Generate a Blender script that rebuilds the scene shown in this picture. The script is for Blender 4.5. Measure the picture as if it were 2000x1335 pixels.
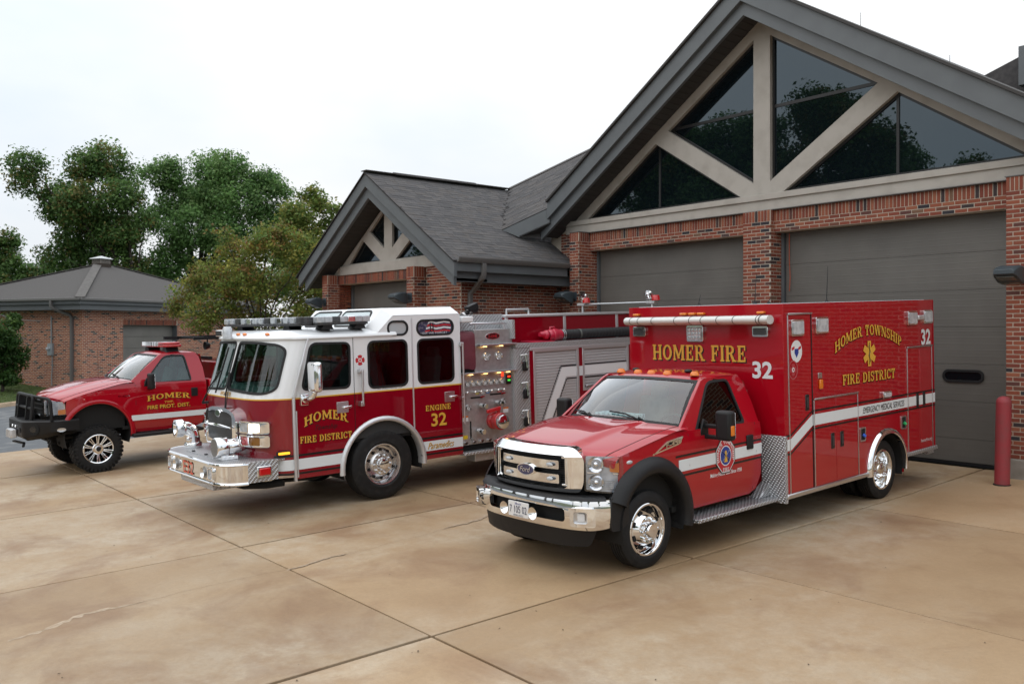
import bpy, bmesh, math, random
import numpy as np
from mathutils import Vector, Matrix, geometry
R = math.radians
random.seed(7)
for o in list(bpy.data.objects): bpy.data.objects.remove(o)
SC = bpy.context.scene
COL = SC.collection

# ------------------------------------------------------------ camera
YAW = math.atan2(2175, 1750)
CAMZ = 2.16
cam = bpy.data.cameras.new('camera'); camo = bpy.data.objects.new('camera', cam); COL.objects.link(camo)
camo.location = (0, 0, CAMZ); camo.rotation_euler = (R(90), 0, YAW)
cam.sensor_width = 36; cam.lens = 31.5; cam.shift_y = -18.5/2000
cam.clip_end = 2000; cam.clip_start = .1
cam.dof.use_dof = True; cam.dof.focus_distance = 10.5; cam.dof.aperture_fstop = 3.2
SC.camera = camo

# ------------------------------------------------------------ sky and sun (bright overcast)
SUN_EL, SUN_AZ = 58, 200       # azimuth clockwise from +Y
w = bpy.data.worlds.new('World'); SC.world = w; w.use_nodes = True
nt = w.node_tree; nd = nt.nodes; lk = nt.links
for n in list(nd): nd.remove(n)
out = nd.new('ShaderNodeOutputWorld'); bg1 = nd.new('ShaderNodeBackground'); bg2 = nd.new('ShaderNodeBackground')
mix = nd.new('ShaderNodeMixShader'); sky = nd.new('ShaderNodeTexSky'); sky.sky_type = 'NISHITA'; sky.sun_disc = False
sky.sun_elevation = R(SUN_EL); sky.sun_rotation = R(SUN_AZ); sky.air_density = 1.2; sky.dust_density = 4; sky.ozone_density = 1
bg1.inputs['Strength'].default_value = .1
lk.new(sky.outputs[0], bg1.inputs['Color'])
tc = nd.new('ShaderNodeTexCoord'); mp = nd.new('ShaderNodeMapping'); mp.inputs['Scale'].default_value = (1, 1, 2.2)
lk.new(tc.outputs['Generated'], mp.inputs['Vector'])
nz = nd.new('ShaderNodeTexNoise'); nz.inputs['Scale'].default_value = 1.7; nz.inputs['Detail'].default_value = 5; nz.inputs['Roughness'].default_value = .5
lk.new(mp.outputs[0], nz.inputs['Vector'])
cr = nd.new('ShaderNodeValToRGB'); e = cr.color_ramp.elements
e[0].position = .33; e[0].color = (.74, .83, .93, 1); e[1].position = .62; e[1].color = (1.0, 1.0, 1.0, 1)
lk.new(nz.outputs['Fac'], cr.inputs[0])
lk.new(cr.outputs[0], bg2.inputs['Color'])
# overcast luminance rises from horizon to zenith
sx = nd.new('ShaderNodeSeparateXYZ'); lk.new(tc.outputs['Generated'], sx.inputs[0])
mr = nd.new('ShaderNodeMapRange'); mr.inputs[1].default_value = 0; mr.inputs[2].default_value = 1; mr.inputs[3].default_value = .94; mr.inputs[4].default_value = 1.7; lk.new(sx.outputs['Z'], mr.inputs[0]); lk.new(mr.outputs[0], bg2.inputs['Strength'])
mix.inputs[0].default_value = .9
lk.new(bg1.outputs[0], mix.inputs[1]); lk.new(bg2.outputs[0], mix.inputs[2]); lk.new(mix.outputs[0], out.inputs[0])
sl = bpy.data.lights.new('sun', 'SUN'); so = bpy.data.objects.new('sun', sl); COL.objects.link(so)
sl.energy = .75; sl.angle = R(110); sl.color = (1, .97, .93)
_d = Vector((math.sin(R(SUN_AZ))*math.cos(R(SUN_EL)), math.cos(R(SUN_AZ))*math.cos(R(SUN_EL)), math.sin(R(SUN_EL))))
so.rotation_euler = _d.to_track_quat('Z', 'Y').to_euler(); so.location = (0, 0, 30)
vs = SC.view_settings; vs.view_transform = 'Standard'; vs.look = 'None'; vs.gamma = 1; vs.exposure = .07; vs.use_curve_mapping = False
SC.cycles.max_bounces = 8; SC.cycles.transparent_max_bounces = 12; SC.cycles.caustics_reflective = False; SC.cycles.caustics_refractive = False

# ------------------------------------------------------------ helpers
def proj(p):
    c, s = math.cos(YAW), math.sin(YAW)
    la = p[0]*c + p[1]*s; d = -p[0]*s + p[1]*c
    if d < .1: return (-9e3, -9e3, .1)
    return (1000+1750*la/d, 649-1750*(p[2]-CAMZ)/d, d)
def ray(px, py):
    c, s = math.cos(YAW), math.sin(YAW); la = (px-1000)/1750
    return Vector((la*c-s, la*s+c, (649-py)/1750))
def hitp(px, py, P, N):
    d = ray(px, py); N = Vector(N); C = Vector((0, 0, CAMZ)); t = (Vector(P)-C).dot(N)/d.dot(N); return C+d*t
def zg(X, Y):
    if Y >= 14.6: z = 0.
    elif Y > 12.2: z = -.13*(14.6-Y)/2.4
    else: z = -.13-.036*(12.2-Y)
    if X < -8: z += .006*(X+8)*min(max((14.6-Y)/10, 0), 1.3)
    return z

def tag(o, label=None, cat=None, group=None, kind=None):
    if label: o['label'] = label
    if cat: o['category'] = cat
    if group: o['group'] = group
    if kind: o['kind'] = kind
    return o
def empty(name, loc=(0, 0, 0), rot=(0, 0, 0), parent=None):
    o = bpy.data.objects.new(name, None); COL.objects.link(o); o.location = loc; o.rotation_euler = rot
    o.empty_display_size = .2
    if parent: o.parent = parent
    return o
def mobj(name, me, mat=None, parent=None):
    o = bpy.data.objects.new(name, me); COL.objects.link(o)
    if mat is not None and not me.materials:
        for m in (mat if isinstance(mat, (list, tuple)) else [mat]): me.materials.append(m)
    if parent: o.parent = parent
    return o
def copy_tree(o, parent=None):
    c = o.copy(); COL.objects.link(c)
    if parent: c.parent = parent
    for ch in o.children: copy_tree(ch, c)
    return c

class MB:
    def __init__(s): s.v = []; s.f = []; s.mi = []; s.m = 0; s.col = None
    def add(s, vs, fs):
        b = len(s.v); s.v += [tuple(p) for p in vs]; s.f += [tuple(i+b for i in f) for f in fs]; s.mi += [s.m]*len(fs); return s
    def box(s, x0, x1, y0, y1, z0, z1):
        return s.add([(x0,y0,z0),(x1,y0,z0),(x1,y1,z0),(x0,y1,z0),(x0,y0,z1),(x1,y0,z1),(x1,y1,z1),(x0,y1,z1)],
              [(3,2,1,0),(4,5,6,7),(0,1,5,4),(1,2,6,5),(2,3,7,6),(3,0,4,7)])
    def obox(s, c, sz, M=None):
        x, y, z = [q/2 for q in sz]; M = M or Matrix.Identity(3)
        P = [Vector(c)+M@Vector(q) for q in [(-x,-y,-z),(x,-y,-z),(x,y,-z),(-x,y,-z),(-x,-y,z),(x,-y,z),(x,y,z),(-x,y,z)]]
        return s.add(P, [(3,2,1,0),(4,5,6,7),(0,1,5,4),(1,2,6,5),(2,3,7,6),(3,0,4,7)])
    def beam(s, p0, p1, wd, ht, up=(0, 0, 1)):
        p0, p1 = Vector(p0), Vector(p1); d = p1-p0; L = d.length; d.normalize()
        sd = d.cross(Vector(up)); sd.normalize(); u = sd.cross(d)
        return s.obox((p0+p1)/2, (wd, L, ht), Matrix((sd, d, u)).transposed())
    def prism(s, poly, axis, a, b):
        n = len(poly)
        def P(q, t):
            return (t, q[0], q[1]) if axis == 0 else (q[0], t, q[1]) if axis == 1 else (q[0], q[1], t)
        fs = [tuple(range(n))[::-1], tuple(range(n, 2*n))]+[(i, (i+1) % n, n+(i+1) % n, n+i) for i in range(n)]
        return s.add([P(q, a) for q in poly]+[P(q, b) for q in poly], fs)
    def cyl(s, p0, p1, r0, r1=None, n=16, caps=True):
        r1 = r0 if r1 is None else r1
        p0, p1 = Vector(p0), Vector(p1); d = (p1-p0).normalized()
        a = d.orthogonal().normalized(); b = d.cross(a)
        vs = [p+(a*math.cos(2*math.pi*i/n)+b*math.sin(2*math.pi*i/n))*r for p, r in ((p0, r0), (p1, r1)) for i in range(n)]
        fs = [(i, (i+1) % n, n+(i+1) % n, n+i) for i in range(n)]
        if caps: fs += [tuple(range(n))[::-1], tuple(range(n, 2*n))]
        return s.add(vs, fs)
    def tube(s, pts, r, n=8, caps=True, close=False):
        pts = [Vector(p) for p in pts]; N = len(pts); rs = r if isinstance(r, (list, tuple)) else [r]*N
        t0 = (pts[1]-pts[0]).normalized(); a = t0.orthogonal().normalized(); vs = []
        for i, p in enumerate(pts):
            t = (pts[min(i+1, N-1)]-pts[max(i-1, 0)]).normalized() if not close else (pts[(i+1) % N]-pts[i-1]).normalized()
            a = (a-t*a.dot(t)); a = a.normalized() if a.length > 1e-6 else t.orthogonal().normalized()
            b = t.cross(a)
            vs += [p+(a*math.cos(2*math.pi*k/n)+b*math.sin(2*math.pi*k/n))*rs[i] for k in range(n)]
        fs = []
        for i in range(N if close else N-1):
            j = (i+1) % N
            fs += [(i*n+k, i*n+(k+1) % n, j*n+(k+1) % n, j*n+k) for k in range(n)]
        if caps and not close: fs += [tuple(range(n))[::-1], tuple(range((N-1)*n, N*n))]
        return s.add(vs, fs)
    def lathe(s, prof, n=32, o=(0, 0, 0), axis=0, caps=False, sgn=1):
        # prof: (radius, height along axis)
        o = Vector(o); A = Vector([1 if i == axis else 0 for i in range(3)])*sgn; a = Vector([1 if i == (axis+1) % 3 else 0 for i in range(3)]); b = A.cross(a)
        vs = [o+A*h+(a*math.cos(2*math.pi*k/n)+b*math.sin(2*math.pi*k/n))*r for r, h in prof for k in range(n)]
        fs = [(i*n+k, i*n+(k+1) % n, (i+1)*n+(k+1) % n, (i+1)*n+k) for i in range(len(prof)-1) for k in range(n)]
        if caps: fs += [tuple(range(n))[::-1], tuple(range((len(prof)-1)*n, len(prof)*n))]
        return s.add(vs, fs)
    def loft(s, rows, close=False, caps=False):
        n = len(rows[0]); vs = [p for r in rows for p in r]; m = n if close else n-1
        fs = [(i*n+k, i*n+(k+1) % n, (i+1)*n+(k+1) % n, (i+1)*n+k) for i in range(len(rows)-1) for k in range(m)]
        if caps: fs += [tuple(range(n))[::-1], tuple(range((len(rows)-1)*n, len(rows)*n))]
        return s.add(vs, fs)
    def sphere(s, c, r, n=12, m=8, sc=(1, 1, 1)):
        rows = []
        for i in range(m+1):
            t = math.pi*i/m
            rows.append([(c[0]+r*sc[0]*math.sin(t)*math.cos(2*math.pi*k/n), c[1]+r*sc[1]*math.sin(t)*math.sin(2*math.pi*k/n), c[2]-r*sc[2]*math.cos(t)) for k in range(n)])
        return s.loft(rows, close=True)
    def build(s, name, mat, parent=None, smooth=35, bevel=0, seg=2, sub=0, loc=None, fix=True):
        me = bpy.data.meshes.new(name); me.from_pydata(s.v, [], s.f); me.validate()
        for m in (mat if isinstance(mat, (list, tuple)) else [mat]): me.materials.append(m)
        if isinstance(mat, (list, tuple)) and len(me.polygons) == len(s.mi): me.polygons.foreach_set('material_index', s.mi)
        if fix:
            bm = bmesh.new(); bm.from_mesh(me); bmesh.ops.remove_doubles(bm, verts=bm.verts, dist=1e-5)
            bmesh.ops.recalc_face_normals(bm, faces=bm.faces); bm.to_mesh(me); bm.free()
        o = bpy.data.objects.new(name, me); COL.objects.link(o)
        if parent: o.parent = parent
        if loc: o.location = loc
        if sub:
            sm = o.modifiers.new('sub', 'SUBSURF'); sm.levels = sub; sm.render_levels = sub
        if bevel:
            bv = o.modifiers.new('bev', 'BEVEL'); bv.width = bevel; bv.segments = seg; bv.limit_method = 'ANGLE'; bv.angle_limit = R(35)
        if smooth:
            me.polygons.foreach_set('use_smooth', [True]*len(me.polygons)); me.set_sharp_from_angle(angle=R(smooth if not sub else 60))
        return o

def apply_bool(o, cutters):
    """cut closed meshes (MB) out of o, baked into its mesh"""
    tmp = []
    for c in cutters:
        co = c.build('cutter', bpy.data.materials[0] if bpy.data.materials else None, smooth=0); co.matrix_world = o.matrix_world; tmp.append(co)
        md = o.modifiers.new('cut', 'BOOLEAN'); md.operation = 'DIFFERENCE'; md.object = co; md.solver = 'EXACT'
    bpy.context.view_layer.update()
    ev = o.evaluated_get(bpy.context.evaluated_depsgraph_get()); me = bpy.data.meshes.new_from_object(ev)
    for m in list(o.modifiers): o.modifiers.remove(m)
    o.data = me
    for c in tmp: bpy.data.objects.remove(c)
    return o

def rrect(x0, x1, y0, y1, r, n=5):
    """rounded rectangle outline"""
    P = []
    rr = r if isinstance(r, (list, tuple)) else [r]*4
    for (cx, cy, a0, q) in ((x1, y1, 0, rr[0]), (x0, y1, 90, rr[1]), (x0, y0, 180, rr[2]), (x1, y0, 270, rr[3])):
        sx = cx-q if cx == x1 else cx+q; sy = cy-q if cy == y1 else cy+q
        for i in range(n+1):
            a = R(a0+90*i/n); P.append((sx+q*math.cos(a), sy+q*math.sin(a)))
    return P
def rpoly(pts, r, n=4):
    """polygon with rounded corners"""
    P = []; N = len(pts); rr = r if isinstance(r, (list, tuple)) else [r]*N
    for i in range(N):
        p = Vector(pts[i]); a = Vector(pts[i-1])-p; b = Vector(pts[(i+1) % N])-p
        q = min(rr[i], a.length*.45, b.length*.45)
        if q < 1e-4: P.append(tuple(p)); continue
        a = p+a.normalized()*q; b = p+b.normalized()*q
        for k in range(n+1):
            t = k/n; P.append(tuple(a*(1-t)**2+p*2*t*(1-t)+b*t*t))
    return P
def panel(mb, outer, holes, mapf, th, cuts=()):
    """flat panel with holes; mapf(u,v,t) -> xyz, t 0 outside..th inside; cuts: (axis, value) extra edges for bending"""
    bm = bmesh.new(); loops = [outer]+list(holes)
    tris = geometry.tessellate_polygon([[Vector((p[0], p[1], 0)) for p in l] for l in loops])
    vs = [bm.verts.new((p[0], p[1], 0)) for l in loops for p in l]
    for t in tris:
        try: bm.faces.new([vs[i] for i in t])
        except ValueError: pass
    for ax, val in cuts:
        n = (1, 0, 0) if ax == 0 else (0, 1, 0); c = (val, 0, 0) if ax == 0 else (0, val, 0)
        bmesh.ops.bisect_plane(bm, geom=bm.verts[:]+bm.edges[:]+bm.faces[:], plane_co=c, plane_no=n, dist=1e-5)
    bm.verts.index_update(); n = len(bm.verts)
    V = [v.co.copy() for v in bm.verts]; F = [tuple(v.index for v in f.verts) for f in bm.faces]
    E = [tuple(v.index for v in ed.verts) for ed in bm.edges if ed.is_boundary]
    bm.free()
    if th:
        mb.add([mapf(v.x, v.y, 0) for v in V]+[mapf(v.x, v.y, th) for v in V], F+[tuple(i+n for i in f[::-1]) for f in F]+[(a, b, b+n, a+n) for a, b in E])
    else: mb.add([mapf(v.x, v.y, 0) for v in V], F)
    return mb

# ------------------------------------------------------------ materials
MT = {}
def mat(name, base=(.5, .5, .5), rough=.5, metal=0., coat=0., spec=.5, noise=None, bump=None, emit=None, rvar=0, coatr=.03):
    """principled; noise=(scale, colour2, lo, hi, detail); bump=(scale, strength, distance)"""
    m = bpy.data.materials.new(name); m.use_nodes = True; t = m.node_tree; n = t.nodes; b = n['Principled BSDF']
    b.inputs['Base Color'].default_value = (*base, 1); b.inputs['Roughness'].default_value = rough; b.inputs['Metallic'].default_value = metal
    b.inputs['Coat Weight'].default_value = coat; b.inputs['Coat IOR'].default_value = 1.6; b.inputs['Coat Roughness'].default_value = coatr; b.inputs['Specular IOR Level'].default_value = spec
    co = None
    def TC():
        nonlocal co
        if co is None: co = n.new('ShaderNodeTexCoord')
        return co.outputs['Object']
    if noise:
        sc, c2, lo, hi, det = noise
        q = n.new('ShaderNodeTexNoise'); q.inputs['Scale'].default_value = sc; q.inputs['Detail'].default_value = det; t.links.new(TC(), q.inputs['Vector'])
        r = n.new('ShaderNodeValToRGB'); r.color_ramp.elements[0].position = lo; r.color_ramp.elements[1].position = hi
        r.color_ramp.elements[0].color = (*base, 1); r.color_ramp.elements[1].color = (*c2, 1)
        t.links.new(q.outputs['Fac'], r.inputs[0]); t.links.new(r.outputs[0], b.inputs['Base Color'])
    if rvar:
        q = n.new('ShaderNodeTexNoise'); q.inputs['Scale'].default_value = 6; q.inputs['Detail'].default_value = 4; t.links.new(TC(), q.inputs['Vector'])
        mr = n.new('ShaderNodeMapRange'); mr.inputs[3].default_value = max(rough-rvar, .01); mr.inputs[4].default_value = rough+rvar
        t.links.new(q.outputs['Fac'], mr.inputs[0]); t.links.new(mr.outputs[0], b.inputs['Roughness'])
    if bump:
        q = n.new('ShaderNodeTexNoise'); q.inputs['Scale'].default_value = bump[0]; q.inputs['Detail'].default_value = 4; t.links.new(TC(), q.inputs['Vector'])
        bp = n.new('ShaderNodeBump'); bp.inputs['Strength'].default_value = bump[1]; bp.inputs['Distance'].default_value = bump[2]
        t.links.new(q.outputs['Fac'], bp.inputs['Height']); t.links.new(bp.outputs[0], b.inputs['Normal'])
    if emit:
        b.inputs['Emission Color'].default_value = (*emit[0], 1); b.inputs['Emission Strength'].default_value = emit[1]
    MT[name] = m; return m
def glassmat(name, tint, refl=1.0, rough=.0, k=1.7):
    m = bpy.data.materials.new(name); m.use_nodes = True; t = m.node_tree; n = t.nodes
    for x in list(n): n.remove(x)
    o = n.new('ShaderNodeOutputMaterial'); tr = n.new('ShaderNodeBsdfTransparent'); gl = n.new('ShaderNodeBsdfGlossy'); mx = n.new('ShaderNodeMixShader'); ge = n.new('ShaderNodeNewGeometry')
    tr.inputs[0].default_value = (*tint, 1); gl.inputs['Roughness'].default_value = rough; gl.inputs['Color'].default_value = (refl, refl, refl, 1)
    dp = n.new('ShaderNodeVectorMath'); dp.operation = 'DOT_PRODUCT'; t.links.new(ge.outputs['Incoming'], dp.inputs[0]); t.links.new(ge.outputs['Normal'], dp.inputs[1])
    def mth(op, a, b=None):
        q = n.new('ShaderNodeMath'); q.operation = op; q.use_clamp = True
        for i, x in enumerate((a, b)):
            if isinstance(x, (int, float)): q.inputs[i].default_value = x
            elif x is not None: t.links.new(x, q.inputs[i])
        return q.outputs[0]
    ab = n.new('ShaderNodeMath'); ab.operation = 'ABSOLUTE'; t.links.new(dp.outputs['Value'], ab.inputs[0])
    f = mth('POWER', mth('SUBTRACT', 1., ab.outputs[0]), 5.); f = mth('MULTIPLY', mth('ADD', mth('MULTIPLY', f, .96), .04), k)   # Schlick reflectance of a glass sheet
    t.links.new(f, mx.inputs[0]); t.links.new(tr.outputs[0], mx.inputs[1]); t.links.new(gl.outputs[0], mx.inputs[2]); t.links.new(mx.outputs[0], o.inputs[0])
    MT[name] = m; return m
def attrmat(name, rough=.85, bump=None, spec=.3, var=(60, .75, 1.15)):
    """colour from face-corner attribute 'bc' with fine grain"""
    m = mat(name, rough=rough, bump=bump, spec=spec); t = m.node_tree; n = t.nodes; b = n['Principled BSDF']
    at = n.new('ShaderNodeVertexColor'); at.layer_name = 'bc'
    co = n.new('ShaderNodeTexCoord'); q = n.new('ShaderNodeTexNoise'); q.inputs['Scale'].default_value = var[0]; q.inputs['Detail'].default_value = 3
    t.links.new(co.outputs['Object'], q.inputs['Vector'])
    mr = n.new('ShaderNodeMapRange'); mr.inputs[3].default_value = var[1]; mr.inputs[4].default_value = var[2]; t.links.new(q.outputs['Fac'], mr.inputs[0])
    mx = n.new('ShaderNodeMix'); mx.data_type = 'RGBA'; mx.blend_type = 'MULTIPLY'; mx.inputs[0].default_value = 1
    t.links.new(at.outputs[0], mx.inputs[6]); t.links.new(mr.outputs[0], mx.inputs[7]); t.links.new(mx.outputs[2], b.inputs['Base Color'])
    return m
def diamond(name, base=(.62, .63, .65)):
    """aluminium tread plate: crossed raised bars"""
    m = mat(name, base=base, rough=.36, metal=.75); t = m.node_tree; n = t.nodes; b = n['Principled BSDF']
    co = n.new('ShaderNodeTexCoord'); sp = n.new('ShaderNodeSeparateXYZ'); t.links.new(co.outputs['Object'], sp.inputs[0])
    def mth(op, a, bb=None):
        k = n.new('ShaderNodeMath'); k.operation = op
        for i, q in enumerate((a, bb)):
            if q is None: continue
            if isinstance(q, (int, float)): k.inputs[i].default_value = q
            else: t.links.new(q, k.inputs[i])
        return k.outputs[0]
    s = mth('ADD', sp.outputs[0], sp.outputs[1]); s2 = mth('SUBTRACT', sp.outputs[2], mth('MULTIPLY', sp.outputs[0], .5))
    u = mth('ADD', s, s2); v = mth('SUBTRACT', s, s2); K = 95.
    a = mth('MULTIPLY', mth('SINE', mth('MULTIPLY', u, K)), mth('SINE', mth('MULTIPLY', v, K*.5)))
    h = mth('POWER', mth('ABSOLUTE', a), 2.)
    bp = n.new('ShaderNodeBump'); bp.inputs['Strength'].default_value = 1.; bp.inputs['Distance'].default_value = .012
    t.links.new(h, bp.inputs['Height']); t.links.new(bp.outputs[0], b.inputs['Normal'])
    r = n.new('ShaderNodeValToRGB'); r.color_ramp.elements[0].position = .15; r.color_ramp.elements[1].position = .55; r.color_ramp.elements[0].color = (*[c*.74 for c in base], 1); r.color_ramp.elements[1].color = (*[min(1, c*1.2) for c in base], 1)
    t.links.new(h, r.inputs[0]); t.links.new(r.outputs[0], b.inputs['Base Color'])
    return m

RED = mat('red_paint', (.385, .0015, .011), .35, 0, 1., .12, noise=(.9, (.36, .0015, .010), .35, .65, 2))
REDE = mat('dark_red_paint', (.235, .001, .010), .35, 0, 1., .12)
WHITE = mat('white_paint', (.80, .82, .84), .3, 0, .8)
STRIPE = mat('white_stripe', (.72, .76, .78), .35)
GOLD = mat('gold_leaf', (.80, .47, .07), .4, 0, noise=(300, (.64, .34, .035), .4, .6, 2))
BLACKV = mat('black_vinyl', (.008, .008, .009), .35)
CHROME = mat('chrome', (.86, .87, .88), .05, 1., rvar=.03)
STEEL = mat('brushed_steel', (.50, .495, .49), .46, .7, noise=(20, (.40, .395, .39), .3, .7, 3), rvar=.1)
ALU = mat('aluminium', (.66, .67, .69), .34, 1.)
WHEELA = mat('machined_wheel', (.70, .70, .71), .22, .92, rvar=.05)
SATIN = mat('satin_trim', (.70, .71, .73), .42, .7)
DPLATE = diamond('tread_plate')
PLAST = mat('black_plastic', (.010, .010, .011), .5, 0, 0, .35, bump=(400, .2, .001), rvar=.12)
PLASTG = mat('grey_black_plastic', (.035, .036, .038), .5, rvar=.12)
RUBBER = mat('tyre_rubber', (.010, .010, .0105), .68, 0, 0, .35, bump=(160, .25, .002), noise=(14, (.022, .021, .020), .5, .8, 4))
DARK = mat('dark_underbody', (.008, .008, .008), .9)
SEAL = mat('window_seal', (.006, .006, .007), .6)
GLASS = glassmat('windscreen_glass', (.70, .83, .81), k=2.9)
GLASSD = glassmat('tinted_glass', (.30, .34, .34), k=1.0)
GLASSX = glassmat('crew_window_glass', (.42, .48, .48), k=.75)
GLASSS = glassmat('cab_side_glass', (.12, .16, .16), k=1.3)
GLASSE = glassmat('engine_windscreen', (.55, .68, .66), k=1.1)
GLASSR = mat('gable_glass', (.004, .007, .009), .01, 0, 0, .85, bump=(.8, .04, .02)); GLASSR.node_tree.nodes['Principled BSDF'].inputs['Specular Tint'].default_value = (.70, .87, 1, 1)
LENSC = glassmat('clear_lens', (.93, .94, .96), k=1.2)
AMBER = mat('amber_lens', (.75, .20, .01), .15, 0, .5)
REDL = mat('red_lens', (.55, .01, .012), .12, 0, .6)
LENSW = mat('white_lens', (.58, .61, .64), .16, .1, .7, noise=(14, (.44, .47, .50), .4, .6, 2))
INTER = mat('grey_interior', (.26, .29, .285), .8, noise=(8, (.20, .225, .22), .4, .6, 2))
INTERD = mat('dark_interior', (.03, .032, .033), .8)
STUCCO = mat('stucco', (.425, .395, .355), .9, bump=(120, .35, .004), noise=(3.5, (.345, .317, .28), .45, .8, 5))
FASCIA = mat('grey_fascia', (.125, .137, .145), .5, noise=(2.0, (.108, .118, .126), .4, .7, 4))
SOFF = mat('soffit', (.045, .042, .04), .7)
DOORM = mat('door_bronze', (.112, .104, .095), .5, noise=(1.3, (.098, .091, .083), .4, .65, 4))
GUTTER = mat('gutter', (.145, .14, .135), .45)
MORTAR = mat('mortar', (.52, .46, .38), .95, bump=(90, .5, .004), noise=(5, (.45, .39, .315), .4, .7, 4))
BRICK = attrmat('brick', .88, bump=(70, .45, .006))
SHING = attrmat('shingle', .92, bump=(220, .6, .004), spec=.2, var=(180, .6, 1.25))
FRAMEM = mat('dark_window_frame', (.012, .011, .011), .4)
PLINTH = mat('concrete_plinth', (.30, .28, .25), .9, bump=(60, .4, .004), noise=(5, (.22, .2, .17), .4, .7, 4))
# ------------------------------------------------------------ ground
def noise_ramp(t, vec, scale, detail, stops, rough=.55, dist=0):
    n = t.nodes; q = n.new('ShaderNodeTexNoise'); q.inputs['Scale'].default_value = scale; q.inputs['Detail'].default_value = detail; q.inputs['Roughness'].default_value = rough; q.inputs['Distortion'].default_value = dist
    t.links.new(vec, q.inputs['Vector']); r = n.new('ShaderNodeValToRGB'); el = r.color_ramp.elements
    while len(el) < len(stops): el.new(.5)
    for k, (p, c) in enumerate(stops): el[k].position = p; el[k].color = (*c, 1) if len(c) == 3 else c
    t.links.new(q.outputs['Fac'], r.inputs[0]); return r.outputs[0]
def mixc(t, f, a, b, mode='MIX'):
    n = t.nodes; x = n.new('ShaderNodeMix'); x.data_type = 'RGBA'; x.blend_type = mode
    if isinstance(f, float): x.inputs[0].default_value = f
    else: t.links.new(f, x.inputs[0])
    for i, q in ((6, a), (7, b)):
        if isinstance(q, tuple): x.inputs[i].default_value = (*q, 1)
        else: t.links.new(q, x.inputs[i])
    return x.outputs[2]
def concrete(name):
    m = mat(name, rough=.72, spec=.35); t = m.node_tree; n = t.nodes; b = n['Principled BSDF']
    ge = n.new('ShaderNodeNewGeometry'); oi = n.new('ShaderNodeObjectInfo'); P = ge.outputs['Position']
    mp = n.new('ShaderNodeMapping'); mp.inputs['Scale'].default_value = (1, .45, 1); t.links.new(P, mp.inputs[0]); PS = mp.outputs[0]
    base = noise_ramp(t, P, .55, 6, [(.28, (.30, .197, .108)), (.5, (.358, .246, .142)), (.72, (.395, .282, .170))])
    pale = mixc(t, 1., noise_ramp(t, PS, .36, 5, [(.45, (0, 0, 0)), (.62, (.95, .95, .95))], .55, .4), noise_ramp(t, P, 3.2, 9, [(.33, (.05, .05, .05)), (.62, (1, 1, 1))], .75), 'MULTIPLY')
    c = mixc(t, pale, base, (.465, .385, .285))
    dk = noise_ramp(t, P, .8, 7, [(.50, (0, 0, 0)), (.68, (.75, .75, .75))], .62, .6)
    c = mixc(t, dk, c, (.25, .15, .083))
    gr = noise_ramp(t, P, 240, 3, [(.3, (.84, .84, .84)), (.7, (1.14, 1.13, 1.12))])
    c = mixc(t, 1., c, gr, 'MULTIPLY')
    mid = noise_ramp(t, P, 22, 7, [(.32, (.93, .93, .93)), (.68, (1.05, 1.05, 1.05))], .7)
    c = mixc(t, 1., c, mid, 'MULTIPLY')
    rv = n.new('ShaderNodeMapRange'); rv.inputs[3].default_value = .9; rv.inputs[4].default_value = 1.13; t.links.new(oi.outputs['Random'], rv.inputs[0])
    c = mixc(t, 1., c, rv.outputs[0], 'MULTIPLY')
    t.links.new(c, b.inputs['Base Color'])
    rr = n.new('ShaderNodeMapRange'); rr.inputs[3].default_value = .38; rr.inputs[4].default_value = .72
    q = n.new('ShaderNodeTexNoise'); q.inputs['Scale'].default_value = 2; q.inputs['Detail'].default_value = 5; t.links.new(P, q.inputs['Vector']); t.links.new(q.outputs['Fac'], rr.inputs[0]); t.links.new(rr.outputs[0], b.inputs['Roughness'])
    q2 = n.new('ShaderNodeTexNoise'); q2.inputs['Scale'].default_value = 130; q2.inputs['Detail'].default_value = 5; t.links.new(P, q2.inputs['Vector'])
    bp = n.new('ShaderNodeBump'); bp.inputs['Strength'].default_value = .25; bp.inputs['Distance'].default_value = .004; t.links.new(q2.outputs['Fac'], bp.inputs['Height']); t.links.new(bp.outputs[0], b.inputs['Normal'])
    return m
CONC = concrete('apron_concrete')
JOINT = mat('joint_filler', (.012, .010, .008), .9)
ASPH = mat('asphalt', (.115, .125, .135), .85, bump=(60, .6, .01), noise=(1.6, (.20, .205, .205), .5, .68, 8))
KERBM = mat('kerb_concrete', (.45, .34, .235), .85, bump=(60, .4, .005), noise=(3, (.34, .255, .17), .4, .7, 5))
SOIL = mat('lawn_soil', (.045, .075, .016), .95, noise=(2.5, (.075, .10, .028), .4, .65, 6), bump=(40, .8, .03))
FIELD = mat('distant_ground', (.05, .075, .025), .95, noise=(.2, (.08, .09, .04), .4, .6, 5))
BARK = mat('bark', (.055, .043, .034), .95, bump=(12, .9, .05), noise=(4, (.03, .024, .02), .4, .6, 5))

o = MB(); rr = [0, 30, 80, 200, 450, 900]; rows = []
for r_ in rr[1:]: rows.append([(-15+r_*math.cos(2*math.pi*k/48), 10+r_*math.sin(2*math.pi*k/48), -.95) for k in range(48)])
o.loft(rows, close=True); o.add(rows[0], [tuple(range(48))])
tag(o.build('ground', FIELD), 'wide grassy ground reaching beyond the station to the trees', kind='structure')

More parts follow.
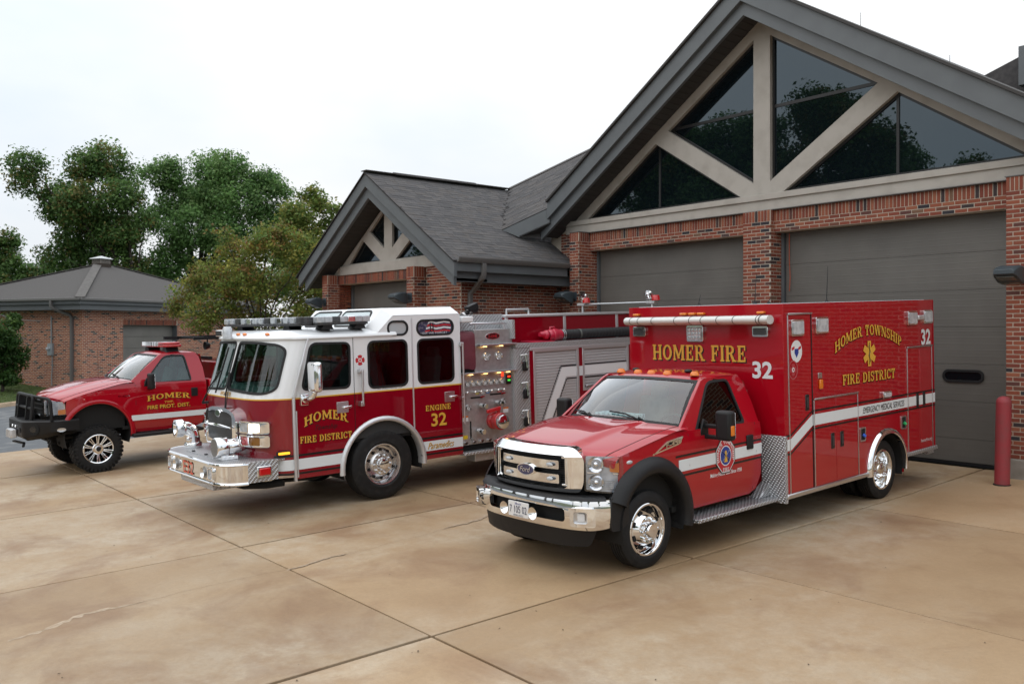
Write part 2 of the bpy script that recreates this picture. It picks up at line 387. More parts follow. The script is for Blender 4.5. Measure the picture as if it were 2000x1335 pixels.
# apron: joint bed + slabs
XJ = [-22.83, -18.82, -14.68, -10.50, -6.36, -2.2, 1.95, 6.1]; YJ = [-6.1, -2.65, .80, 4.24, 7.66, 11.13, 14.72]
def ysub(a, b): return sorted({a, b, *[y for y in (12.2, 14.6) if a < y < b]})
bed = MB()
ys = sorted(set(YJ+[12.2, 14.6])); xs = XJ
bed.loft([[(x, y, zg(x, y)-.05) for x in xs] for y in ys])
apron = tag(bed.build('apron', JOINT, smooth=0), 'tan concrete apron in front of the garage bays', kind='structure')
g = .0125
for i in range(len(XJ)-1):
    for j in range(len(YJ)-1):
        x0, x1, y0, y1 = XJ[i]+.021, XJ[i+1]-.021, YJ[j]+g, YJ[j+1]-g; c = ((x0+x1)/2, (y0+y1)/2)
        if proj((c[0], c[1], -.3))[2] < -3: continue
        m = MB(); yy = ysub(y0, y1); xx = [x0, c[0], x1]; dz = random.uniform(-.003, .003)
        top = [[(x-c[0], y-c[1], zg(x, y)+dz) for x in xx] for y in yy]
        m.loft(top); n = len(xx)
        per = top[0]+[r[-1] for r in top[1:]]+top[-1][::-1][1:]+[r[0] for r in top[::-1][1:-1]]
        m.loft([per, [(p[0], p[1], p[2]-.048) for p in per]], close=True)
        m.build('concrete_slab', CONC, apron, smooth=0, bevel=.004, seg=1, loc=(c[0], c[1], 0))
# asphalt drive beside the apron
a = MB(); xs = [-60, -46, -38, -34, -30, -26, -22.85]; ys = [-40, -10, -3, 1, 4, 6.5, 9, 14, 20, 40]
def za(x, y): return zg(max(x, -26), min(max(y, -6), 9))-.012-(.0 if x > -27 else 0)
a.loft([[(x, y, za(x, y)) for x in xs] for y in ys])
tag(a.build('driveway', ASPH, smooth=60), 'grey asphalt drive beyond the concrete apron', kind='structure')
# street in front of the apron (behind the camera)
s_ = MB(); s_.loft([[(x, y, zg(0, -6.1)-.01-.01*(-6.1-y)*.3) for x in (-22.8, 40)] for y in (-14, -6.12)]); tag(s_.build('road', ASPH, smooth=0), 'asphalt road running past the apron', kind='structure')
# deposits along a hairline crack and in patches
DEPO = mat('pale_deposit', (.46, .365, .27), .85, noise=(18, (.40, .30, .205), .4, .6, 4))
pts = [(15, 1250), (90, 1225), (175, 1196), (250, 1181), (325, 1167), (410, 1144), (500, 1125), (557, 1112), (645, 1087), (690, 1077), (740, 1067), (850, 1040), (915, 1018), (968, 1001)]
def gpt(px, py, dz=.0):
    d = ray(px, py); lo, hi = 1, 80
    for _ in range(50):
        m_ = (lo+hi)/2; p = Vector((0, 0, CAMZ))+d*m_
        if p.z-zg(p.x, p.y)-dz > 0: lo = m_
        else: hi = m_
    return Vector((0, 0, CAMZ))+d*lo
G = [gpt(*p) for p in pts]; dm = MB(); rng = random.Random(3)
cum = []
for a_, b_ in zip(G, G[1:]):
    L = (b_-a_).length; n = max(2, int(L/.05))
    for k in range(n): cum.append(a_.lerp(b_, k/n))
row = []; crk = []
for k, p in enumerate(cum):
    jog = Vector((math.sin(k*.37)*.02+math.sin(k*.113+1)*.035+rng.uniform(-.012, .012), 0, 0)); q = p+jog; crk.append(q)
    env = math.sin(k*.13)+.35+.5*math.sin(k*.041+2)+rng.uniform(-.35, .35)
    if env < .12:
        if len(row) > 1: dm.loft(row)
        row = []; continue
    w1, w2 = .003+.026*env*rng.uniform(.2, 1.3), .003+.026*env*rng.uniform(.1, 1.2)
    row.append([(q.x-w1, q.y+rng.uniform(-.01, .01), zg(q.x-w1, q.y)+.0045), (q.x+w2, q.y+rng.uniform(-.01, .01), zg(q.x+w2, q.y)+.0045)])
if len(row) > 1: dm.loft(row)
hc = MB(); hc.loft([[(q.x-.0018, q.y, zg(q.x, q.y)+.0055), (q.x+.0018, q.y, zg(q.x, q.y)+.0055)] for q in crk]); hc.build('hairline_crack', mat('crack_line', (.22, .145, .09), .95), apron, smooth=0, fix=False)
deps = dm.build('crack_deposit', DEPO, apron, smooth=0, fix=False)
# leaf scraps on the concrete
lit = MB(); rng = random.Random(11)
for k in range(40):
    px, py = rng.uniform(40, 1980), rng.uniform(950, 1330); p = gpt(px, py); a_ = rng.uniform(0, 6.28); L = rng.uniform(.006, .019); wd = L*rng.uniform(.2, .5)
    u = Vector((math.cos(a_), math.sin(a_), 0))*L; v = Vector((-math.sin(a_), math.cos(a_), 0))*wd
    z = Vector((0, 0, .006)); q = p+z; lit.add([q-u, q+v+z*.7, q+u, q-v+z*.4], [(0, 1, 2, 3)])
tag(lit.build('leaf_litter', mat('dry_leaf', (.05, .032, .018), .9), smooth=0), 'tiny dry leaf scraps scattered on the concrete', 'leaf litter', kind='stuff')

# kerbs and lawns
def kerb(name, pts, label, h=.14, wd=.16, z0=None):
    m = MB(); n = len(pts); rows = []
    for i, p in enumerate(pts):
        t = (Vector(pts[min(i+1, n-1)])-Vector(pts[max(i-1, 0)])); t.normalize(); sd = Vector((t.y, -t.x))
        z = za(p[0], p[1]) if z0 is None else z0
        prof = [(0, -.1), (.012, h-.02), (.03, h), (wd, h+.005), (wd, -.1)]
        rows.append([(p[0]-sd.x*q, p[1]-sd.y*q, z+hh) for q, hh in prof])
    m.loft(rows, caps=True); return tag(m.build(name, KERBM, smooth=50), label, kind='structure')
KA = [(-33.6, 1.0), (-34.6, 3.6), (-35.65, 5.7), (-36.6, 7.3), (-37.6, 8.6), (-38.4, 9.6)]
kerb('kerb', KA, 'pale concrete kerb along the lawn of the detached garage')
KB = [(-36.5, 30), (-30, 20), (-24.9, 12.5), (-24.0, 9.6), (-23.6, 8.6), (-23.0, 8.25)]
kerb('kerb', KB, 'low concrete kerb beside the grass near the station wing')
def lawn(name, P, label, zf, n=22):
    xs_ = [p[0] for p in P]; ys_ = [p[1] for p in P]; bm = bmesh.new()
    f = bm.faces.new([bm.verts.new((p[0], p[1], 0)) for p in P])
    for k in range(1, n):
        x = min(xs_)+(max(xs_)-min(xs_))*k/n; y = min(ys_)+(max(ys_)-min(ys_))*k/n
        bmesh.ops.bisect_plane(bm, geom=bm.verts[:]+bm.edges[:]+bm.faces[:], plane_co=(x, 0, 0), plane_no=(1, 0, 0))
        bmesh.ops.bisect_plane(bm, geom=bm.verts[:]+bm.edges[:]+bm.faces[:], plane_co=(0, y, 0), plane_no=(0, 1, 0))
    for v in bm.verts: v.co.z = zf(v.co.x, v.co.y)
    me = bpy.data.meshes.new(name); bm.to_mesh(me); bm.free(); o_ = mobj(name, me, SOIL); me.polygons.foreach_set('use_smooth', [True]*len(me.polygons))
    return tag(o_, label, kind='structure')
def zl1(x, y):
    d = min(math.hypot(x-k[0], y-k[1]) for k in [Vector(KA[i]).lerp(Vector(KA[i+1]), t/6) for i in range(len(KA)-1) for t in range(7)])
    return min(.10, za(-34, 5)+.14+.11*max(d-.2, 0)**.9)
L1 = [(k[0]-.15, k[1]-.05) for k in KA]+[(-42, 24), (-75, 24), (-75, -10), (-33.2, -2)]
lawn('lawn', L1, 'mown green lawn in front of the detached garage', zl1, 26)
def zl2(x, y): return za(-24, 8)+.14+.03*max(min(y, 12)-8.4, 0)
L2 = [(k[0]+.15, k[1]+.1) for k in KB[::-1]]+[(-36, 34), (-22.5, 34), (-22.5, 11.6), (-22.9, 11.0), (-22.9, 8.35)]
lawn('lawn', L2, 'grass strip beside the station wing under the small tree', zl2, 20)
def grass(name, P, zf, n, label, hgt=.06, seed=1, side=None):
    rg = np.random.default_rng(seed); V = []; F = []
    px = [p[0] for p in P]; py = [p[1] for p in P]
    pts_ = []
    while len(pts_) < n:
        x = rg.uniform(min(px), max(px)); y = rg.uniform(min(py), max(py))
        ins = False
        for i in range(len(P)):
            (x1, y1), (x2, y2) = P[i-1], P[i]
            if (y1 > y) != (y2 > y) and x < (x2-x1)*(y-y1)/(y2-y1)+x1: ins = not ins
        if ins: pts_.append((x, y))
    for x, y in pts_:
        z = zf(x, y)-.005; a_ = rg.uniform(0, 6.28); h = hgt*rg.uniform(.5, 1.2); wd = .012; lx, ly = rg.normal(0, .025, 2); b = len(V)
        V += [(x-wd*math.cos(a_), y-wd*math.sin(a_), z), (x+wd*math.cos(a_), y+wd*math.sin(a_), z), (x+lx, y+ly, z+h)]; F.append((b, b+1, b+2))
    me = bpy.data.meshes.new(name); me.from_pydata(V, [], F); o_ = mobj(name, me, GRASSM)
    return tag(o_, label, 'grass', kind='stuff')
GRASSM = mat('grass_blade', (.07, .125, .02), .7, noise=(.8, (.115, .15, .035), .35, .65, 5))
grass('grass', [(k[0]-.15, k[1]-.05) for k in KA]+[(-42.5, 8.6), (-52, 4), (-46, -4), (-36, -3)], zl1, 30000, 'short mown grass between the kerb and the detached garage')
grass('grass', [(-23.2, 8.5), (-24.2, 9.9), (-26.5, 14), (-23, 14), (-22.6, 8.6)], zl2, 6000, 'short grass at the edge of the small tree bed', seed=2)
# ------------------------------------------------------------ pieces (bricks, shingles, boards): the largest in view are objects, the rest one mesh
CUBE_F = [(3,2,1,0),(4,5,6,7),(0,1,5,4),(1,2,6,5),(2,3,7,6),(3,0,4,7)]
CUBE_V = [(-.5,-.5,-.5),(.5,-.5,-.5),(.5,.5,-.5),(-.5,.5,-.5),(-.5,-.5,.5),(.5,-.5,.5),(.5,.5,.5),(-.5,.5,.5)]
def colset(me, cols):
    ca = me.color_attributes.new('bc', 'FLOAT_COLOR', 'CORNER'); ca.data.foreach_set('color', np.asarray(cols, dtype=np.float32).ravel())
class Pieces:
    def __init__(s, name, mat, variants): s.name = name; s.mat = mat; s.L = []; s.var = variants; s.me = []
    def add(s, M, c, sz, vi, parent): s.L.append((M, Vector(c), sz, vi, parent))
    def finish(s, root, stuffname, hidden, n=300):
        for col in s.var:
            me = bpy.data.meshes.new(s.name); me.from_pydata(CUBE_V, [], CUBE_F); me.materials.append(s.mat); colset(me, [(*col, 1)]*24); s.me.append(me)
        sc = []
        for i, (M, c, sz, vi, pa) in enumerate(s.L):
            x, y, d = proj(c); n_ = M.col[1]; vis = (-Vector((c.x, c.y, c.z-CAMZ))).dot(n_) > 0
            if 4 < x < 1996 and 4 < y < 1330 and vis and not hidden(x, y): sc.append((-sz[0]*sz[2]*abs((-Vector((c.x, c.y, c.z-CAMZ))).normalized().dot(n_))/d/d, i))
        top = {i for _, i in sorted(sc)[:n]}; V = []; F = []; C = []
        for i, (M, c, sz, vi, pa) in enumerate(s.L):
            if i in top:
                o = bpy.data.objects.new(s.name, s.me[vi]); COL.objects.link(o); o.parent = pa
                o.matrix_world = Matrix.Translation(c) @ M.to_4x4() @ Matrix.Diagonal((*sz, 1))
            else:
                b = len(V); A = [M.col[k]*sz[k] for k in range(3)]
                V += [c+A[0]*p[0]+A[1]*p[1]+A[2]*p[2] for p in CUBE_V]; F += [tuple(q+b for q in f) for f in CUBE_F]; C += [(*s.var[vi], 1)]*24
        if V:
            me = bpy.data.meshes.new(stuffname); me.from_pydata([tuple(v) for v in V], [], F); me.materials.append(s.mat); colset(me, C)
            o = mobj(stuffname, me, None, root); o['kind'] = 'stuff'
def hid(x, y):
    if 1222 < x < 1828 and y > 588: return True
    if x < 1232 and y > 606 - (0 if x > 600 else 0): return True
    return False
rb = random.Random(5)
BV = [(0.2612, 0.0763, 0.0451), (0.2945, 0.093, 0.0538), (0.2232, 0.0632, 0.0403), (0.3135, 0.1135, 0.0653), (0.247, 0.08, 0.0499), (0.1947, 0.0558, 0.0384), (0.2755, 0.0874, 0.0509), (0.2375, 0.067, 0.0432), (0.1615, 0.067, 0.0442), (0.1187, 0.0512, 0.0432), (0.057, 0.0428, 0.0432), (0.0399, 0.0372, 0.0432), (0.0808, 0.0512, 0.048), (0.19, 0.107, 0.0691)]
BW = [10, 9, 10, 6, 10, 8, 9, 9, 4, 4, 3, 3, 2, 3]
def bvar(): return rb.choices(range(len(BV)), BW)[0]
BR = Pieces('brick', BRICK, BV)
MODL, MODH, JT = .2032, .0677, .0145
def face_axes(u, n): return Matrix((Vector(u), -Vector(n)*-1, Vector((0, 0, 1)))).transposed()
def bricks(P, u, nrm, W, ztop, nc, parent, phase=0., start=0., clip=None, proud=.005):
    """running bond going down nc courses from ztop; P corner, u along the wall"""
    u, nrm = Vector(u), Vector(nrm); M = face_axes(u, nrm)
    for k in range(nc):
        z1 = ztop-k*MODH; z = z1-MODH/2; off = phase+(MODL/2 if k % 2 else 0); a = -off % MODL - MODL
        while a < W:
            u0, u1 = max(a, start), min(a+MODL-JT, W); a += MODL
            if u1-u0 < .035: continue
            c = Vector(P)+u*(u0+u1)/2; c.z = z
            if clip and not clip(c): continue
            BR.add(M, c+nrm*(proud-.014+rb.uniform(-.0012, .0012)), (u1-u0, .028, MODH-JT), bvar(), parent)
def soldiers(P, u, nrm, W, z0, z1, parent, start=0., proud=.0065):
    u, nrm = Vector(u), Vector(nrm); M = face_axes(u, nrm); n = max(1, round(W/MODH)); st = W/n
    for k in range(n):
        u0, u1 = max(k*st, start), (k+1)*st-JT
        if u1-u0 < .02: continue
        c = Vector(P)+u*(u0+u1)/2; c.z = (z0+z1)/2
        BR.add(M, c+nrm*(proud-.014+rb.uniform(-.001, .001)), (u1-u0, .028, z1-z0-.008), bvar(), parent)
SV = [(0.1075, 0.1036, 0.1046), (0.0985, 0.0952, 0.0973), (0.1164, 0.1114, 0.112), (0.0903, 0.0882, 0.0907), (0.1123, 0.1043, 0.1017), (0.1233, 0.117, 0.1157), (0.1026, 0.1001, 0.1039)]
SG = Pieces('shingle', SHING, SV); rs = random.Random(9)
def shingles(P, u, v, W, L, parent, keep=None, ex=.127, wd=.27):
    """P lower corner, u along the eave, v up the slope"""
    u, v = Vector(u).normalized(), Vector(v).normalized(); n = u.cross(v); n = n if n.z > 0 else -n
    for j in range(int(L/ex)):
        a = -rs.uniform(0, wd)
        while a < W:
            w_ = wd*rs.choice((.45, .6, .8, 1., 1.2)); u0, u1 = max(a, 0), min(a+w_-.004, W); a += w_
            if u1-u0 < .04: continue
            th = rs.choice((.006, .006, .009)); c = Vector(P)+u*((u0+u1)/2)+v*((j+.5)*ex)
            if keep and not keep(c): continue
            vv = (v*ex+n*-.004).normalized(); nn = u.cross(vv); nn = nn if nn.z > 0 else -nn
            SG.add(Matrix((u, nn, vv)).transposed(), c+n*th*.5, (u1-u0, th, ex*1.02), rs.randrange(len(SV)), parent)

# ------------------------------------------------------------ fire station
ST = tag(empty('fire_station', (-10.48, 14.6, 0)), 'brick fire station with large glazed gable and brown bay doors', 'building')
ST.location = (0, 0, 0)
def solid(name, boxes, m, parent=ST, bevel=0):
    b = MB()
    for q in boxes: b.box(*q)
    return b.build(name, m, parent, smooth=0, bevel=bevel)
ZT = 4.272; NC = 59; ZP = ZT-NC*MODH
YM, YL, YP, YD = 14.46, 14.58, 14.22, 14.86
# mortar cores
pm = solid('pillar', [(-10.78, -10.16, YM, 14.97, ZP, 4.485)], MORTAR)
pl = solid('pillar', [(-15.51, -15.21, YP, 14.97, ZP, 4.485)], MORTAR)
pr = solid('pillar', [(-5.83, -5.52, YP, 14.97, ZP, 4.485)], MORTAR)
ll = solid('lintel', [(-15.21, -10.78, YL, 14.93, ZT-3*MODH, 4.483)], MORTAR)
lr = solid('lintel', [(-10.16, -5.83, YL, 14.93, ZT-3*MODH, 4.483)], MORTAR)
for x0, x1, y0 in ((-10.78, -10.16, YM), (-15.51, -15.21, YP), (-5.83, -5.52, YP)):
    solid('plinth', [(x0-.02, x1+.02, y0-.02, 14.9, -.15, ZP-.004)], PLINTH, bevel=.012)
for (x0, x1, y0, pa, W2) in ((-10.78, -10.16, YM, pm, .42), (-15.51, -15.21, YP, pl, .66), (-5.83, -5.52, YP, pr, .66)):
    ph = 0. if x1-x0 > .5 else .0
    bricks((x0, y0, 0), (1, 0, 0), (0, -1, 0), x1-x0, ZT, NC, pa, ph)
    bricks((x1, y0, 0), (0, 1, 0), (1, 0, 0), W2, ZT, NC, pa, .1, .021)
    soldiers((x0, y0, 0), (1, 0, 0), (0, -1, 0), x1-x0, ZT, 4.486, pa)
    soldiers((x1, y0, 0), (0, 1, 0), (1, 0, 0), W2 if y0 < 14.3 else .12, ZT, 4.486, pa, .021)
for x0, x1, pa in ((-15.21, -10.78, ll), (-10.16, -5.83, lr)):
    bricks((x0, YL, 0), (1, 0, 0), (0, -1, 0), x1-x0, ZT, 3, pa, .05)
    soldiers((x0, YL, 0), (1, 0, 0), (0, -1, 0), x1-x0, ZT, 4.484, pa)
solid('cap_flashing', [(-15.53, -5.5, 14.50, 14.7, 4.487, 4.50), (-15.53, -15.19, 14.2, 14.5, 4.489, 4.502), (-5.85, -5.5, 14.2, 14.5, 4.489, 4.502)], GUTTER)
# wall between wing and left pillar, wall to the right, rear body
wl = solid('brick_wall', [(-16.6, -15.51, 14.60, 14.9, 0, 4.75)], MORTAR)
bricks((-16.23, 14.60, 0), (1, 0, 0), (0, -1, 0), .72, ZT+4*MODH, NC+4, wl, .1)
wr = solid('brick_wall', [(-5.52, 2.5, 14.45, 14.9, 0, 4.75)], MORTAR)
bricks((-5.52, 14.45, 0), (1, 0, 0), (0, -1, 0), 8., ZT+3*MODH, NC+3, wr, .1)
solid('building_core', [(-16.4, 2.4, 14.98, 30, 0, 4.9)], MORTAR)
# garage doors: sections as panels
def ribbed(name, base):
    m = mat(name, base, .48, spec=.4); t = m.node_tree; n = t.nodes; b = n['Principled BSDF']
    co = n.new('ShaderNodeTexCoord'); wv = n.new('ShaderNodeTexWave'); wv.bands_direction = 'Z'; wv.inputs['Scale'].default_value = 3.1; wv.wave_profile = 'SIN'
    t.links.new(co.outputs['Object'], wv.inputs['Vector']); pw = n.new('ShaderNodeMath'); pw.operation = 'POWER'; pw.inputs[1].default_value = 30; t.links.new(wv.outputs['Fac'], pw.inputs[0])
    bp = n.new('ShaderNodeBump'); bp.inputs['Strength'].default_value = .35; bp.inputs['Distance'].default_value = .004; t.links.new(pw.outputs[0], bp.inputs['Height']); t.links.new(bp.outputs[0], b.inputs['Normal'])
    q = n.new('ShaderNodeTexNoise'); q.inputs['Scale'].default_value = 1.5; q.inputs['Detail'].default_value = 6; t.links.new(co.outputs['Object'], q.inputs['Vector'])
    r = n.new('ShaderNodeValToRGB'); r.color_ramp.elements[0].position = .35; r.color_ramp.elements[1].position = .68
    r.color_ramp.elements[0].color = (*[c*.88 for c in base], 1); r.color_ramp.elements[1].color = (*[c*1.06 for c in base], 1); t.links.new(q.outputs['Fac'], r.inputs[0]); t.links.new(r.outputs[0], b.inputs['Base Color'])
    return m
DOORP = ribbed('door_panel_bronze', (.135, .127, .115))
def gdoor(x0, x1, Y, ztop, n, parent=ST, win=None, step=.605):
    d = solid('garage_door', [(x0, x1, Y+.03, Y+.06, .0, ztop+.1)], MT['door_bronze'], parent)
    z = ztop-.02
    for k in range(n):
        z0 = max(z-step, .055); b = MB(); b.box(x0+.02, x1-.02, Y-.012, Y+.028, z0+.0015, z-.0015); b.build('panel', DOORP, d, smooth=0, bevel=.004); z = z0
        if z < .1: break
    solid('door_gasket', [(x0+.02, x1-.02, Y-.005, Y+.025, .003, .052)], SEAL, d)
    for xa in (x0-.055, x1-.0): solid('door_track', [(xa, xa+.055, Y-.06, Y+.03, 0, ztop)], FASCIA, d)
    if win:
        xc, zc, w_, h_ = win; o_ = rrect(xc-w_/2, xc+w_/2, zc-h_/2, zc+h_/2, h_*.46, 8); i_ = rrect(xc-w_/2+.04, xc+w_/2-.04, zc-h_/2+.04, zc+h_/2-.04, (h_-.08)*.46, 8)
        m = MB(); panel(m, o_, [i_], lambda a, b_, t: (a, Y-.035+t, b_), .03); m.build('window_frame', SEAL, d, bevel=.006)
        m = MB(); panel(m, i_, [], lambda a, b_, t: (a, Y-.018+t, b_), .005); m.build('pane', GLASSR, d)
    return d
gdoor(-15.15, -10.78, YD, 4.08, 8); pw_ = hitp(1882, 734, (0, YD, 0), (0, 1, 0))
gdoor(-10.10, -5.83, YD, 4.08, 8, win=(pw_.x, pw_.z, .66, .21))
b = MB(); b.tube([(-9.98, YD-.05, 4.05), (-9.985, YD-.05, 3.6), (-9.965, YD-.05, 3.2), (-9.98, YD-.05, 2.95)], .006, 5); b.build('pull_cord', mat('orange_cord', (.5, .07, .02), .7), ST)
# gable wall with truss-shaped stucco members
GX = -10.48; SL = .645
mir = lambda P: [(2*GX-p[0], p[1]) for p in P][::-1]
TL = [(-15.33, 4.83), (-10.97, 4.83), (-13.21, 6.25)]; UL = [(-12.86, 6.47), (-10.67, 5.06), (-10.67, 7.86)]
g_ = MB(); panel(g_, [(-15.98, 4.80), (-4.98, 4.80), (-4.98, 4.84), (GX, 8.36), (-15.98, 4.84)], [TL, mir(TL), UL, mir(UL)], lambda a, b_, t: (a, 14.63+t, b_), .2)
g_.build('gable_frame', STUCCO, ST, smooth=0)
solid('stucco_beam', [(-16.0, -4.9, 14.535, 14.8, 4.503, 4.69)], STUCCO); solid('stucco_sill', [(-16.0, -4.9, 14.50, 14.82, 4.692, 4.805)], STUCCO, bevel=.008)
def inset(P, d):
    c = []; N = len(P); ar = sum(P[i-1][0]*P[i][1]-P[i][0]*P[i-1][1] for i in range(N)); sg = 1 if ar > 0 else -1
    for i in range(N):
        p0, p1, p2 = Vector(P[i-1]), Vector(P[i]), Vector(P[(i+1) % N]); e1 = (p1-p0).normalized(); e2 = (p2-p1).normalized()
        n1 = Vector((-e1.y, e1.x))*sg; n2 = Vector((-e2.y, e2.x))*sg; k = (n1+n2); k = k/(1+n1.dot(n2)); c.append(tuple(p1+k*d))
    return c
def split(P, ax, val):
    A, B = [], []
    for i in range(len(P)):
        p, q = P[i-1], P[i]
        if (p[ax]-val)*(q[ax]-val) < 0:
            t = (val-p[ax])/(q[ax]-p[ax]); m = (p[0]+(q[0]-p[0])*t, p[1]+(q[1]-p[1])*t); A.append(m); B.append(m)
        (A if q[ax] < val else B).append(q)
    return A, B
def window(P, Y, ax, val, parent=ST, fw=.045, glass=None):
    I = inset(P, fw); f = MB(); panel(f, inset(P, -.01), [I], lambda a, b_, t: (a, Y+t, b_), .06)
    wd = f.build('window', FRAMEM, parent, smooth=0)
    for Q in (split(inset(P, .03), ax, val) if val is not None else [inset(P, .03)]):
        if len(Q) > 2: m = MB(); panel(m, Q, [], lambda a, b_, t: (a, Y+.03+t, b_), .008); m.build('pane', glass or GLASSR, wd, smooth=0)
    if val is not None:
        xs_ = []
        for i in range(len(I)):
            p, q = I[i-1], I[i]
            if (p[ax]-val)*(q[ax]-val) < 0: xs_.append(p[1-ax]+(q[1-ax]-p[1-ax])*(val-p[ax])/(q[ax]-p[ax]))
        m = MB(); a0, a1 = min(xs_)-.02, max(xs_)+.02
        if ax == 0: m.box(val-.025, val+.025, Y+.012, Y+.05, a0, a1)
        else: m.box(a0, a1, Y+.012, Y+.05, val-.03, val+.03)
        m.build('mullion', FRAMEM, wd, smooth=0)
    return wd
YW = 14.71
window(TL, YW, 0, -13.17); window(mir(TL), YW, 0, 2*GX+13.17); window(UL, YW, 1, 6.5); window(mir(UL), YW, 1, 6.5)
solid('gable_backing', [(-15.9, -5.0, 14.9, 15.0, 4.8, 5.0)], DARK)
def band(name, cx, zt, zb, sl, xl, xr, y0, y1, m, parent=ST, bevel=.004):
    """chevron band in a front plane; apex heights zt/zb"""
    P = [(xl, zb-sl*(cx-xl)), (cx, zb), (xr, zb-sl*(xr-cx)), (xr, zt-sl*(xr-cx)), (cx, zt), (xl, zt-sl*(cx-xl))]
    b = MB()
    for Q in ([P[0], P[1], P[4], P[5]], [P[1], P[2], P[3], P[4]]): b.prism(Q, 1, y0, y1)
    return b.build(name, m, parent, smooth=0, bevel=bevel)
band('rake_fascia', GX, 8.80, 8.42, SL, -16.03, -4.0, 13.96, 14.05, FASCIA)
band('lower_rake_fascia', GX, 8.46, 8.165, SL, -16.36, -3.9, 14.052, 14.13, FASCIA)
band('roof', GX, 8.86, 8.802, SL, -16.02, -3.9, 13.90, 26., SOFF)
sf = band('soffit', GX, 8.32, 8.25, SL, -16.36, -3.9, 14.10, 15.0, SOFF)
def soffit_boards(par, cx, za_, sl, x0, x1, y0, y1, n):
    for k in range(n):
        xa = x0+(x1-x0)*k/n; xb = x0+(x1-x0)*(k+1)/n; m = MB(); gp = (xb-xa)*.05
        f = lambda x: za_-sl*abs(x-cx)
        m.prism([(xa+gp, f(xa+gp)-.012), (xb-gp, f(xb-gp)-.012), (xb-gp, f(xb-gp)+.01), (xa+gp, f(xa+gp)+.01)], 1, y0, y1); m.build('soffit_board', SOFF, par, smooth=0)
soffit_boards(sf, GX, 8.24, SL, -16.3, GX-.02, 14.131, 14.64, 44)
# ------------------------------------------------------------ wing
WX, WSL, WYF = -19.35, .63, 10.95
YWf, YWp, XR, XL = 11.6, 11.25, -16.23, -22.45
ww = solid('brick_wall', [(-17.62, XR, YWf, 11.9, -.3, 3.9)], MORTAR); ws_ = solid('brick_wall', [(XR-.3, XR, 11.901, 14.6, -.2, 3.6)], MORTAR); wf_ = solid('brick_wall', [(XL, -21.9, YWf, 12.0, -.3, 3.9)], MORTAR); solid('brick_wall', [(XL, XL+.3, 12.001, 16, -.3, 3.6)], MORTAR)
wclip = lambda c: c.z < 5.30-WSL*abs(c.x-WX)
ZW = 3.45
NW = 48
bricks((-17.62, YWf, 0), (1, 0, 0), (0, -1, 0), -XR*0+(XR+17.62), ZW+8*MODH, NW+8, ww, .06, clip=wclip)
bricks((XR, YWf, 0), (0, 1, 0), (1, 0, 0), 3.0, ZW, NW, ws_, .1, .021)
bricks((XL, YWf, 0), (1, 0, 0), (0, -1, 0), .55, ZW+8*MODH, NW+8, wf_, .06, clip=wclip)
for x0, x1 in ((-17.92, -17.62), (-22.2, -21.9)):
    p_ = solid('pillar', [(x0, x1, YWp, 12.0, 0, 3.70)], MORTAR)
    bricks((x0, YWp, 0), (1, 0, 0), (0, -1, 0), x1-x0, ZW, NW, p_, .0); bricks((x1, YWp, 0), (0, 1, 0), (1, 0, 0), .36 if x0 > -20 else .7, ZW, NW, p_, .1, .021)
    soldiers((x0, YWp, 0), (1, 0, 0), (0, -1, 0), x1-x0, ZW, 3.70, p_); soldiers((x1, YWp, 0), (0, 1, 0), (1, 0, 0), .36, ZW, 3.70, p_, .021)
lw = solid('lintel', [(-21.9, -17.92, YWf-.02, 11.9, ZW, 3.685)], MORTAR)
soldiers((-21.9, YWf-.02, 0), (1, 0, 0), (0, -1, 0), 3.98, ZW, 3.685, lw)
solid('stucco_beam', [(-21.75, -17.22, YWf-.06, 11.9, 3.69, 3.925)], STUCCO, bevel=.006)
gdoor(-21.75, -17.92, 11.98, ZW, 7)
WT = [(-21.33, 3.97), (-19.72, 3.97), (-20.62, 4.56)]; WU = [(-20.26, 4.74), (-19.54, 4.26), (-19.54, 5.23)]
wm = lambda P: [(2*WX-p[0], p[1]) for p in P][::-1]
g_ = MB(); panel(g_, [(-21.75, 3.925), (-16.95, 3.925), (-16.95, 3.94), (WX, 5.45), (-21.75, 3.94)], [WT, wm(WT), WU, wm(WU)], lambda a, b_, t: (a, YWf+t, b_), .12); g_.build('gable_frame', STUCCO, ST, smooth=0)
for P in (WT, wm(WT), WU, wm(WU)): window(P, 11.66, 0, None, fw=.03)
band('rake_fascia', WX, 6.05, 5.73, WSL, -23.02, -15.57, WYF, WYF+.08, FASCIA)
band('lower_rake_fascia', WX, 5.77, 5.46, WSL, -22.80, -15.70, WYF+.082, WYF+.16, FASCIA)
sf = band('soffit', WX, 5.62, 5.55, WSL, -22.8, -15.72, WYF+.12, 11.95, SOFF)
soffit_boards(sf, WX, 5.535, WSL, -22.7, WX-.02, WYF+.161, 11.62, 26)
rf = MB()
for sx in (-1, 1):
    xe = WX+sx*3.80; rf.prism([(WX, 6.085), (xe, 6.085-WSL*3.8), (xe, 6.055-WSL*3.8), (WX, 6.055)], 1, WYF-.04, 15.9)
wroof = rf.build('roof', mat('roof_felt', (.03, .028, .028), .95), ST, smooth=0)
cs = 1/math.hypot(1, WSL)
VB = hitp(981, 449, (WX, 0, 6.1), (WSL, 0, 1)); VA = Vector((WX, 15.45, 6.1))
def keepw(c): # in front of the valley line
    t = (c.x-VA.x)/(VB.x-VA.x); return c.y < VA.y+(VB.y-VA.y)*min(t, 1) if t < 1 else c.y < 14.55
shingles((WX+3.80, WYF-.04, 6.085-WSL*3.8), (0, 1, 0), (-cs, 0, WSL*cs), 4.9, 3.8/cs, wroof, keepw)
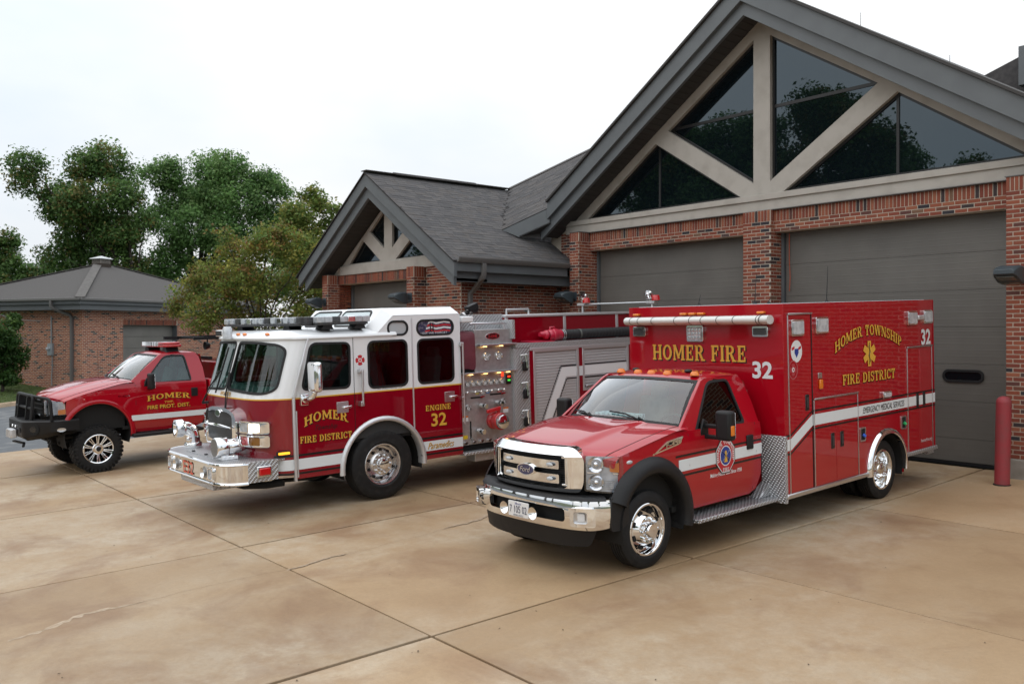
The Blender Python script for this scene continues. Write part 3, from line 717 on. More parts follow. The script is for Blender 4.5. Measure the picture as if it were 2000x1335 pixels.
b = MB(); b.beam((WX, WYF-.04, 6.115), (WX, 15.4, 6.115), .26, .02); b.build('ridge_cap', SOFF if False else mat('ridge_cap', (.085, .078, .075), .9), wroof, smooth=0)
b = MB(); b.prism([(WX-.16, 6.09), (WX, 6.17), (WX+.16, 6.09)], 1, 11.75, 14.3); b.build('ridge_vent', mat('ridge_vent', (.025, .024, .024), .8), wroof, smooth=0)
# right-hand eave of the wing: fascia boards, soffit, gutter, downspout
solid('eave_fascia', [(-15.64, -15.572, WYF+.081, 14.2, 3.47, 3.72)], FASCIA); solid('lower_eave_fascia', [(-15.80, -15.72, WYF+.161, 14.6, 3.255, 3.50)], FASCIA)
solid('eave_soffit', [(-16.25, -15.80, 11.5, 14.6, 3.27, 3.30)], SOFF)
b = MB(); b.loft([[(x, y, z) for x, z in ((-15.570, 3.66), (-15.50, 3.66), (-15.475, 3.70), (-15.455, 3.745), (-15.455, 3.772), (-15.47, 3.772), (-15.49, 3.70), (-15.570, 3.69))] for y in (WYF+.06, 14.19)], close=True, caps=True); gt = b.build('gutter', GUTTER, ST, smooth=0)
b = MB(); b.box(-23.16, -23.03, WYF+.02, 15, 3.62, 3.74); b.build('gutter', GUTTER, ST, smooth=0, bevel=.01)
dy = hitp(918, 590, (XR+.05, 0, 0), (1, 0, 0)).y; dy2 = hitp(945, 540, (-15.52, 0, 0), (1, 0, 0)).y
def rtube(m, pts, a, b_):
    prev = None; rows = []
    for i, p in enumerate(pts):
        p = Vector(p); t = (Vector(pts[min(i+1, len(pts)-1)])-Vector(pts[max(i-1, 0)])).normalized(); s = t.cross(Vector((.0, 1, 0))); s = s.normalized() if s.length > .1 else Vector((1, 0, 0)); q = t.cross(s)
        rows.append([p+s*a*x+q*b_*y for x, y in ((-1, -1), (1, -1), (1, 1), (-1, 1))])
    m.loft(rows, close=True, caps=True)
m = MB(); rtube(m, [(-15.52, dy2, 3.66), (-15.52, dy2, 3.42), (-15.56, dy2-.01, 3.34), (-16.10, dy+.05, 3.10), (XR+.06, dy, 3.02), (XR+.06, dy, 2.6), (XR+.06, dy, .1)], .04, .05); m.build('downspout', GUTTER, gt, smooth=30, bevel=.008)
# roof plane that joins the wing to the main gable, with its own eave box
C1 = Vector((-16.03, 13.99, 5.10)); nrm = (VA-VB).cross(C1-VB); D1 = hitp(1185, 278, VB, nrm)
eu = (C1-VB).normalized(); nv = nrm.normalized(); nv = nv if nv.z > 0 else -nv; ev = nv.cross(eu); ev = ev if ev.z > 0 else -ev
b = MB(); b.add([VA, VB, C1, D1, VA-nv*.05, VB-nv*.05, C1-nv*.05, D1-nv*.05], CUBE_F[:0]+[(0, 1, 2, 3), (7, 6, 5, 4), (0, 4, 5, 1), (1, 5, 6, 2), (2, 6, 7, 3), (3, 7, 4, 0)])
r2 = b.build('roof', MT['roof_felt'], ST, smooth=0)
def inq(c):
    Q = [VA, VB, C1, D1]; q = [(p-VB).dot(eu) for p in Q]; r = [(p-VB).dot(ev) for p in Q]; x, y = (c-VB).dot(eu), (c-VB).dot(ev); k = False
    for i in range(4):
        if (r[i-1] > y) != (r[i] > y) and x < (q[i]-q[i-1])*(y-r[i-1])/(r[i]-r[i-1])+q[i-1]: k = not k
    return k
mn = min((p-VB).dot(eu) for p in (VA, VB, C1, D1))-.3; mx = max((p-VB).dot(eu) for p in (VA, VB, C1, D1))+.3
shingles(VB+eu*mn+nv*.005, eu, ev, mx-mn, 7, r2, inq)
b = MB(); b.beam(VA+nv*.02, D1+nv*.02, .14, .03, nv); b.build('ridge_cap', MT['ridge_cap'], r2, smooth=0)
hd = Vector((eu.x, eu.y, 0)).normalized(); pn = Vector((-hd.y, hd.x, 0)); pn = pn if pn.y > 0 else -pn
pA, pB = hitp(1074, 436, C1, pn), hitp(1014, 463, C1, pn); B2 = hitp(981, 449, C1, pn)
b = MB(); dn = Vector((0, 0, -.03)); b.add([C1+dn*.3, B2+dn*.3, pB, pA]+[p+pn*.08 for p in (C1+dn*.3, B2+dn*.3, pB, pA)], [(0, 1, 2, 3), (7, 6, 5, 4), (0, 4, 5, 1), (1, 5, 6, 2), (2, 6, 7, 3), (3, 7, 4, 0)]); b.build('eave_fascia', FASCIA, r2, smooth=0)
b = MB(); q = [pA, pB, pB+Vector((.35, .6, 0)), Vector((-16.2, 14.62, pA.z)), pA+Vector((0, .6, 0))]; b.add(q+[p+Vector((0, 0, .03)) for p in q], [(0, 1, 2, 3, 4), (9, 8, 7, 6, 5)]+[(i, (i+1) % 5, 5+(i+1) % 5, 5+i) for i in range(5)]); b.build('eave_soffit', SOFF, r2, smooth=0)
# higher roof far behind on the right, with a vent stack, and lightning rods on the main ridge
q = [hitp(x, y, (0, 21, 0), (0, 1, 0)) for x, y in ((1880, 170), (2000, 106), (2160, 20), (2400, 200), (2400, 420), (1880, 420))]
b = MB(); b.prism([(p.x, p.z) for p in q], 1, 21, 21.4); r3 = b.build('rear_roof', mat('far_shingle', (.09, .085, .085), .95, noise=(9, (.065, .062, .063), .4, .6, 6)), ST, smooth=0)
p = hitp(2006, 112, (0, 20.8, 0), (0, 1, 0)); b = MB(); b.box(p.x-.14, p.x+.3, 20.7, 21.1, p.z-.6, p.z+.25); b.box(p.x-.02, p.x+.18, 20.8, 21.0, p.z+.25, p.z+.6); b.build('vent_stack', FASCIA, r3, smooth=0, bevel=.01)
for px, y0, y1 in ((1681, 62, 25), (1855, 132, 108)):
    a = hitp(px, y0, (0, 14.3, 0), (0, 1, 0)); c = hitp(px, y1, (0, 14.3, 0), (0, 1, 0)); b = MB(); b.cyl(a, c, .006, .004, 6); b.build('lightning_rod', GUTTER, ST)
BR.finish(ST, 'brickwork', hid, 300); SG.finish(ST, 'shingle_roofing', hid, 300)
# wall lights
LAMPH = mat('lamp_housing', (.045, .06, .07), .45); LAMPL = mat('lamp_glass', (.10, .10, .085), .15, 0, .5)
def wall_light(px, py, xw, yf, label):
    p = hitp(px, py, (xw, 0, 0), (1, 0, 0)); p = hitp(px, py, (0, yf-.34, 0), (0, 1, 0)); z = p.z; x = xw
    r_ = tag(empty('wall_light', (x, yf, z)), label, 'wall light', 'bronze wall lights on the brick pillars')
    m = MB(); m.box(-.055, .055, -.14, .0, -.05, .065); m.box(-.1, .1, -.012, 0, -.11, .11); m.build('bracket', LAMPH, r_, bevel=.008)
    m = MB(); rows = []
    for y, zt, zb, hw in ((-.13, .075, -.14, .12), (-.17, .11, -.16, .155), (-.30, .115, -.13, .17), (-.44, .085, -.055, .165), (-.51, .045, -.02, .14)):
        rows.append([(-hw, y, zb), (hw, y, zb), (hw, y, zt-.03), (hw*.8, y, zt), (-hw*.8, y, zt), (-hw, y, zt-.03)])
    m.loft(rows, close=True, caps=True); m.build('housing', LAMPH, r_, bevel=.006)
    m = MB(); m.add([(-.12, -.19, -.158), (.12, -.19, -.158), (.12, -.46, -.055), (-.12, -.46, -.055), (-.12, -.19, -.166), (.12, -.19, -.166), (.12, -.46, -.063), (-.12, -.46, -.063)], [(0, 1, 2, 3), (4, 5, 6, 7), (0, 1, 5, 4), (1, 2, 6, 5), (2, 3, 7, 6), (3, 0, 4, 7)]); m.build('lens', LAMPL, r_, smooth=0)
wall_light(636, 588, -22.05, YWp-.01, 'bronze wall light at the far left pillar of the station wing')
wall_light(808, 578, -17.77, YWp-.01, 'bronze wall light on the pillar right of the wing door')
wall_light(1110, 578, -15.36, YP-.01, 'bronze wall light above the fire engine body, on the left pillar of the large bays')
wall_light(1972, 533, -5.66, YP-.01, 'blue-grey wall light at the right edge of the picture beside the nearest door')
# bollard
p = gpt(1957, 946); b = MB(); b.cyl((0, 0, -.05), (0, 0, 1.2), .102, n=28, caps=False)
b.lathe([(.102, 1.2), (.095, 1.232), (.075, 1.262), (.04, 1.282), (.001, 1.288)], 28, axis=2)
bo = tag(empty('bollard', p, (0, R(1.2), 0)), 'faded red steel bollard beside the nearest bay door', 'bollard')
b.build('post', mat('faded_red', (.30, .035, .045), .6, noise=(7, (.24, .045, .05), .4, .65, 5), bump=(30, .2, .003)), bo, smooth=40)
b = MB(); b.lathe([(.104, -.02), (.125, -.02), (.118, .006), (.103, .012)], 28, axis=2); b.build('base_joint', JOINT, bo)
# ------------------------------------------------------------ lettering
def _arc(cx, cy, rx, ry, a0, a1, tx, ty, n=14):
    o = []; i = []
    for k in range(n+1):
        a = R(a0+(a1-a0)*k/n); o.append((cx+rx*math.cos(a), cy+ry*math.sin(a))); i.append((cx+(rx-tx)*math.cos(a), cy+(ry-ty)*math.sin(a)))
    return [[o[k], o[k+1], i[k+1], i[k]] for k in range(n)]
def _r(x0, x1, y0, y1): return [[(x0, y0), (x1, y0), (x1, y1), (x0, y1)]]
_T, _t, _S = .2, .12, .07
def _v(x, y0=0, y1=1, s=3, T=None):
    T = T or _T; p = _r(x, x+T, y0, y1)
    if s & 1: p += _r(x-_S, x+T+_S, y0, y0+.1)
    if s & 2: p += _r(x-_S, x+T+_S, y1-.1, y1)
    return p
def _d(x0, y0, x1, y1, T): return [[(x0, y0), (x0+T, y0), (x1+T, y1), (x1, y1)]]
SLAB = {
 'A': (.86, lambda: _d(.04, 0, .33, 1, .11)+_d(.6, 0, .31, 1, .2)+_r(.2, .66, .25, .36)+_r(-.02, .25, 0, .1)+_r(.52, .88, 0, .1)),
 'C': (.8, lambda: _arc(.42, .5, .4, .5, 48, 312, .2, .12)+_r(.62, .76, .64, .98)+_r(.62, .74, .04, .3)),
 'D': (.85, lambda: _v(.09)+_arc(.34, .5, .46, .5, -90, 90, .2, .12)+_r(.1, .36, .88, 1)+_r(.1, .36, 0, .12)),
 'E': (.74, lambda: _v(.09)+_r(.09, .68, .88, 1)+_r(.09, .68, 0, .12)+_r(.2, .52, .45, .56)+_r(.58, .68, .7, 1)+_r(.58, .68, 0, .3)+_r(.44, .52, .36, .66)),
 'F': (.7, lambda: _v(.09)+_r(.09, .66, .88, 1)+_r(.2, .5, .44, .55)+_r(.56, .66, .68, 1)+_r(.43, .51, .34, .65)),
 'G': (.86, lambda: _arc(.42, .5, .4, .5, 48, 318, .2, .12)+_r(.62, .76, .64, .98)+_r(.58, .78, .0, .45)+_r(.46, .84, .38, .48)),
 'H': (.92, lambda: _v(.09)+_v(.63)+_r(.2, .7, .45, .56)),
 'I': (.38, lambda: _v(.09)),
 'L': (.68, lambda: _v(.09)+_r(.09, .64, 0, .12)+_r(.54, .64, 0, .34)),
 'M': (1.12, lambda: _v(.1, T=.13)+_v(.83)+_d(.47, .12, .1, 1, .2)+_d(.44, .12, .83, 1, .13)),
 'N': (.94, lambda: _v(.09, T=.12)+_v(.72, T=.12)+_d(.62, 0, .09, 1, .22)),
 'O': (.86, lambda: _arc(.43, .5, .42, .5, 0, 360, .2, .12, 28)),
 'P': (.76, lambda: _v(.09)+_arc(.38, .72, .34, .28, -90, 90, .19, .11)+_r(.1, .4, .89, 1)+_r(.1, .4, .44, .55)),
 'R': (.9, lambda: _v(.09)+_arc(.4, .73, .33, .27, -90, 90, .19, .11)+_r(.1, .42, .89, 1)+_r(.1, .42, .46, .57)+_d(.62, 0, .34, .5, .21)+_r(.56, .92, 0, .1)),
 'S': (.68, lambda: _arc(.34, .73, .29, .27, 30, 270, .17, .12)+_arc(.34, .27, .31, .27, -150, 90, .17, .12)+_r(.5, .62, .68, .98)+_r(.04, .16, .02, .32)),
 'T': (.76, lambda: _v(.28, s=1)+_r(.03, .73, .88, 1)+_r(.03, .13, .66, 1)+_r(.63, .73, .66, 1)),
 'W': (1.2, lambda: _d(.26, 0, .02, 1, .2)+_d(.3, 0, .5, 1, .11)+_d(.76, 0, .52, 1, .2)+_d(.8, 0, 1.02, 1, .11)+_r(-.02, .3, .9, 1)+_r(.94, 1.2, .9, 1)+_r(.46, .78, .9, 1)),
 'Y': (.84, lambda: _v(.3, 0, .5, 1)+_d(.3, .42, .04, 1, .2)+_d(.32, .42, .62, 1, .11)+_r(-.02, .3, .9, 1)+_r(.52, .82, .9, 1)),
 '.': (.3, lambda: _r(.05, .23, 0, .18)), ' ': (.38, lambda: [])}
def slab_polys(txt, track=.08):
    x = 0; L = []
    for ch in txt:
        w_, f = SLAB[ch]; L += [[(p[0]+x, p[1]) for p in q] for q in f()]; x += w_+track
    return L, x-track
_fc = {}
def sans_polys(txt, bold=0., shear=0.):
    k = (txt, bold, shear)
    if k not in _fc:
        cu = bpy.data.curves.new('t', 'FONT'); cu.body = txt; cu.size = 1; cu.offset = bold; cu.shear = shear; cu.resolution_u = 3
        ob = bpy.data.objects.new('t', cu); COL.objects.link(ob); bpy.context.view_layer.update()
        me = bpy.data.meshes.new_from_object(ob.evaluated_get(bpy.context.evaluated_depsgraph_get()))
        V = [v.co for v in me.vertices]; L = [[(V[i].x, V[i].y) for i in p.vertices] for p in me.polygons]
        bpy.data.objects.remove(ob); bpy.data.curves.remove(cu); bpy.data.meshes.remove(me)
        xs_ = [p[0] for q in L for p in q]; ys_ = [p[1] for q in L for p in q]; x0, y0 = min(xs_), min(ys_); h = max(ys_)-y0
        _fc[k] = ([[((p[0]-x0)/h, (p[1]-y0)/h) for p in q] for q in L], (max(xs_)-x0)/h)
    return _fc[k]
def letter(parent, txt, face, u0, u1, v0, v1, base, m=None, style='slab', shadow=None, warp=None, bold=.0, shear=0., name='lettering', sh=(.012, -.012), track=.08):
    """text fitted in u0..u1, v0..v1 on a face: 'L' left side (x=base), 'F' front (y=base), or a function (u,v,t)->xyz"""
    P, W = slab_polys(txt, track) if style == 'slab' else sans_polys(txt, bold, shear)
    if face == 'L': mp_ = lambda u, v, t: (base+t, u, v)
    elif face == 'F': mp_ = lambda u, v, t: (u, base-t, v)
    else: mp_ = face
    # one object per word: group the glyph polygons at wide gaps
    ext = sorted((min(p[0] for p in q), max(p[0] for p in q), k) for k, q in enumerate(P)); words = []; rt = -9
    for a, c, k in ext:
        if a-rt > (.30 if style == 'slab' else .23): words.append([])
        words[-1].append(k); rt = max(rt, c)
    def put(ks, mat_, du, dv, t0, nm):
        b = MB()
        for k in ks:
            Q = []
            for x, y in P[k]:
                u, v = x/W, y
                if warp: u, v = warp(u, v)
                Q.append(mp_(u0+(u1-u0)*u+du, v0+(v1-v0)*v+dv, t0+(k % 5)*.00012))
            b.add(Q, [tuple(range(len(Q)))])
        return b.build(nm, mat_, parent, smooth=0, fix=False)
    for ks in words:
        o = put(ks, m or GOLD, 0, 0, .0028, name)
        if shadow: q = put(ks, shadow, sh[0], sh[1], .0012, 'lettering_shadow'); q.parent = o if parent.parent is None else parent
    return o
def decal(parent, name, poly, face, base, m, t=.001):
    mp_ = (lambda u, v, q: (base+q, u, v)) if face == 'L' else (lambda u, v, q: (u, base-q, v)) if face == 'F' else face
    b = MB(); panel(b, poly, [], lambda u, v, q: mp_(u, v, t-q), t*.6); return b.build(name, m, parent, smooth=0)
def circ(cu, cv, ru, rv=None, n=20, a0=0): return [(cu+ru*math.cos(2*math.pi*k/n+a0), cv+(rv or ru)*math.sin(2*math.pi*k/n+a0)) for k in range(n)]

# ------------------------------------------------------------ wheels (axis along x, outer face towards +x when s=1)
def wheel(parent, loc, Rr, W, rim, s=1, holes=8, lugs=10, deep=False, lug_tread=0, rimmat=None, spokes=0, holer=.03):
    w_ = empty('wheel', loc, (0, 0, 0 if s > 0 else math.pi), parent); h = W/2; rb_ = rim+.012
    t = MB(); g2 = .008
    prof = [(rb_, -h*.78), (rb_+.03, -h*.93), ((Rr+rim)/2, -h), (Rr-.05, -h*.96), (Rr-.012, -h*.84), (Rr, -h*.74)]
    for k in range(-2, 3):
        c = k*h*.3
        if not lug_tread: prof += [(Rr, c-h*.11), (Rr-g2, c-h*.09), (Rr-g2, c-h*.05), (Rr, c-h*.03)]
    prof += [(Rr, h*.74), (Rr-.012, h*.84), (Rr-.05, h*.96), ((Rr+rim)/2+.01, h), (rim+.05, h*.965), (rim+.045, h*.985), (rim+.03, h*.95), (rb_, h*.8)]
    t.lathe(prof, 64, axis=0)
    if lug_tread:
        for k in range(lug_tread):
            a = 2*math.pi*k/lug_tread
            for (xc, w2, da) in ((-h*.72, h*.42, 0), (-h*.22, h*.34, .5), (h*.22, h*.34, 0), (h*.72, h*.42, .5)):
                aa = a+da*2*math.pi/lug_tread; M = Matrix.Rotation(aa, 3, 'X'); c = M @ Vector((xc, 0, Rr-.002)); L_ = 2*math.pi*Rr/lug_tread*.62
                t.obox(c, (w2, L_, .022), M)
            M = Matrix.Rotation(a, 3, 'X'); t.obox(M @ Vector((h*.97, 0, Rr-.045)), (.02, 2*math.pi*Rr/lug_tread*.5, .06), M); t.obox(M @ Vector((-h*.97, 0, Rr-.045)), (.02, 2*math.pi*Rr/lug_tread*.5, .06), M)
    t.build('tyre', RUBBER, w_, smooth=40, fix=not lug_tread)
    r = MB(); face = h*.35 if not deep else -h*.55; RM = rimmat or CHROME
    if spokes:
        r.lathe([(rim+.016, h*.86), (rim+.004, h*.9), (rim-.012, h*.84), (rim-.03, h*.5), (rim-.035, -h*.8)], 48, axis=0); r.build('rim', RM, w_, smooth=40)
        d = MB(); d.lathe([(.001, h*.05), (rim*.75, h*.0), (rim-.036, -h*.1)], 32, axis=0); d.build('brake_disc', DARK, w_)
        q = MB()
        for k in range(spokes):
            for o_ in (-.09, .09):
                a = 2*math.pi*k/spokes+o_; M = Matrix.Rotation(a, 3, 'X'); q.obox(M @ Vector((h*.52, 0, rim*.64)), (.05, .020, rim*.66), M @ Matrix.Rotation(R(10), 3, 'Y'))
        q.build('spokes', RM, w_, bevel=.005)['kind'] = 'stuff'
        c = MB(); c.lathe([(.105, h*.3), (.105, h*.62), (.092, h*.7), (.06, h*.7), (.058, h*.82), (.0505, h*.84), (.001, h*.84)], 32, axis=0); c.build('hub', RM, w_)
        c = MB(); c.lathe([(.044, h*.84), (.044, h*.87), (.001, h*.875)], 24, axis=0); c.build('hub_cap', PLAST, w_)
        return w_
    pr = [(rim+.018, h*.87), (rim+.01, h*.92), (rim-.006, h*.9), (rim-.022, h*.7)]
    if deep: pr += [(rim-.03, h*.2), (rim-.035, face+.06), (rim-.06, face+.02), (rim*.62, face+.02), (rim*.58, face+.06), (rim*.36, face+.08)]
    else: pr += [(rim-.03, face-.01), (rim-.055, face-.012), (rim*.62, face+.05), (rim*.56, face+.07), (rim*.36, face+.072)]
    pr += [(.001, face+.07)]
    r.lathe(pr, 48, axis=0); r.build('rim', RM, w_, smooth=35)
    ho = MB(); rh = rim*.72
    for k in range(holes):
        a = 2*math.pi*(k+.5)/holes; c = Vector((0, math.cos(a)*rh, math.sin(a)*rh))
        zf = face+.022 if not deep else face+.024
        ho.cyl(c+Vector((zf-.02, 0, 0)), c+Vector((zf+(.004 if deep else .012), 0, 0)), holer, n=14)
    ho.build('hand_holes', DARK, w_)['kind'] = 'stuff'
    lu = MB(); rl = rim*.46
    for k in range(lugs):
        a = 2*math.pi*k/lugs; c = Vector((face+.06, math.cos(a)*rl, math.sin(a)*rl)); lu.cyl(c, c+Vector((.05, 0, 0)), .017, .012, 8)
    lu.build('lug_nuts', CHROME, w_)['kind'] = 'stuff'
    hb = MB(); hb.lathe([(rim*.34, face+.06), (rim*.33, face+.11), (rim*.27, face+.135), (rim*.1, face+.14), (.001, face+.14)], 28, axis=0); hb.build('hub', CHROME, w_)
    return w_
def pbox(parent, name, x0, x1, y0, y1, z0, z1, m, bevel=.006, loc=None):
    b = MB(); b.box(x0, x1, y0, y1, z0, z1); return b.build(name, m, parent, bevel=bevel, loc=loc, smooth=30)
def frame_ring(parent, name, poly, w_, mapf, th, m, bevel=.004):
    b = MB(); panel(b, poly, [inset(poly, w_)], mapf, th); return b.build(name, m, parent, bevel=bevel)
class Plan:
    """plan curve x>=0 mirrored; s is arc length from the centre line"""
    def __init__(s, pts):
        P = [Vector(p) for p in pts]; Q = []
        for i in range(len(P)-1):
            p0 = P[i-1] if i else Vector((-P[1].x, P[1].y)); p1, p2 = P[i], P[i+1]; p3 = P[i+2] if i+2 < len(P) else P[i+1]*2-P[i]
            for k in range(8):
                t = k/8; Q.append(.5*((2*p1)+(p2-p0)*t+(2*p0-5*p1+4*p2-p3)*t*t+(3*p1-p0-3*p2+p3)*t**3))
        Q.append(P[-1]); s.P = Q; s.S = [0]
        for a, b in zip(Q, Q[1:]): s.S.append(s.S[-1]+(b-a).length)
    def at(s, q):
        sg = 1 if q >= 0 else -1; q = abs(q); i = 0
        while i < len(s.S)-2 and s.S[i+1] < q: i += 1
        a, b = s.P[i], s.P[i+1]; t = (q-s.S[i])/(s.S[i+1]-s.S[i]); p = a+(b-a)*t; d = (b-a).normalized()
        return Vector((p.x*sg, p.y)), Vector((-d.y*-1*sg, -d.x))   # point, outward normal
    def map(s, lean=None):
        def f(u, v, t):
            p, n = s.at(u); y = lean(u, v) if lean else 0
            return (p.x-n.x*t, p.y-n.y*t+y, v)
        return f
def scuts(a, b, st=.06):
    n = int((b-a)/st); return [(0, a+(b-a)*k/n) for k in range(1, n)] if n > 1 else []
# ------------------------------------------------------------ pickup-style cab shared by the ambulance and the brush truck
def ford_cab(root, dz, red, dark_glass, ext=False, full_bed=False, nose=(-.74, .26), hood_front=(1.30, 1.20), arch=(.02, .45, .56), dome=1., sillz=.5, beltz=1.34):
    L = (0, 0, dz); kw = dict(loc=L)
    def xs(y, z):
        x = 1.0-.06*max(0, (-.15-y)/.45)**2; x -= .03*max(0, (z-1.12)/.25)**2+.03*max(0, (.8-z)/.3)**2; return x
    side = []
    ac, az, ar = arch
    A = [(ac+ar*math.cos(R(a)), az+ar*math.sin(R(a))) for a in range(142, -1, -8)]
    A = [p for p in A if p[1] > sillz-.02]
    belt = beltz
    zt = lambda y: hood_front[1]+(1.40-hood_front[1])*max(0, min(1, (y+.5)/1.0))**.8
    top = [(y, zt(y)) for y in (.5, .25, 0, -.25, -.42)]+([(-.53, zt(-.5)-.01), (-.56, az+.44)] if ext else [])
    poly = A+[(ac+ar+.03, sillz), (1.84, sillz), (1.97, sillz+.05), (2.05, sillz+.22), (2.08, belt-.1), (2.08, belt), (.6, belt+.035)]+top
    for s in (1, -1):
        b = MB(); panel(b, poly, [], lambda u, v, t: (s*(xs(u, v)-t), u, v), .03, [(1, z) for z in (.65, .8, .95, 1.08, 1.16, 1.22, 1.28, 1.33)]+[(0, y) for y in (-.4, -.3, -.2, -.1, .1, .3)])
        body = b.build('body_side', red, root, smooth=30, **kw)
        # door seams
        sm = MB()
        for P in ([(.70, belt), (.69, 1.0), (.70, sillz+.03)], [(1.97, belt), (1.96, 1.0), (1.90, sillz+.05)]):
            sm.tube([(s*(xs(*p)+.0005), p[0], p[1]) for p in P], .004, 5)
        sm.build('door_seam', SEAL, body)
        h = MB(); h.obox((s*1.003, 1.83, 1.12), (.03, .13, .17)); hd_ = h.build('door_handle', PLAST, body, bevel=.012)
        # greenhouse side
        xm = lambda z: .965-(z-belt)*.37
        out_ = [(.56, belt+.02), (.6, belt-.005), (2.08, belt-.005), (2.07, belt+.25), (2.02, belt+.48), (1.95, belt+.565), (1.30, belt+.565), (1.22, belt+.535)]
        hole = rpoly([(.86, belt+.012), (1.79, belt+.012), (1.72, belt+.52), (1.33, belt+.52)], [.03, .06, .07, .10])
        b = MB(); panel(b, out_, [hole], lambda u, v, t: (s*(xm(v)-t), u, v), .04); gr = b.build('window_surround', red, root, smooth=25, bevel=.006, **kw)
        frame_ring(gr, 'window_seal', inset(hole, -.012), .028, lambda u, v, t: (s*(xm(v)+.006-t), u, v), .02, SEAL, 0)
        b = MB(); panel(b, hole, [], lambda u, v, t: (s*(xm(v)-.012-t), u, v), .004); b.build('side_window', dark_glass, gr, smooth=0)
    # hood and fender tops
    rows = []; XV = [0, .14, .28, .40, .465, .49, .52, .545, .60, .72, .82, .89, .94, .975, 1.0]
    sh = lambda a: 1+.04*dome*(a/.47)**3 if a < .47 else 1+.04*dome-.34*dome*min(1, (a-.47)/.07) if a < .54 else (1-.30*dome)*(1-.06*(1-abs(a-.72)/.2 if abs(a-.72) < .2 else 0)*dome-((a-.54)/.46)**2.4)
    NV = 12
    for j in range(NV+1):
        v = j/NV; row = []
        for a in [-x for x in XV[::-1][:-1]]+XV:
            q = abs(a); yf = nose[0]+nose[1]*q*q; yr = .46+.24*q*q; y = yf+(yr-yf)*v
            ze = zt(y)-.004; zc = hood_front[0]+(1.462-hood_front[0])*(1-(1-v)**1.7)
            z = ze+(zc-ze)*sh(q)
            if j == 0: z -= .03*(1-q*.5)
            x = a*(xs(y, 1.05)-.004)*(1-.0*q)
            row.append((x, y, z))
        if j == 0: rows.append([(q_[0]*.995, q_[1]+.012, q_[2]-.085) for q_ in row])
        rows.append(row)
    b = MB(); b.loft(rows); hood = b.build('hood', red, root, smooth=60, sub=1, **kw)
    for s in (1, -1):
        k = XV.index(.89); ix = (len(XV)-1)+s*k; sm = MB(); sm.tube([Vector(r_[ix])+Vector((0, 0, -.0005)) for r_ in rows], .0035, 5); sm.build('hood_seam', SEAL, hood)
    # cowl and wipers
    b = MB(); cw = []
    for a in [k/8 for k in range(-8, 9)]:
        q = abs(a); cw.append([(a*.93, .46+.24*q*q-.01, 1.452-.062*q*q), (a*.90, .53+.24*q*q, 1.45-.05*q*q)])
    b.loft(cw); b.build('cowl', PLAST, root, smooth=60, **kw)
    # windscreen
    def ws(a, t):
        q = abs(a); p0 = Vector((.885*a, .50+.22*q*q, 1.445-.05*q*q)); p1 = Vector((.715*a, 1.13+.13*q*q, 1.905-.03*q*q)); p = p0.lerp(p1, t); return p+Vector((0, -.025, .03))*math.sin(math.pi*t)
    def grid(a0, a1, t0, t1, na=14, nt_=6): return [[ws(a0+(a1-a0)*i/na, t0+(t1-t0)*j/nt_) for i in range(na+1)] for j in range(nt_+1)]
    b = MB(); b.loft(grid(-.97, .97, .02, .975)); wsc = b.build('windscreen', GLASS, root, smooth=80, **kw)
    b = MB()
    for g4 in ((-1, 1, 0, .055), (-1, 1, .93, 1), (-1, -.955, .0, 1), (.955, 1, 0, 1)): b.loft([[p+Vector((0, -.004, .004)) for p in r_] for r_ in grid(*g4)])
    b.build('windscreen_border', SEAL, wsc, smooth=80)
    for (a0, a1, t1) in ((.52, -.05, .13), (-.36, -.86, .11)):
        b = MB(); b.tube([ws(a0, .02)+Vector((0, -.02, .01)), ws((a0+a1)/2, t1*.8)+Vector((0, -.02, .022)), ws(a1, t1)+Vector((0, -.015, .018))], .011, 6); b.tube([ws(a0+.1, .005)+Vector((0, -.03, .0)), ws(a0-.06, .05)+Vector((0, -.03, .03))], .013, 6); b.build('wiper', PLAST, root, **kw)
    # A-pillars
    for s in (1, -1):
        b = MB(); rw = []
        for k in range(7):
            t = k/6; p = ws(s*.99, t); z = belt+.02+.52*t; q = Vector((s*(xm(z)), .56+.69*t, z)); q = Vector((s*(xm(p.z) if p.z > belt else .975), .60+.66*t, p.z-.012))
            rw.append([p, p.lerp(q, .5)+Vector((s*.012, -.006, .008)), q])
        b.loft(rw); b.build('windscreen_pillar', red, root, smooth=60, **kw)
    # roof and rear of the cab
    rows = []
    for j, (y, dzr, wx) in enumerate(((1.13, -.006, .735), (1.20, .024, .755), (1.45, .048, .765), (1.75, .05, .765), (1.95, .035, .76), (2.03, .0, .75), (2.07, -.06, .745))):
        row = []
        for a in (-1, -.95, -.85, -.6, -.3, 0, .3, .6, .85, .95, 1):
            q = abs(a); row.append((a*wx, y+(.13*q*q if j < 2 else .06*q*q if j == 2 else 0), 1.905+dzr-.035*q**4-(.012 if q == 1 else 0)+(.01*(1-q))))
        rows.append(row)
    b = MB(); b.loft(rows); roof = b.build('roof', red, root, smooth=70, sub=1, **kw)
    b = MB(); b.loft([[(x*.745, 2.068, 1.86), (x*.86, 2.08, 1.6), (x*.965, 2.08, 1.3), (x*.99, 2.06, .8), (x*.96, 1.97, .52)] for x in (-1, -.85, 0, .85, 1)]); b.build('cab_back', red, root, smooth=60, **kw)
    pbox(root, 'floor', -.93, .93, .45, 2.03, .5, .56, DARK, 0, L)
    # interior
    b = MB(); b.prism([(.62, .7), (.62, 1.33), (.72, 1.405), (.95, 1.40), (1.06, 1.34), (1.08, 1.15), (.95, .7)], 0, -.9, .9); b.build('dashboard', INTER, root, bevel=.02, **kw)
    b = MB(); c = Vector((.40, 1.10, 1.31)); ax = Vector((0, -.82, .57)); u_ = Vector((1, 0, 0)); v_ = ax.cross(u_)
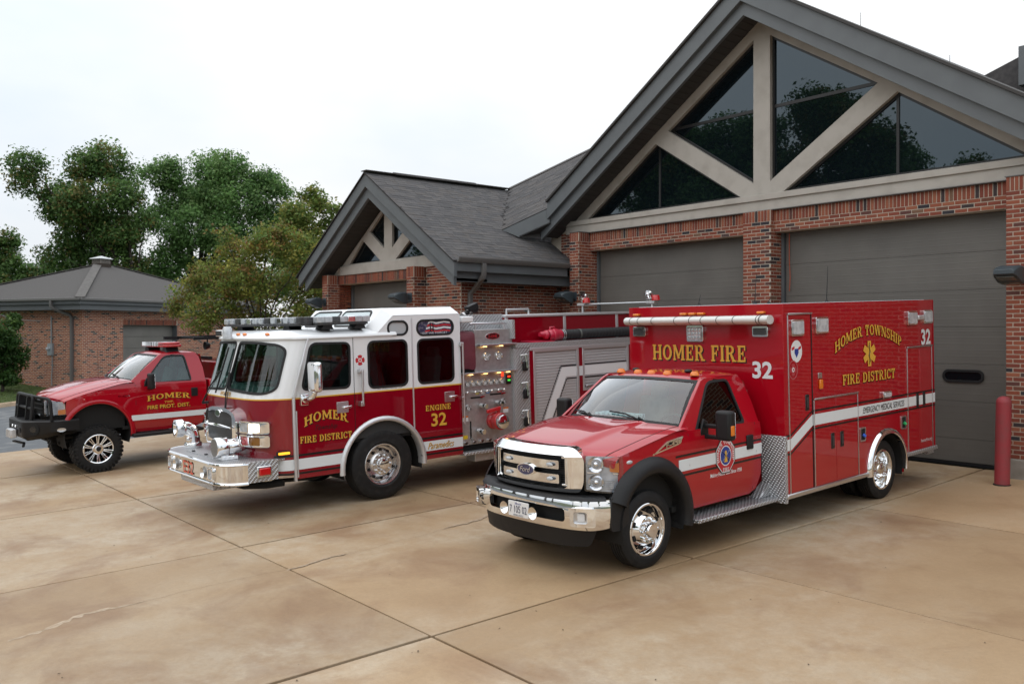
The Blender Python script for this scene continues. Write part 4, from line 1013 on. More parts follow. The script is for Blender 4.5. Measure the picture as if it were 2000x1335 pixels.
    b.tube([c+(u_*math.cos(2*math.pi*k/24)+v_*math.sin(2*math.pi*k/24))*.19 for k in range(24)], .016, 8, close=True); b.beam(c-u_*.18, c+u_*.18, .05, .03, ax); b.cyl(c, c-ax*.25, .035); b.build('steering_wheel', INTERD, root, **kw)
    for xc in (-.42, .42):
        b = MB(); b.obox((xc, 1.50, .98), (.5, .5, .16)); b.obox((xc, 1.82, 1.28), (.5, .14, .62), Matrix.Rotation(R(-14), 3, 'X')); b.obox((xc, 1.93, 1.63), (.26, .09, .2), Matrix.Rotation(R(-10), 3, 'X')); b.build('seat', INTER, root, bevel=.04, seg=3, **kw)
    return wsc, roof, ws
def tow_mirror(root, s, dz, loc, hw, sizes, amber=True, arms=2):
    m_ = empty('mirror', (0, 0, dz), (0, 0, 0), root); x, y, z = loc
    b = MB(); b.obox((s*x, y, z), sizes); hd = b.build('mirror_head', PLAST, m_, bevel=.035, seg=3)
    b = MB(); b.obox((s*x, y+sizes[1]/2+.002, z), (sizes[0]*.84, .006, sizes[2]*.84)); b.build('mirror_glass', CHROME, m_, bevel=.01)
    b = MB()
    for k in range(arms): zz = z-.02-(.12*k); b.beam((s*.93, y+.02, zz-.005), (s*x, y, zz), .06, .045)
    b.prism([(y-.12, z-.2), (y+.08, z-.2), (y+.06, z+.02), (y-.02, z+.06)], 0, min(s*.955, s*.985), max(s*.955, s*.985)); b.build('mirror_arm', PLAST, m_, bevel=.012)
    if amber:
        b = MB(); b.obox((s*(x+sizes[0]/2-.005), y-.01, z-.05), (.03, .06, .11)); b.build('mirror_lamp', AMBER, m_, bevel=.008)
    return m_

# ------------------------------------------------------------ ambulance
AMB = tag(empty('ambulance', (-7.42, 7.0, -.317), (math.atan(.036), 0, R(2.3))), 'red ambulance with a tall box body, chrome grille and white side stripe, nearest the camera', 'ambulance')
def arc_pts(cy, cz, r, a0, a1, n=18): return [(cy+r*math.cos(R(a0+(a1-a0)*k/n)), cz+r*math.sin(R(a0+(a1-a0)*k/n))) for k in range(n+1)]
MX = 1.21
prof = [(2.257, .44)]+arc_pts(4.79, .43, .50, 178, -14)+[(5.30, .565), (6.30, .565), (6.30, 2.74), (2.257, 2.74)]
b = MB(); b.prism(prof, 0, -MX, MX); mod = b.build('module_body', RED, AMB, bevel=.045, seg=4, smooth=40)
b = MB(); rows = [[(x, y, z) for y, z in arc_pts(4.79, .43, .492, 182, -18)] for x in (-1.19, 1.19)]; b.loft(rows); b.build('wheel_well', DARK, AMB, smooth=60)
pbox(AMB, 'chassis', -.55, .55, -.6, 6.2, .38, .55, DARK, .01); pbox(AMB, 'module_floor', -1.16, 1.16, 2.3, 4.2, .40, .46, DARK, 0); pbox(AMB, 'rear_step', -1.1, 1.1, 6.30, 6.5, .42, .50, DPLATE, .01)
pbox(AMB, 'roof_skin', -1.12, 1.12, 2.36, 6.2, 2.735, 2.746, mat('roof_grey', (.42, .45, .47), .5), .01)
for s in (1, -1):
    pbox(AMB, 'rub_rail', min(s*1.17, s*1.235), max(s*1.17, s*1.235), 2.27, 4.27, .395, .452, ALU, .012); pbox(AMB, 'rub_rail', min(s*1.17, s*1.235), max(s*1.17, s*1.235), 5.28, 6.33, .515, .572, DPLATE, .012)
    b = MB(); rows = []
    for y, z in arc_pts(4.79, .43, .5, 185, -8, 24):
        d = Vector((y-4.79, z-.43)).normalized(); rows.append([(s*1.19, y-d.x*.012, z-d.y*.012), (s*1.255, y-d.x*.012, z-d.y*.012), (s*1.262, y+d.x*.01, z+d.y*.01), (s*1.25, y+d.x*.045, z+d.y*.045), (s*1.208, y+d.x*.06, z+d.y*.06)])
    b.loft(rows); b.build('wheel_arch_trim', CHROME, AMB, smooth=60)
    pbox(AMB, 'kick_plate', min(s*.885, s*1.222), max(s*.885, s*1.222), 2.235, 2.29, .345, 1.155, DPLATE, .008)
    b = MB(); b.prism([(.66, .37), (2.26, .37), (2.26, .415), (.66, .415)], 0, min(s*.80, s*1.13), max(s*.80, s*1.13)); b.prism([(2.0, .415), (2.26, .415), (2.26, .58)], 0, min(s*.86, s*1.0), max(s*.86, s*1.0)); b.build('running_board', DPLATE, AMB, bevel=.01)
# side doors of the module
DRIP = ALU
def mdoor(y0, y1, z0, z1, split_=None, handles=()):
    halves = [(y0, y1)] if split_ is None else [(y0, split_), (split_, y1)]
    for i, (a, c) in enumerate(halves):
        d = pbox(AMB, 'compartment_door', MX-.02, MX+.005, a+.004, c-.004, z0, z1, RED, .004)
        if i == 0: pbox(d, 'drip_rail', MX, MX+.022, y0-.02, y1+.02, z1+.004, z1+.024, DRIP, .004); pbox(d, 'door_edge', MX, MX+.009, y0-.022, y0-.004, z0, z1, DRIP, .002)
        if split_ is None or i == 1: pbox(d, 'door_edge', MX, MX+.009, y1+.004, y1+.02, z0, z1, DRIP if split_ else SEAL, .002)
        for hy, hz in handles:
            if a < hy < c: pbox(d, 'handle', MX, MX+.014, hy-.04, hy+.04, hz-.1, hz+.1, BLACKV, .012); pbox(d, 'handle_pull', MX+.012, MX+.02, hy-.022, hy+.022, hz-.065, hz+.065, PLASTG, .008)
mdoor(2.365, 2.865, .455, 2.60, None, [(2.75, 1.518)])
mdoor(2.925, 3.985, .458, 1.53, 3.435, [(3.34, .98), (3.57, .98)])
mdoor(5.44, 6.20, .575, 2.055, 5.82, [(5.72, 1.29), (5.93, 1.30)])
# stripe with black pinstripes
def strip(P, w0, w1, m, base=MX+.0065, name='stripe', t=.0015, parent=AMB, face='L'):
    up = [(p[0], p[1]+w1) for p in P]; lo = [(p[0], p[1]+w0) for p in P]; return decal(parent, name, lo+up[::-1], face, base, m, t)
SP = [(2.262, .972), (2.37, .975), (2.86, 1.222), (6.295, 1.222)]
strip(SP, 0, .136, STRIPE); strip(SP, .170, .192, BLACKV, name='pinstripe'); strip(SP, -.052, -.030, BLACKV, name='pinstripe')
letter(AMB, 'EMERGENCY MEDICAL SERVICES', 'L', 4.13, 5.30, 1.250, 1.332, MX+.0085, BLACKV, 'sans', shear=.12)
def arch_w(k): return lambda u, v: (u, v+k*(1-(2*u-1)**2))
letter(AMB, 'HOMER TOWNSHIP', 'L', 3.43, 5.25, 2.085, 2.225, MX+.006, GOLD, shadow=BLACKV, warp=arch_w(1.45))
letter(AMB, 'FIRE DISTRICT', 'L', 3.61, 5.045, 1.665, 1.80, MX+.006, GOLD, shadow=BLACKV)
letter(AMB, '32', 'L', 5.87, 6.17, 2.085, 2.315, MX+.006, STRIPE, 'sans', bold=.03); letter(AMB, 'homerfire.org', 'L', 5.81, 6.17, .655, .72, MX+.008, STRIPE, 'sans')
b = MB(); SY, SZ = 4.33, 2.04
star = []
for k in range(3):
    a = R(90+60*k); d = Vector((math.cos(a), math.sin(a))); n_ = Vector((-d.y, d.x)); b.add([(MX+.0075+k*.0002, SY+d.x*p+n_.x*q, SZ+d.y*p+n_.y*q) for p, q in ((-.17, -.045), (.17, -.045), (.17, .045), (-.17, .045))], [(0, 1, 2, 3)])
b.build('star_of_life', GOLD, AMB, smooth=0, fix=False)
b = MB(); b.box(MX+.008, MX+.0092, SY-.006, SY+.006, SZ-.15, SZ+.15); b.tube([(MX+.009, SY+.022*math.sin(k*.9), SZ-.12+.24*k/14) for k in range(15)], .004, 5); b.build('staff_emblem', BLACKV, AMB)
WSTK = mat('sticker_white', (.75, .76, .77), .4); BLU = mat('badge_blue', (.02, .05, .28), .4); STKR = mat('sticker_red', (.5, .02, .03), .4)
decal(AMB, 'round_sticker', circ(2.53, 2.16, .125, .135), 'L', MX+.006, WSTK, .0015); decal(AMB, 'sticker_badge', [(2.49, 2.19), (2.57, 2.19), (2.575, 2.14), (2.53, 2.08), (2.485, 2.14)], 'L', MX+.008, BLU, .001)
for yy in (2.455, 2.60): decal(AMB, 'sticker_flag', [(yy-.03, 2.17), (yy+.03, 2.19), (yy+.03, 2.225), (yy-.03, 2.205)], 'L', MX+.008, STKR, .001)
def maltese(parent, cy, cz, r, face, base, m1, m2):
    P = []
    for k in range(4):
        a = 90*k; P += [(cy+r*q*math.cos(R(a+d)), cz+r*q*math.sin(R(a+d))) for d, q in ((-32, .95), (-12, 1.), (12, 1.), (32, .95), (45, .42))]
    decal(parent, 'cross_emblem', P, face, base, m1, .0014); decal(parent, 'cross_centre', circ(cy, cz, r*.38), face, base+.0016, m2, .001); decal(parent, 'cross_core', circ(cy, cz, r*.2), face, base+.0028, m1, .001)
b = MB(); panel(b, circ(2.45, 1.94, .10, .115), [circ(2.45, 1.94, .09, .105)], lambda u, v, q: (MX+.008-q, u, v), .0015); b.build('round_sticker', mat('sticker_pink', (.45, .12, .13), .4), AMB, smooth=0); maltese(AMB, 2.45, 1.94, .075, 'L', MX+.0065, mat('emblem_red', (.42, .05, .06), .4), WSTK)
# lights on the module
def warn_light(y0, y1, z0, z1, name='warning_light', lens=LENSW, face='L', base=MX, d=.045):
    mp_ = (lambda u, v, t: (base+t, u, v)) if face == 'L' else (lambda u, v, t: (u, base-t, v))
    b = MB(); panel(b, rrect(y0, y1, z0, z1, .02, 3), [], lambda u, v, t: mp_(u, v, d*.7-t), d*.7); w_ = b.build(name, CHROME, AMB, bevel=.01)
    b = MB(); panel(b, rrect(y0+.022, y1-.022, z0+.022, z1-.022, .015, 3), [], lambda u, v, t: mp_(u, v, d-t), d*.5); b.build('lens', lens, w_, bevel=.012)
    return w_
warn_light(2.40, 2.675, 2.345, 2.545); warn_light(2.955, 3.245, 2.355, 2.56); warn_light(5.425, 5.71, 2.385, 2.585); warn_light(5.925, 6.205, 2.395, 2.59)
pbox(AMB, 'load_light', MX, MX+.05, 5.72, 5.91, 2.455, 2.52, SATIN, .012); warn_light(4.66, 4.89, 1.40, 1.50, lens=LENSW)
pbox(AMB, 'switch_plate', MX, MX+.008, 3.02, 3.11, 1.795, 1.865, ALU, .003); b = MB(); b.obox((MX+.012, 3.07, 1.72), (.03, .075, .12)); b.build('marker_light', AMBER, AMB, bevel=.012)
for yy, zz, cc in ((4.115, .975, (.03, .12, .6)), (5.285, 1.015, (.02, .4, .12))):
    d = frame_ring(AMB, 'outlet_box', rrect(yy-.075, yy+.075, zz-.095, zz+.095, .02, 3), .02, lambda u, v, t: (MX+.012-t, u, v), .012, ALU, .003); pbox(d, 'outlet_recess', MX, MX+.004, yy-.057, yy+.057, zz-.077, zz+.077, DARK, .002)
    b = MB(); b.cyl((MX+.004, yy, zz), (MX+.03, yy+.02, zz-.03), .022); b.build('plug', mat('plug_colour', cc, .4), d)
# front of the module
YF = 2.257
b = MB(); rows = [[(x, 2.12-.105*math.cos(a)*(1 if abs(x) < 1.08 else .75), 2.555+.055*math.sin(a)) for a in [2*math.pi*k/14 for k in range(14)]] for x in (-1.125, -1.10, -1.0, 0, 1.0, 1.10, 1.125)]
b.loft(rows, close=True, caps=True); lb = b.build('light_bar', mat('bar_lens', (.60, .61, .59), .22, 0, .5), AMB, smooth=50); pbox(lb, 'light_bar_base', -1.08, 1.08, 2.08, 2.257, 2.50, 2.56, SATIN, .01)
for x in (-1.0, -.86, -.62, -.24, .0, .18, .42, .66, .99, 1.03): b = MB(); b.lathe([(.058, -.005), (.058, .005)], 14, o=(x, 2.12, 2.555), axis=0); q = b.build('band', SEAL, lb); q.scale = (1, 1, 1)
for q in lb.children:
    if q.name.startswith('band'):
        for v in q.data.vertices: v.co.y = 2.12+(v.co.y-2.12)*1.83
for x in (-1.05, -.24, -.10, .04, .93): pbox(AMB, 'clearance_light', x-.05, x+.05, 2.20, 2.262, 2.625, 2.655, AMBER, .01)
warn_light(-1.12, -.90, 2.345, 2.475, 'warning_light', mat('dark_lens', (.06, .065, .07), .15, 0, .5), 'F', YF); warn_light(.80, 1.02, 2.345, 2.475, 'warning_light', MT['dark_lens'], 'F', YF); fl = warn_light(-.19, .07, 2.28, 2.49, 'flood_light', LENSW, 'F', YF, .06)
for i in range(4):
    for j in range(3): pbox(fl, 'reflector_cell', -.155+i*.053, -.115+i*.053, YF-.066, YF-.058, 2.32+j*.05, 2.355+j*.05, CHROME, .004)
letter(AMB, 'HOMER FIRE', 'F', -.80, .69, 2.03, 2.235, YF-.001, GOLD, shadow=BLACKV, sh=(.016, -.014)); letter(AMB, '32', 'F', .775, 1.06, 1.835, 2.045, YF-.001, STRIPE, 'sans', bold=.03)
for x, y, h in ((-.5, 2.9, .12), (.35, 3.3, .05), (.85, 3.9, .45), (.6, 2.6, .35)): b = MB(); b.cyl((x, y, 2.745), (x, y, 2.775), .03, .015, 10); b.cyl((x, y, 2.775), (x+.01, y+.03, 2.775+h), .006, .003, 6); b.build('antenna', SEAL, AMB)
# cab
awsc, aroof, aws = ford_cab(AMB, 0, RED, GLASSS)
for x in (-.52, -.22, .0, .24, .62): b = MB(); rows = [(.055, 0), (.052, .02), (.035, .045), (.001, .05)]; b.lathe(rows, 14, o=(x, 1.27+.1*x*x, 1.928), axis=2); q = b.build('marker_light', AMBER, AMB)
for x, y in ((-.36, 1.4), (.42, 1.45)): b = MB(); b.sphere((x, y, 1.965), .045, 12, 6, (1, 1.2, .5)); b.build('roof_antenna', SEAL, AMB)
AP = Plan([(0, -.80), (.35, -.775), (.6, -.70), (.72, -.635), (.88, -.53), (.98, -.41), (1.0, -.25)])
am = AP.map()
gro = rpoly([(-.60, 1.315), (-.725, 1.22), (-.715, .95), (-.675, .855), (.675, .855), (.715, .95), (.725, 1.22), (.60, 1.315)], [.06, .06, .1, .05, .05, .1, .06, .06])
gri = rpoly([(-.545, 1.235), (-.555, .90), (.555, .90), (.545, 1.235)], .05)
b = MB(); panel(b, gro, [gri], lambda u, v, t: am(u, v, t-.05+max(0, v-1.225)*.95+max(0, abs(u)-.57)**1.0*.22+max(0, .9-v)*.6), .13, scuts(-.7, .7, .08)+[(1, 1.225), (1, 1.26), (1, .9), (0, .57), (0, -.57), (0, .63), (0, -.63)]); gri_o = b.build('grille', CHROME, AMB, bevel=.03, seg=4, smooth=50)
b = MB(); panel(b, gri, [], lambda u, v, t: am(u, v, t+.06), .01, scuts(-.5, .5, .08)); b.build('grille_mesh', mat('grille_black', (.008, .008, .009), .6), gri_o)
for k in range(15): b = MB(); zz = .91+k*.0225; panel(b, [(-.54, zz), (.54, zz), (.54, zz+.006), (-.54, zz+.006)], [], lambda u, v, t: am(u, v, t+.045), .012, scuts(-.5, .5, .12)); b.build('grille_louvre', PLAST, gri_o)
for z0, z1 in ((1.085, 1.175), (.935, 1.03)):
    b = MB(); panel(b, rrect(-.44, .44, z0, z1, .012, 3), [], lambda u, v, t: am(u, v, t-.012), .05, scuts(-.42, .42, .08)); gb = b.build('grille_bar', CHROME, gri_o, bevel=.012)
    for u in (-.30, .34): b = MB(); p = am(u, (z0+z1)/2, -.03); b.sphere(p, .05, 12, 6, (1, .35, .45)); b.build('grille_light', LENSW, gri_o)
for s in (-1, 1):
    b = MB(); panel(b, [(s*.535, .92), (s*.475, .92), (s*.475, .94), (s*.515, .94), (s*.515, 1.2), (s*.475, 1.2), (s*.475, 1.22), (s*.535, 1.22)][::s], [], lambda u, v, t: am(u, v, t-.02), .05); b.build('grille_bracket', CHROME, gri_o, bevel=.006)
ov = lambda r1, r2: circ(0, 1.048, r1, r2, 28)
b = MB(); panel(b, ov(.135, .063), [], lambda u, v, t: am(u, v, t-.04), .03); eo = b.build('emblem', CHROME, gri_o, bevel=.006); b = MB(); panel(b, ov(.122, .052), [], lambda u, v, t: am(u, v, t-.043), .004); b.build('emblem_field', mat('emblem_blue', (.012, .02, .10), .15, 0, 1), gri_o)
letter(gri_o, 'Ford', lambda u, v, t: am(u, v, -.0435-t), -.082, .082, 1.022, 1.078, 0, mat('emblem_silver', (.8, .8, .8), .2, .9), 'sans', shear=.35)
for s in (1, -1):
    f = (lambda u, v, t: am(u*s, v, t))
    hl = rpoly([(.722, .875), (1.06, .85), (1.135, 1.05), (1.125, 1.235), (.722, 1.24)], [.02, .05, .08, .03, .03])
    b = MB(); panel(b, inset(hl, .01), [], lambda u, v, t: f(u, v, t+.03), .01, scuts(.74, 1.14, .06)); h_ = b.build('headlight', LENSW, AMB)
    for zc, hh in ((1.15, .065), (.965, .07)):
        for uc in (.84,): b = MB(); p0 = Vector(f(uc, zc, .008)); p1 = Vector(f(uc, zc, .029)); b.cyl(p0, p1, .082, .05, 20, caps=False); b.sphere(Vector(f(uc, zc, .02)), .03, 10, 6); b.build('reflector', CHROME, h_)
    for k in range(7): b = MB(); zz = .90+k*.02; panel(b, [(.76, zz), (1.03, zz), (1.03, zz+.009), (.76, zz+.009)], [], lambda u, v, t: f(u, v, t+.012), .018); b.build('reflector_rib', LENSW, h_) if zz < 1.0 else None
    b = MB(); panel(b, [(.75, 1.055), (1.1, 1.04), (1.1, 1.055), (.75, 1.07)], [], lambda u, v, t: f(u, v, t+.01), .05); b.build('divider', CHROME, h_)
    b = MB(); panel(b, rpoly([(.985, 1.075), (1.105, 1.065), (1.11, 1.165), (.985, 1.16)], .015), [], lambda u, v, t: f(u, v, t+.006), .03, scuts(.98, 1.1, .04)); b.build('turn_signal', AMBER, h_)
    b = MB(); panel(b, hl, [], lambda u, v, t: f(u, v, t-.006), .006, scuts(.74, 1.14, .05)); b.build('lens', LENSC, h_, smooth=60)
BP = Plan([(0, -.90), (.5, -.87), (.78, -.79), (.93, -.66), (1.0, -.52), (1.015, -.30)]); bm_ = BP.map()
bo_ = rpoly([(-1.13, .81), (-1.12, .53), (-.95, .50), (.95, .50), (1.12, .53), (1.13, .81)], [.04, .05, .1, .1, .05, .04]); bh = rrect(-.60, .60, .575, .715, .04, 3)
b = MB(); panel(b, bo_, [bh], lambda u, v, t: bm_(u, v, t+.018*((v-.67)/.15)**2), .05, scuts(-1.1, 1.1, .07)+[(1, z) for z in (.56, .60, .64, .68, .72, .745, .77, .79)]); bump_ = b.build('bumper', CHROME, AMB, bevel=.02, seg=3, smooth=50)
rows = []
for k in range(-14, 15): u = k/14*1.05; rows.append([bm_(u, .80, .0), bm_(u, .828, .02), bm_(u, .832, .07), bm_(u, .828, .20)])
b = MB(); b.loft(rows); b.build('bumper_pad', PLAST, bump_, smooth=60)
b = MB(); panel(b, rrect(-.62, .62, .56, .73, .02, 2), [], lambda u, v, t: bm_(u, v, t+.10), .01, scuts(-.6, .6, .1)); b.build('bumper_recess', DARK, bump_)
for s in (1, -1):
    f = (lambda u, v, t: bm_(u*s, v, t))
    b = MB(); panel(b, rpoly([(1.10, .835), (1.33, .80), (1.33, .56), (1.22, .49), (1.09, .49)], .03), [], lambda u, v, t: f(u, v, t-.012), .06, scuts(1.1, 1.33, .05)); b.build('bumper_end', PLAST, AMB, bevel=.015, smooth=50)
    q_ = rrect(.70, .93, .555, .745, .02, 3); b = MB(); panel(b, q_, [rrect(.735, .86, .59, .71, .02, 3)], lambda u, v, t: f(u, v, t-.075), .10, scuts(.7, .93, .05)); fb = b.build('fog_light_bezel', CHROME, bump_, bevel=.012)
    b = MB(); panel(b, rrect(.735, .86, .59, .71, .02, 3), [], lambda u, v, t: f(u, v, t-.035), .01); b.build('fog_lens', ALU, bump_); b = MB(); panel(b, rrect(.765, .835, .612, .688, .01, 2), [], lambda u, v, t: f(u, v, t-.05), .01); b.build('fog_badge', WSTK, bump_)
    b = MB(); c = Vector(bm_(s*.225, .625, -.02)); b.lathe([(.012, .10), (.022, .03), (.04, -.01), (.062, -.045), (.066, -.048), (.06, -.044), (.03, .0), (.001, .02)], 24, o=c, axis=1); b.build('horn', CHROME, bump_)
b = MB(); panel(b, rrect(-.16, .16, .555, .715, .012, 3), [], lambda u, v, t: (u, -.955-.0+t, v), .012); pl_ = b.build('license_plate', WSTK, bump_, bevel=.003)
letter(bump_, '7 105 02', 'F', -.135, .135, .595, .672, -.9555, mat('plate_ink', (.03, .04, .10), .5), 'sans'); letter(bump_, 'Illinois', 'F', -.05, .05, .682, .705, -.9555, MT['badge_blue'], 'sans', shear=.2); letter(bump_, 'AMBULANCE', 'F', -.08, .08, .562, .580, -.9555, MT['plate_ink'], 'sans')
b = MB(); panel(b, rpoly([(-.95, .50), (-.88, .335), (-.5, .31), (.5, .31), (.88, .335), (.95, .50)], [.02, .06, .1, .1, .06, .02]), [], lambda u, v, t: bm_(u, v, t+.035+.15*(.5-v)), .03, scuts(-.9, .9, .07)); b.build('air_dam', PLAST, AMB, bevel=.008, smooth=50)
pbox(AMB, 'radiator_support', -.6, .6, -.60, -.5, .5, 1.25, DARK, 0); b = MB(); b.box(-.9, .9, -.45, .5, .55, 1.15); b.build('engine_bay', DARK, AMB, smooth=0)
# fender flares
for s in (1, -1):
    rows = []
    for a in range(154, -17, -7):
        d = Vector((math.cos(R(a)), math.sin(R(a)))); r1 = .495; c = Vector((.03, .50)); ex = .0 if 20 < a < 160 else .0
        rows.append([(s*x, c.x+d.x*r, c.y+d.y*r) for x, r in ((.90, r1+.005), (1.045, r1), (1.085, r1+.02), (1.095, r1+.07), (1.06, r1+.145), (.985, r1+.185))])
    b = MB(); b.loft(rows, caps=False); b.build('fender_flare', PLAST, AMB, smooth=60)
    b = MB(); b.loft([[(s*x, .03+math.cos(R(a))*.50, .50+math.sin(R(a))*.50) for a in range(200, -21, -10)] for x in (.45, 1.04)]); b.build('wheel_liner', DARK, AMB, smooth=60)
    tow_mirror(AMB, s, 0, (1.26, 1.00, 1.42), .1, (.20, .13, .33), True)
    p = Vector((s*.985, -.28, 1.155)); b = MB(); b.sphere(p, .055, 12, 6, (.3, 1, .42)); b.build('fender_light', LENSW, AMB)
wheel(AMB, (.87, 0, .405), .405, .225, .262, 1, 8, 10); wheel(AMB, (-.87, 0, .405), .405, .225, .262, -1, 8, 10)
wheel(AMB, (1.04, 4.79, .405), .405, .225, .262, 1, 8, 10, deep=True); wheel(AMB, (-1.04, 4.79, .405), .405, .225, .262, -1, 8, 10, deep=True); wheel(AMB, (.76, 4.79, .405), .405, .225, .262, 1, 8, 10, deep=True)
# cab graphics
XD = 1.0015
strip([(.50, .945), (2.075, .958)], 0, .128, STRIPE, base=XD, parent=AMB); strip([(.45, .945), (2.075, .958)], .158, .180, BLACKV, base=XD, name='pinstripe'); strip([(.55, .945), (2.07, .958)], -.055, -.033, BLACKV, base=XD, name='pinstripe')
def rosette(parent, cy, cz, r, base):
    P = []
    for k in range(8): a = R(22.5+45*k); P.append((cy+r*1.02*math.cos(a), cz+r*1.12*math.sin(a)))
    decal(parent, 'shield_back', P, 'L', base, BLACKV, .0014); decal(parent, 'shield_ring', inset(P, r*.06), 'L', base+.0014, WSTK, .0009); decal(parent, 'shield_red', inset(P, r*.11), 'L', base+.0024, STKR, .0009)
    decal(parent, 'shield_field', circ(cy, cz, r*.56, r*.6), 'L', base+.0034, WSTK, .0009); decal(parent, 'shield_blue', circ(cy, cz, r*.5, r*.54), 'L', base+.0044, BLU, .0009); decal(parent, 'shield_bell', [(cy-r*.16, cz-r*.38), (cy+r*.16, cz-r*.38), (cy+r*.07, cz+r*.3), (cy-r*.07, cz+r*.3)], 'L', base+.0054, GOLD, .0009)
    b = MB(); b.beam((base+.0065, cy-r*.36, cz-r*.3), (base+.0065, cy+r*.36, cz+r*.32), .002, r*.09, (1, 0, 0)); b.beam((base+.0065, cy-r*.36, cz+r*.32), (base+.0065, cy+r*.36, cz-r*.3), .002, r*.09, (1, 0, 0)); b.build('shield_tools', ALU, parent)
    P_, W = slab_polys('HOMER TOWNSHIP'); b = MB()
    for q in P_:
        Q = []
        for x, y in q: a = R(205-230*x/W); rr_ = r*(.66+.2*y); Q.append((base+.0042, cy+rr_*math.cos(a), cz+rr_*1.06*math.sin(a)))
        b.add(Q, [tuple(range(len(Q)))])
    b.build('shield_lettering', WSTK, parent, smooth=0, fix=False)
    letter(parent, 'FIRE', 'L', cy-r*.3, cy+r*.3, cz-r*.9, cz-r*.7, base+.0015, WSTK)
rosette(AMB, 1.345, 1.02, .195, XD+.002)
letter(AMB, 'Making House Calls Since 1958', 'L', 1.06, 1.66, .795, .845, XD-.004, STRIPE, 'sans', bold=.02)
b = MB(); q = rpoly([(.06, 1.175), (.52, 1.245), (.60, 1.33), (.33, 1.30)], .02); panel(b, q, [inset(q, .014)], lambda u, v, t: (.998-t, u, v), .02); v_ = b.build('fender_badge', CHROME, AMB, bevel=.004); b = MB(); panel(b, inset(q, .014), [], lambda u, v, t: (.992-t, u, v), .01); b.build('badge_mesh', DARK, v_)
letter(v_, 'F-450', lambda u, v, t: (.996+t, u, v), .30, .56, 1.245, 1.295, 0, CHROME, 'sans', bold=.02, warp=lambda u, v: (u, v+u*.5-.3))
# cartons on the dash
CART = mat('carton_print', (.42, .52, .56), .5, noise=(30, (.10, .16, .2), .5, .56, 2)); CARTR = mat('carton_red', (.35, .05, .05), .5)
for i, (x, lab) in enumerate(((-.40, 'leftmost white carton on the ambulance dashboard behind the windscreen'), (-.24, 'second white carton from the left on the ambulance dashboard'), (-.08, 'third white carton from the left on the ambulance dashboard'), (.08, 'rightmost white carton on the ambulance dashboard'))):
    P = AMB.matrix_basis @ Vector((x, .85, 1.402)); r_ = tag(empty('carton', P, AMB.rotation_euler), lab, 'carton', 'cartons on the ambulance dashboard')
    pbox(r_, 'box', -.07, .07, -.11, .11, .002, .075, CART, .003); pbox(r_, 'label_band', -.0705, .0705, -.111, -.08, .02, .05, CARTR, 0)
# ------------------------------------------------------------ fire engine
ENG = tag(empty('fire_engine', (-12.88, 6.9, -.338), (math.atan(.036), 0, R(.6))), 'dark red fire engine with white upper cab, chrome bumper and steel pump panel', 'fire engine')
EX = 1.22
EP = Plan([(0, -1.89), (.45, -1.885), (.78, -1.855), (.98, -1.77), (1.12, -1.63), (1.20, -1.50), (1.22, -1.40)])
lean = lambda u, v: max(0, v-1.63)*.30
em = EP.map(lean); ETOT = EP.S[-1]
# front, red below and white above
b = MB(); panel(b, [(-ETOT, .56), (ETOT, .56), (ETOT, 1.628), (-ETOT, 1.628)], [], em, .03, scuts(-ETOT, ETOT, .07)); ef = b.build('front_panel', REDE, ENG, smooth=50)
wsr = rpoly([(.045, 1.735), (1.02, 1.70), (1.20, 1.76), (1.20, 2.31), (1.05, 2.385), (.70, 2.415), (.045, 2.42)], [.09, .1, .12, .10, .1, .05, .08]); wsl = [(-p[0], p[1]) for p in wsr][::-1]
b = MB(); panel(b, [(-ETOT, 1.63), (ETOT, 1.63), (ETOT, 2.46), (-ETOT, 2.46)], [wsr, wsl], em, .03, scuts(-ETOT, ETOT, .07)); ew = b.build('windscreen_frame', WHITE, ENG, smooth=50)
for P in (wsr, wsl):
    b = MB(); panel(b, inset(P, -.012), [inset(P, .022)], lambda u, v, t: em(u, v, t-.008), .03, scuts(-1.2, 1.2, .07)); b.build('window_seal', SEAL, ew)
    b = MB(); panel(b, inset(P, .0), [], lambda u, v, t: em(u, v, t+.008), .005, scuts(-1.2, 1.2, .06)); b.build('windscreen', GLASSE, ew, smooth=60)
b = MB(); panel(b, [(-ETOT, 1.615), (ETOT, 1.615), (ETOT, 1.634), (-ETOT, 1.634)], [], lambda u, v, t: em(u, v, t-.003), .004, scuts(-ETOT, ETOT, .07)); b.build('gold_band', GOLD, ENG)
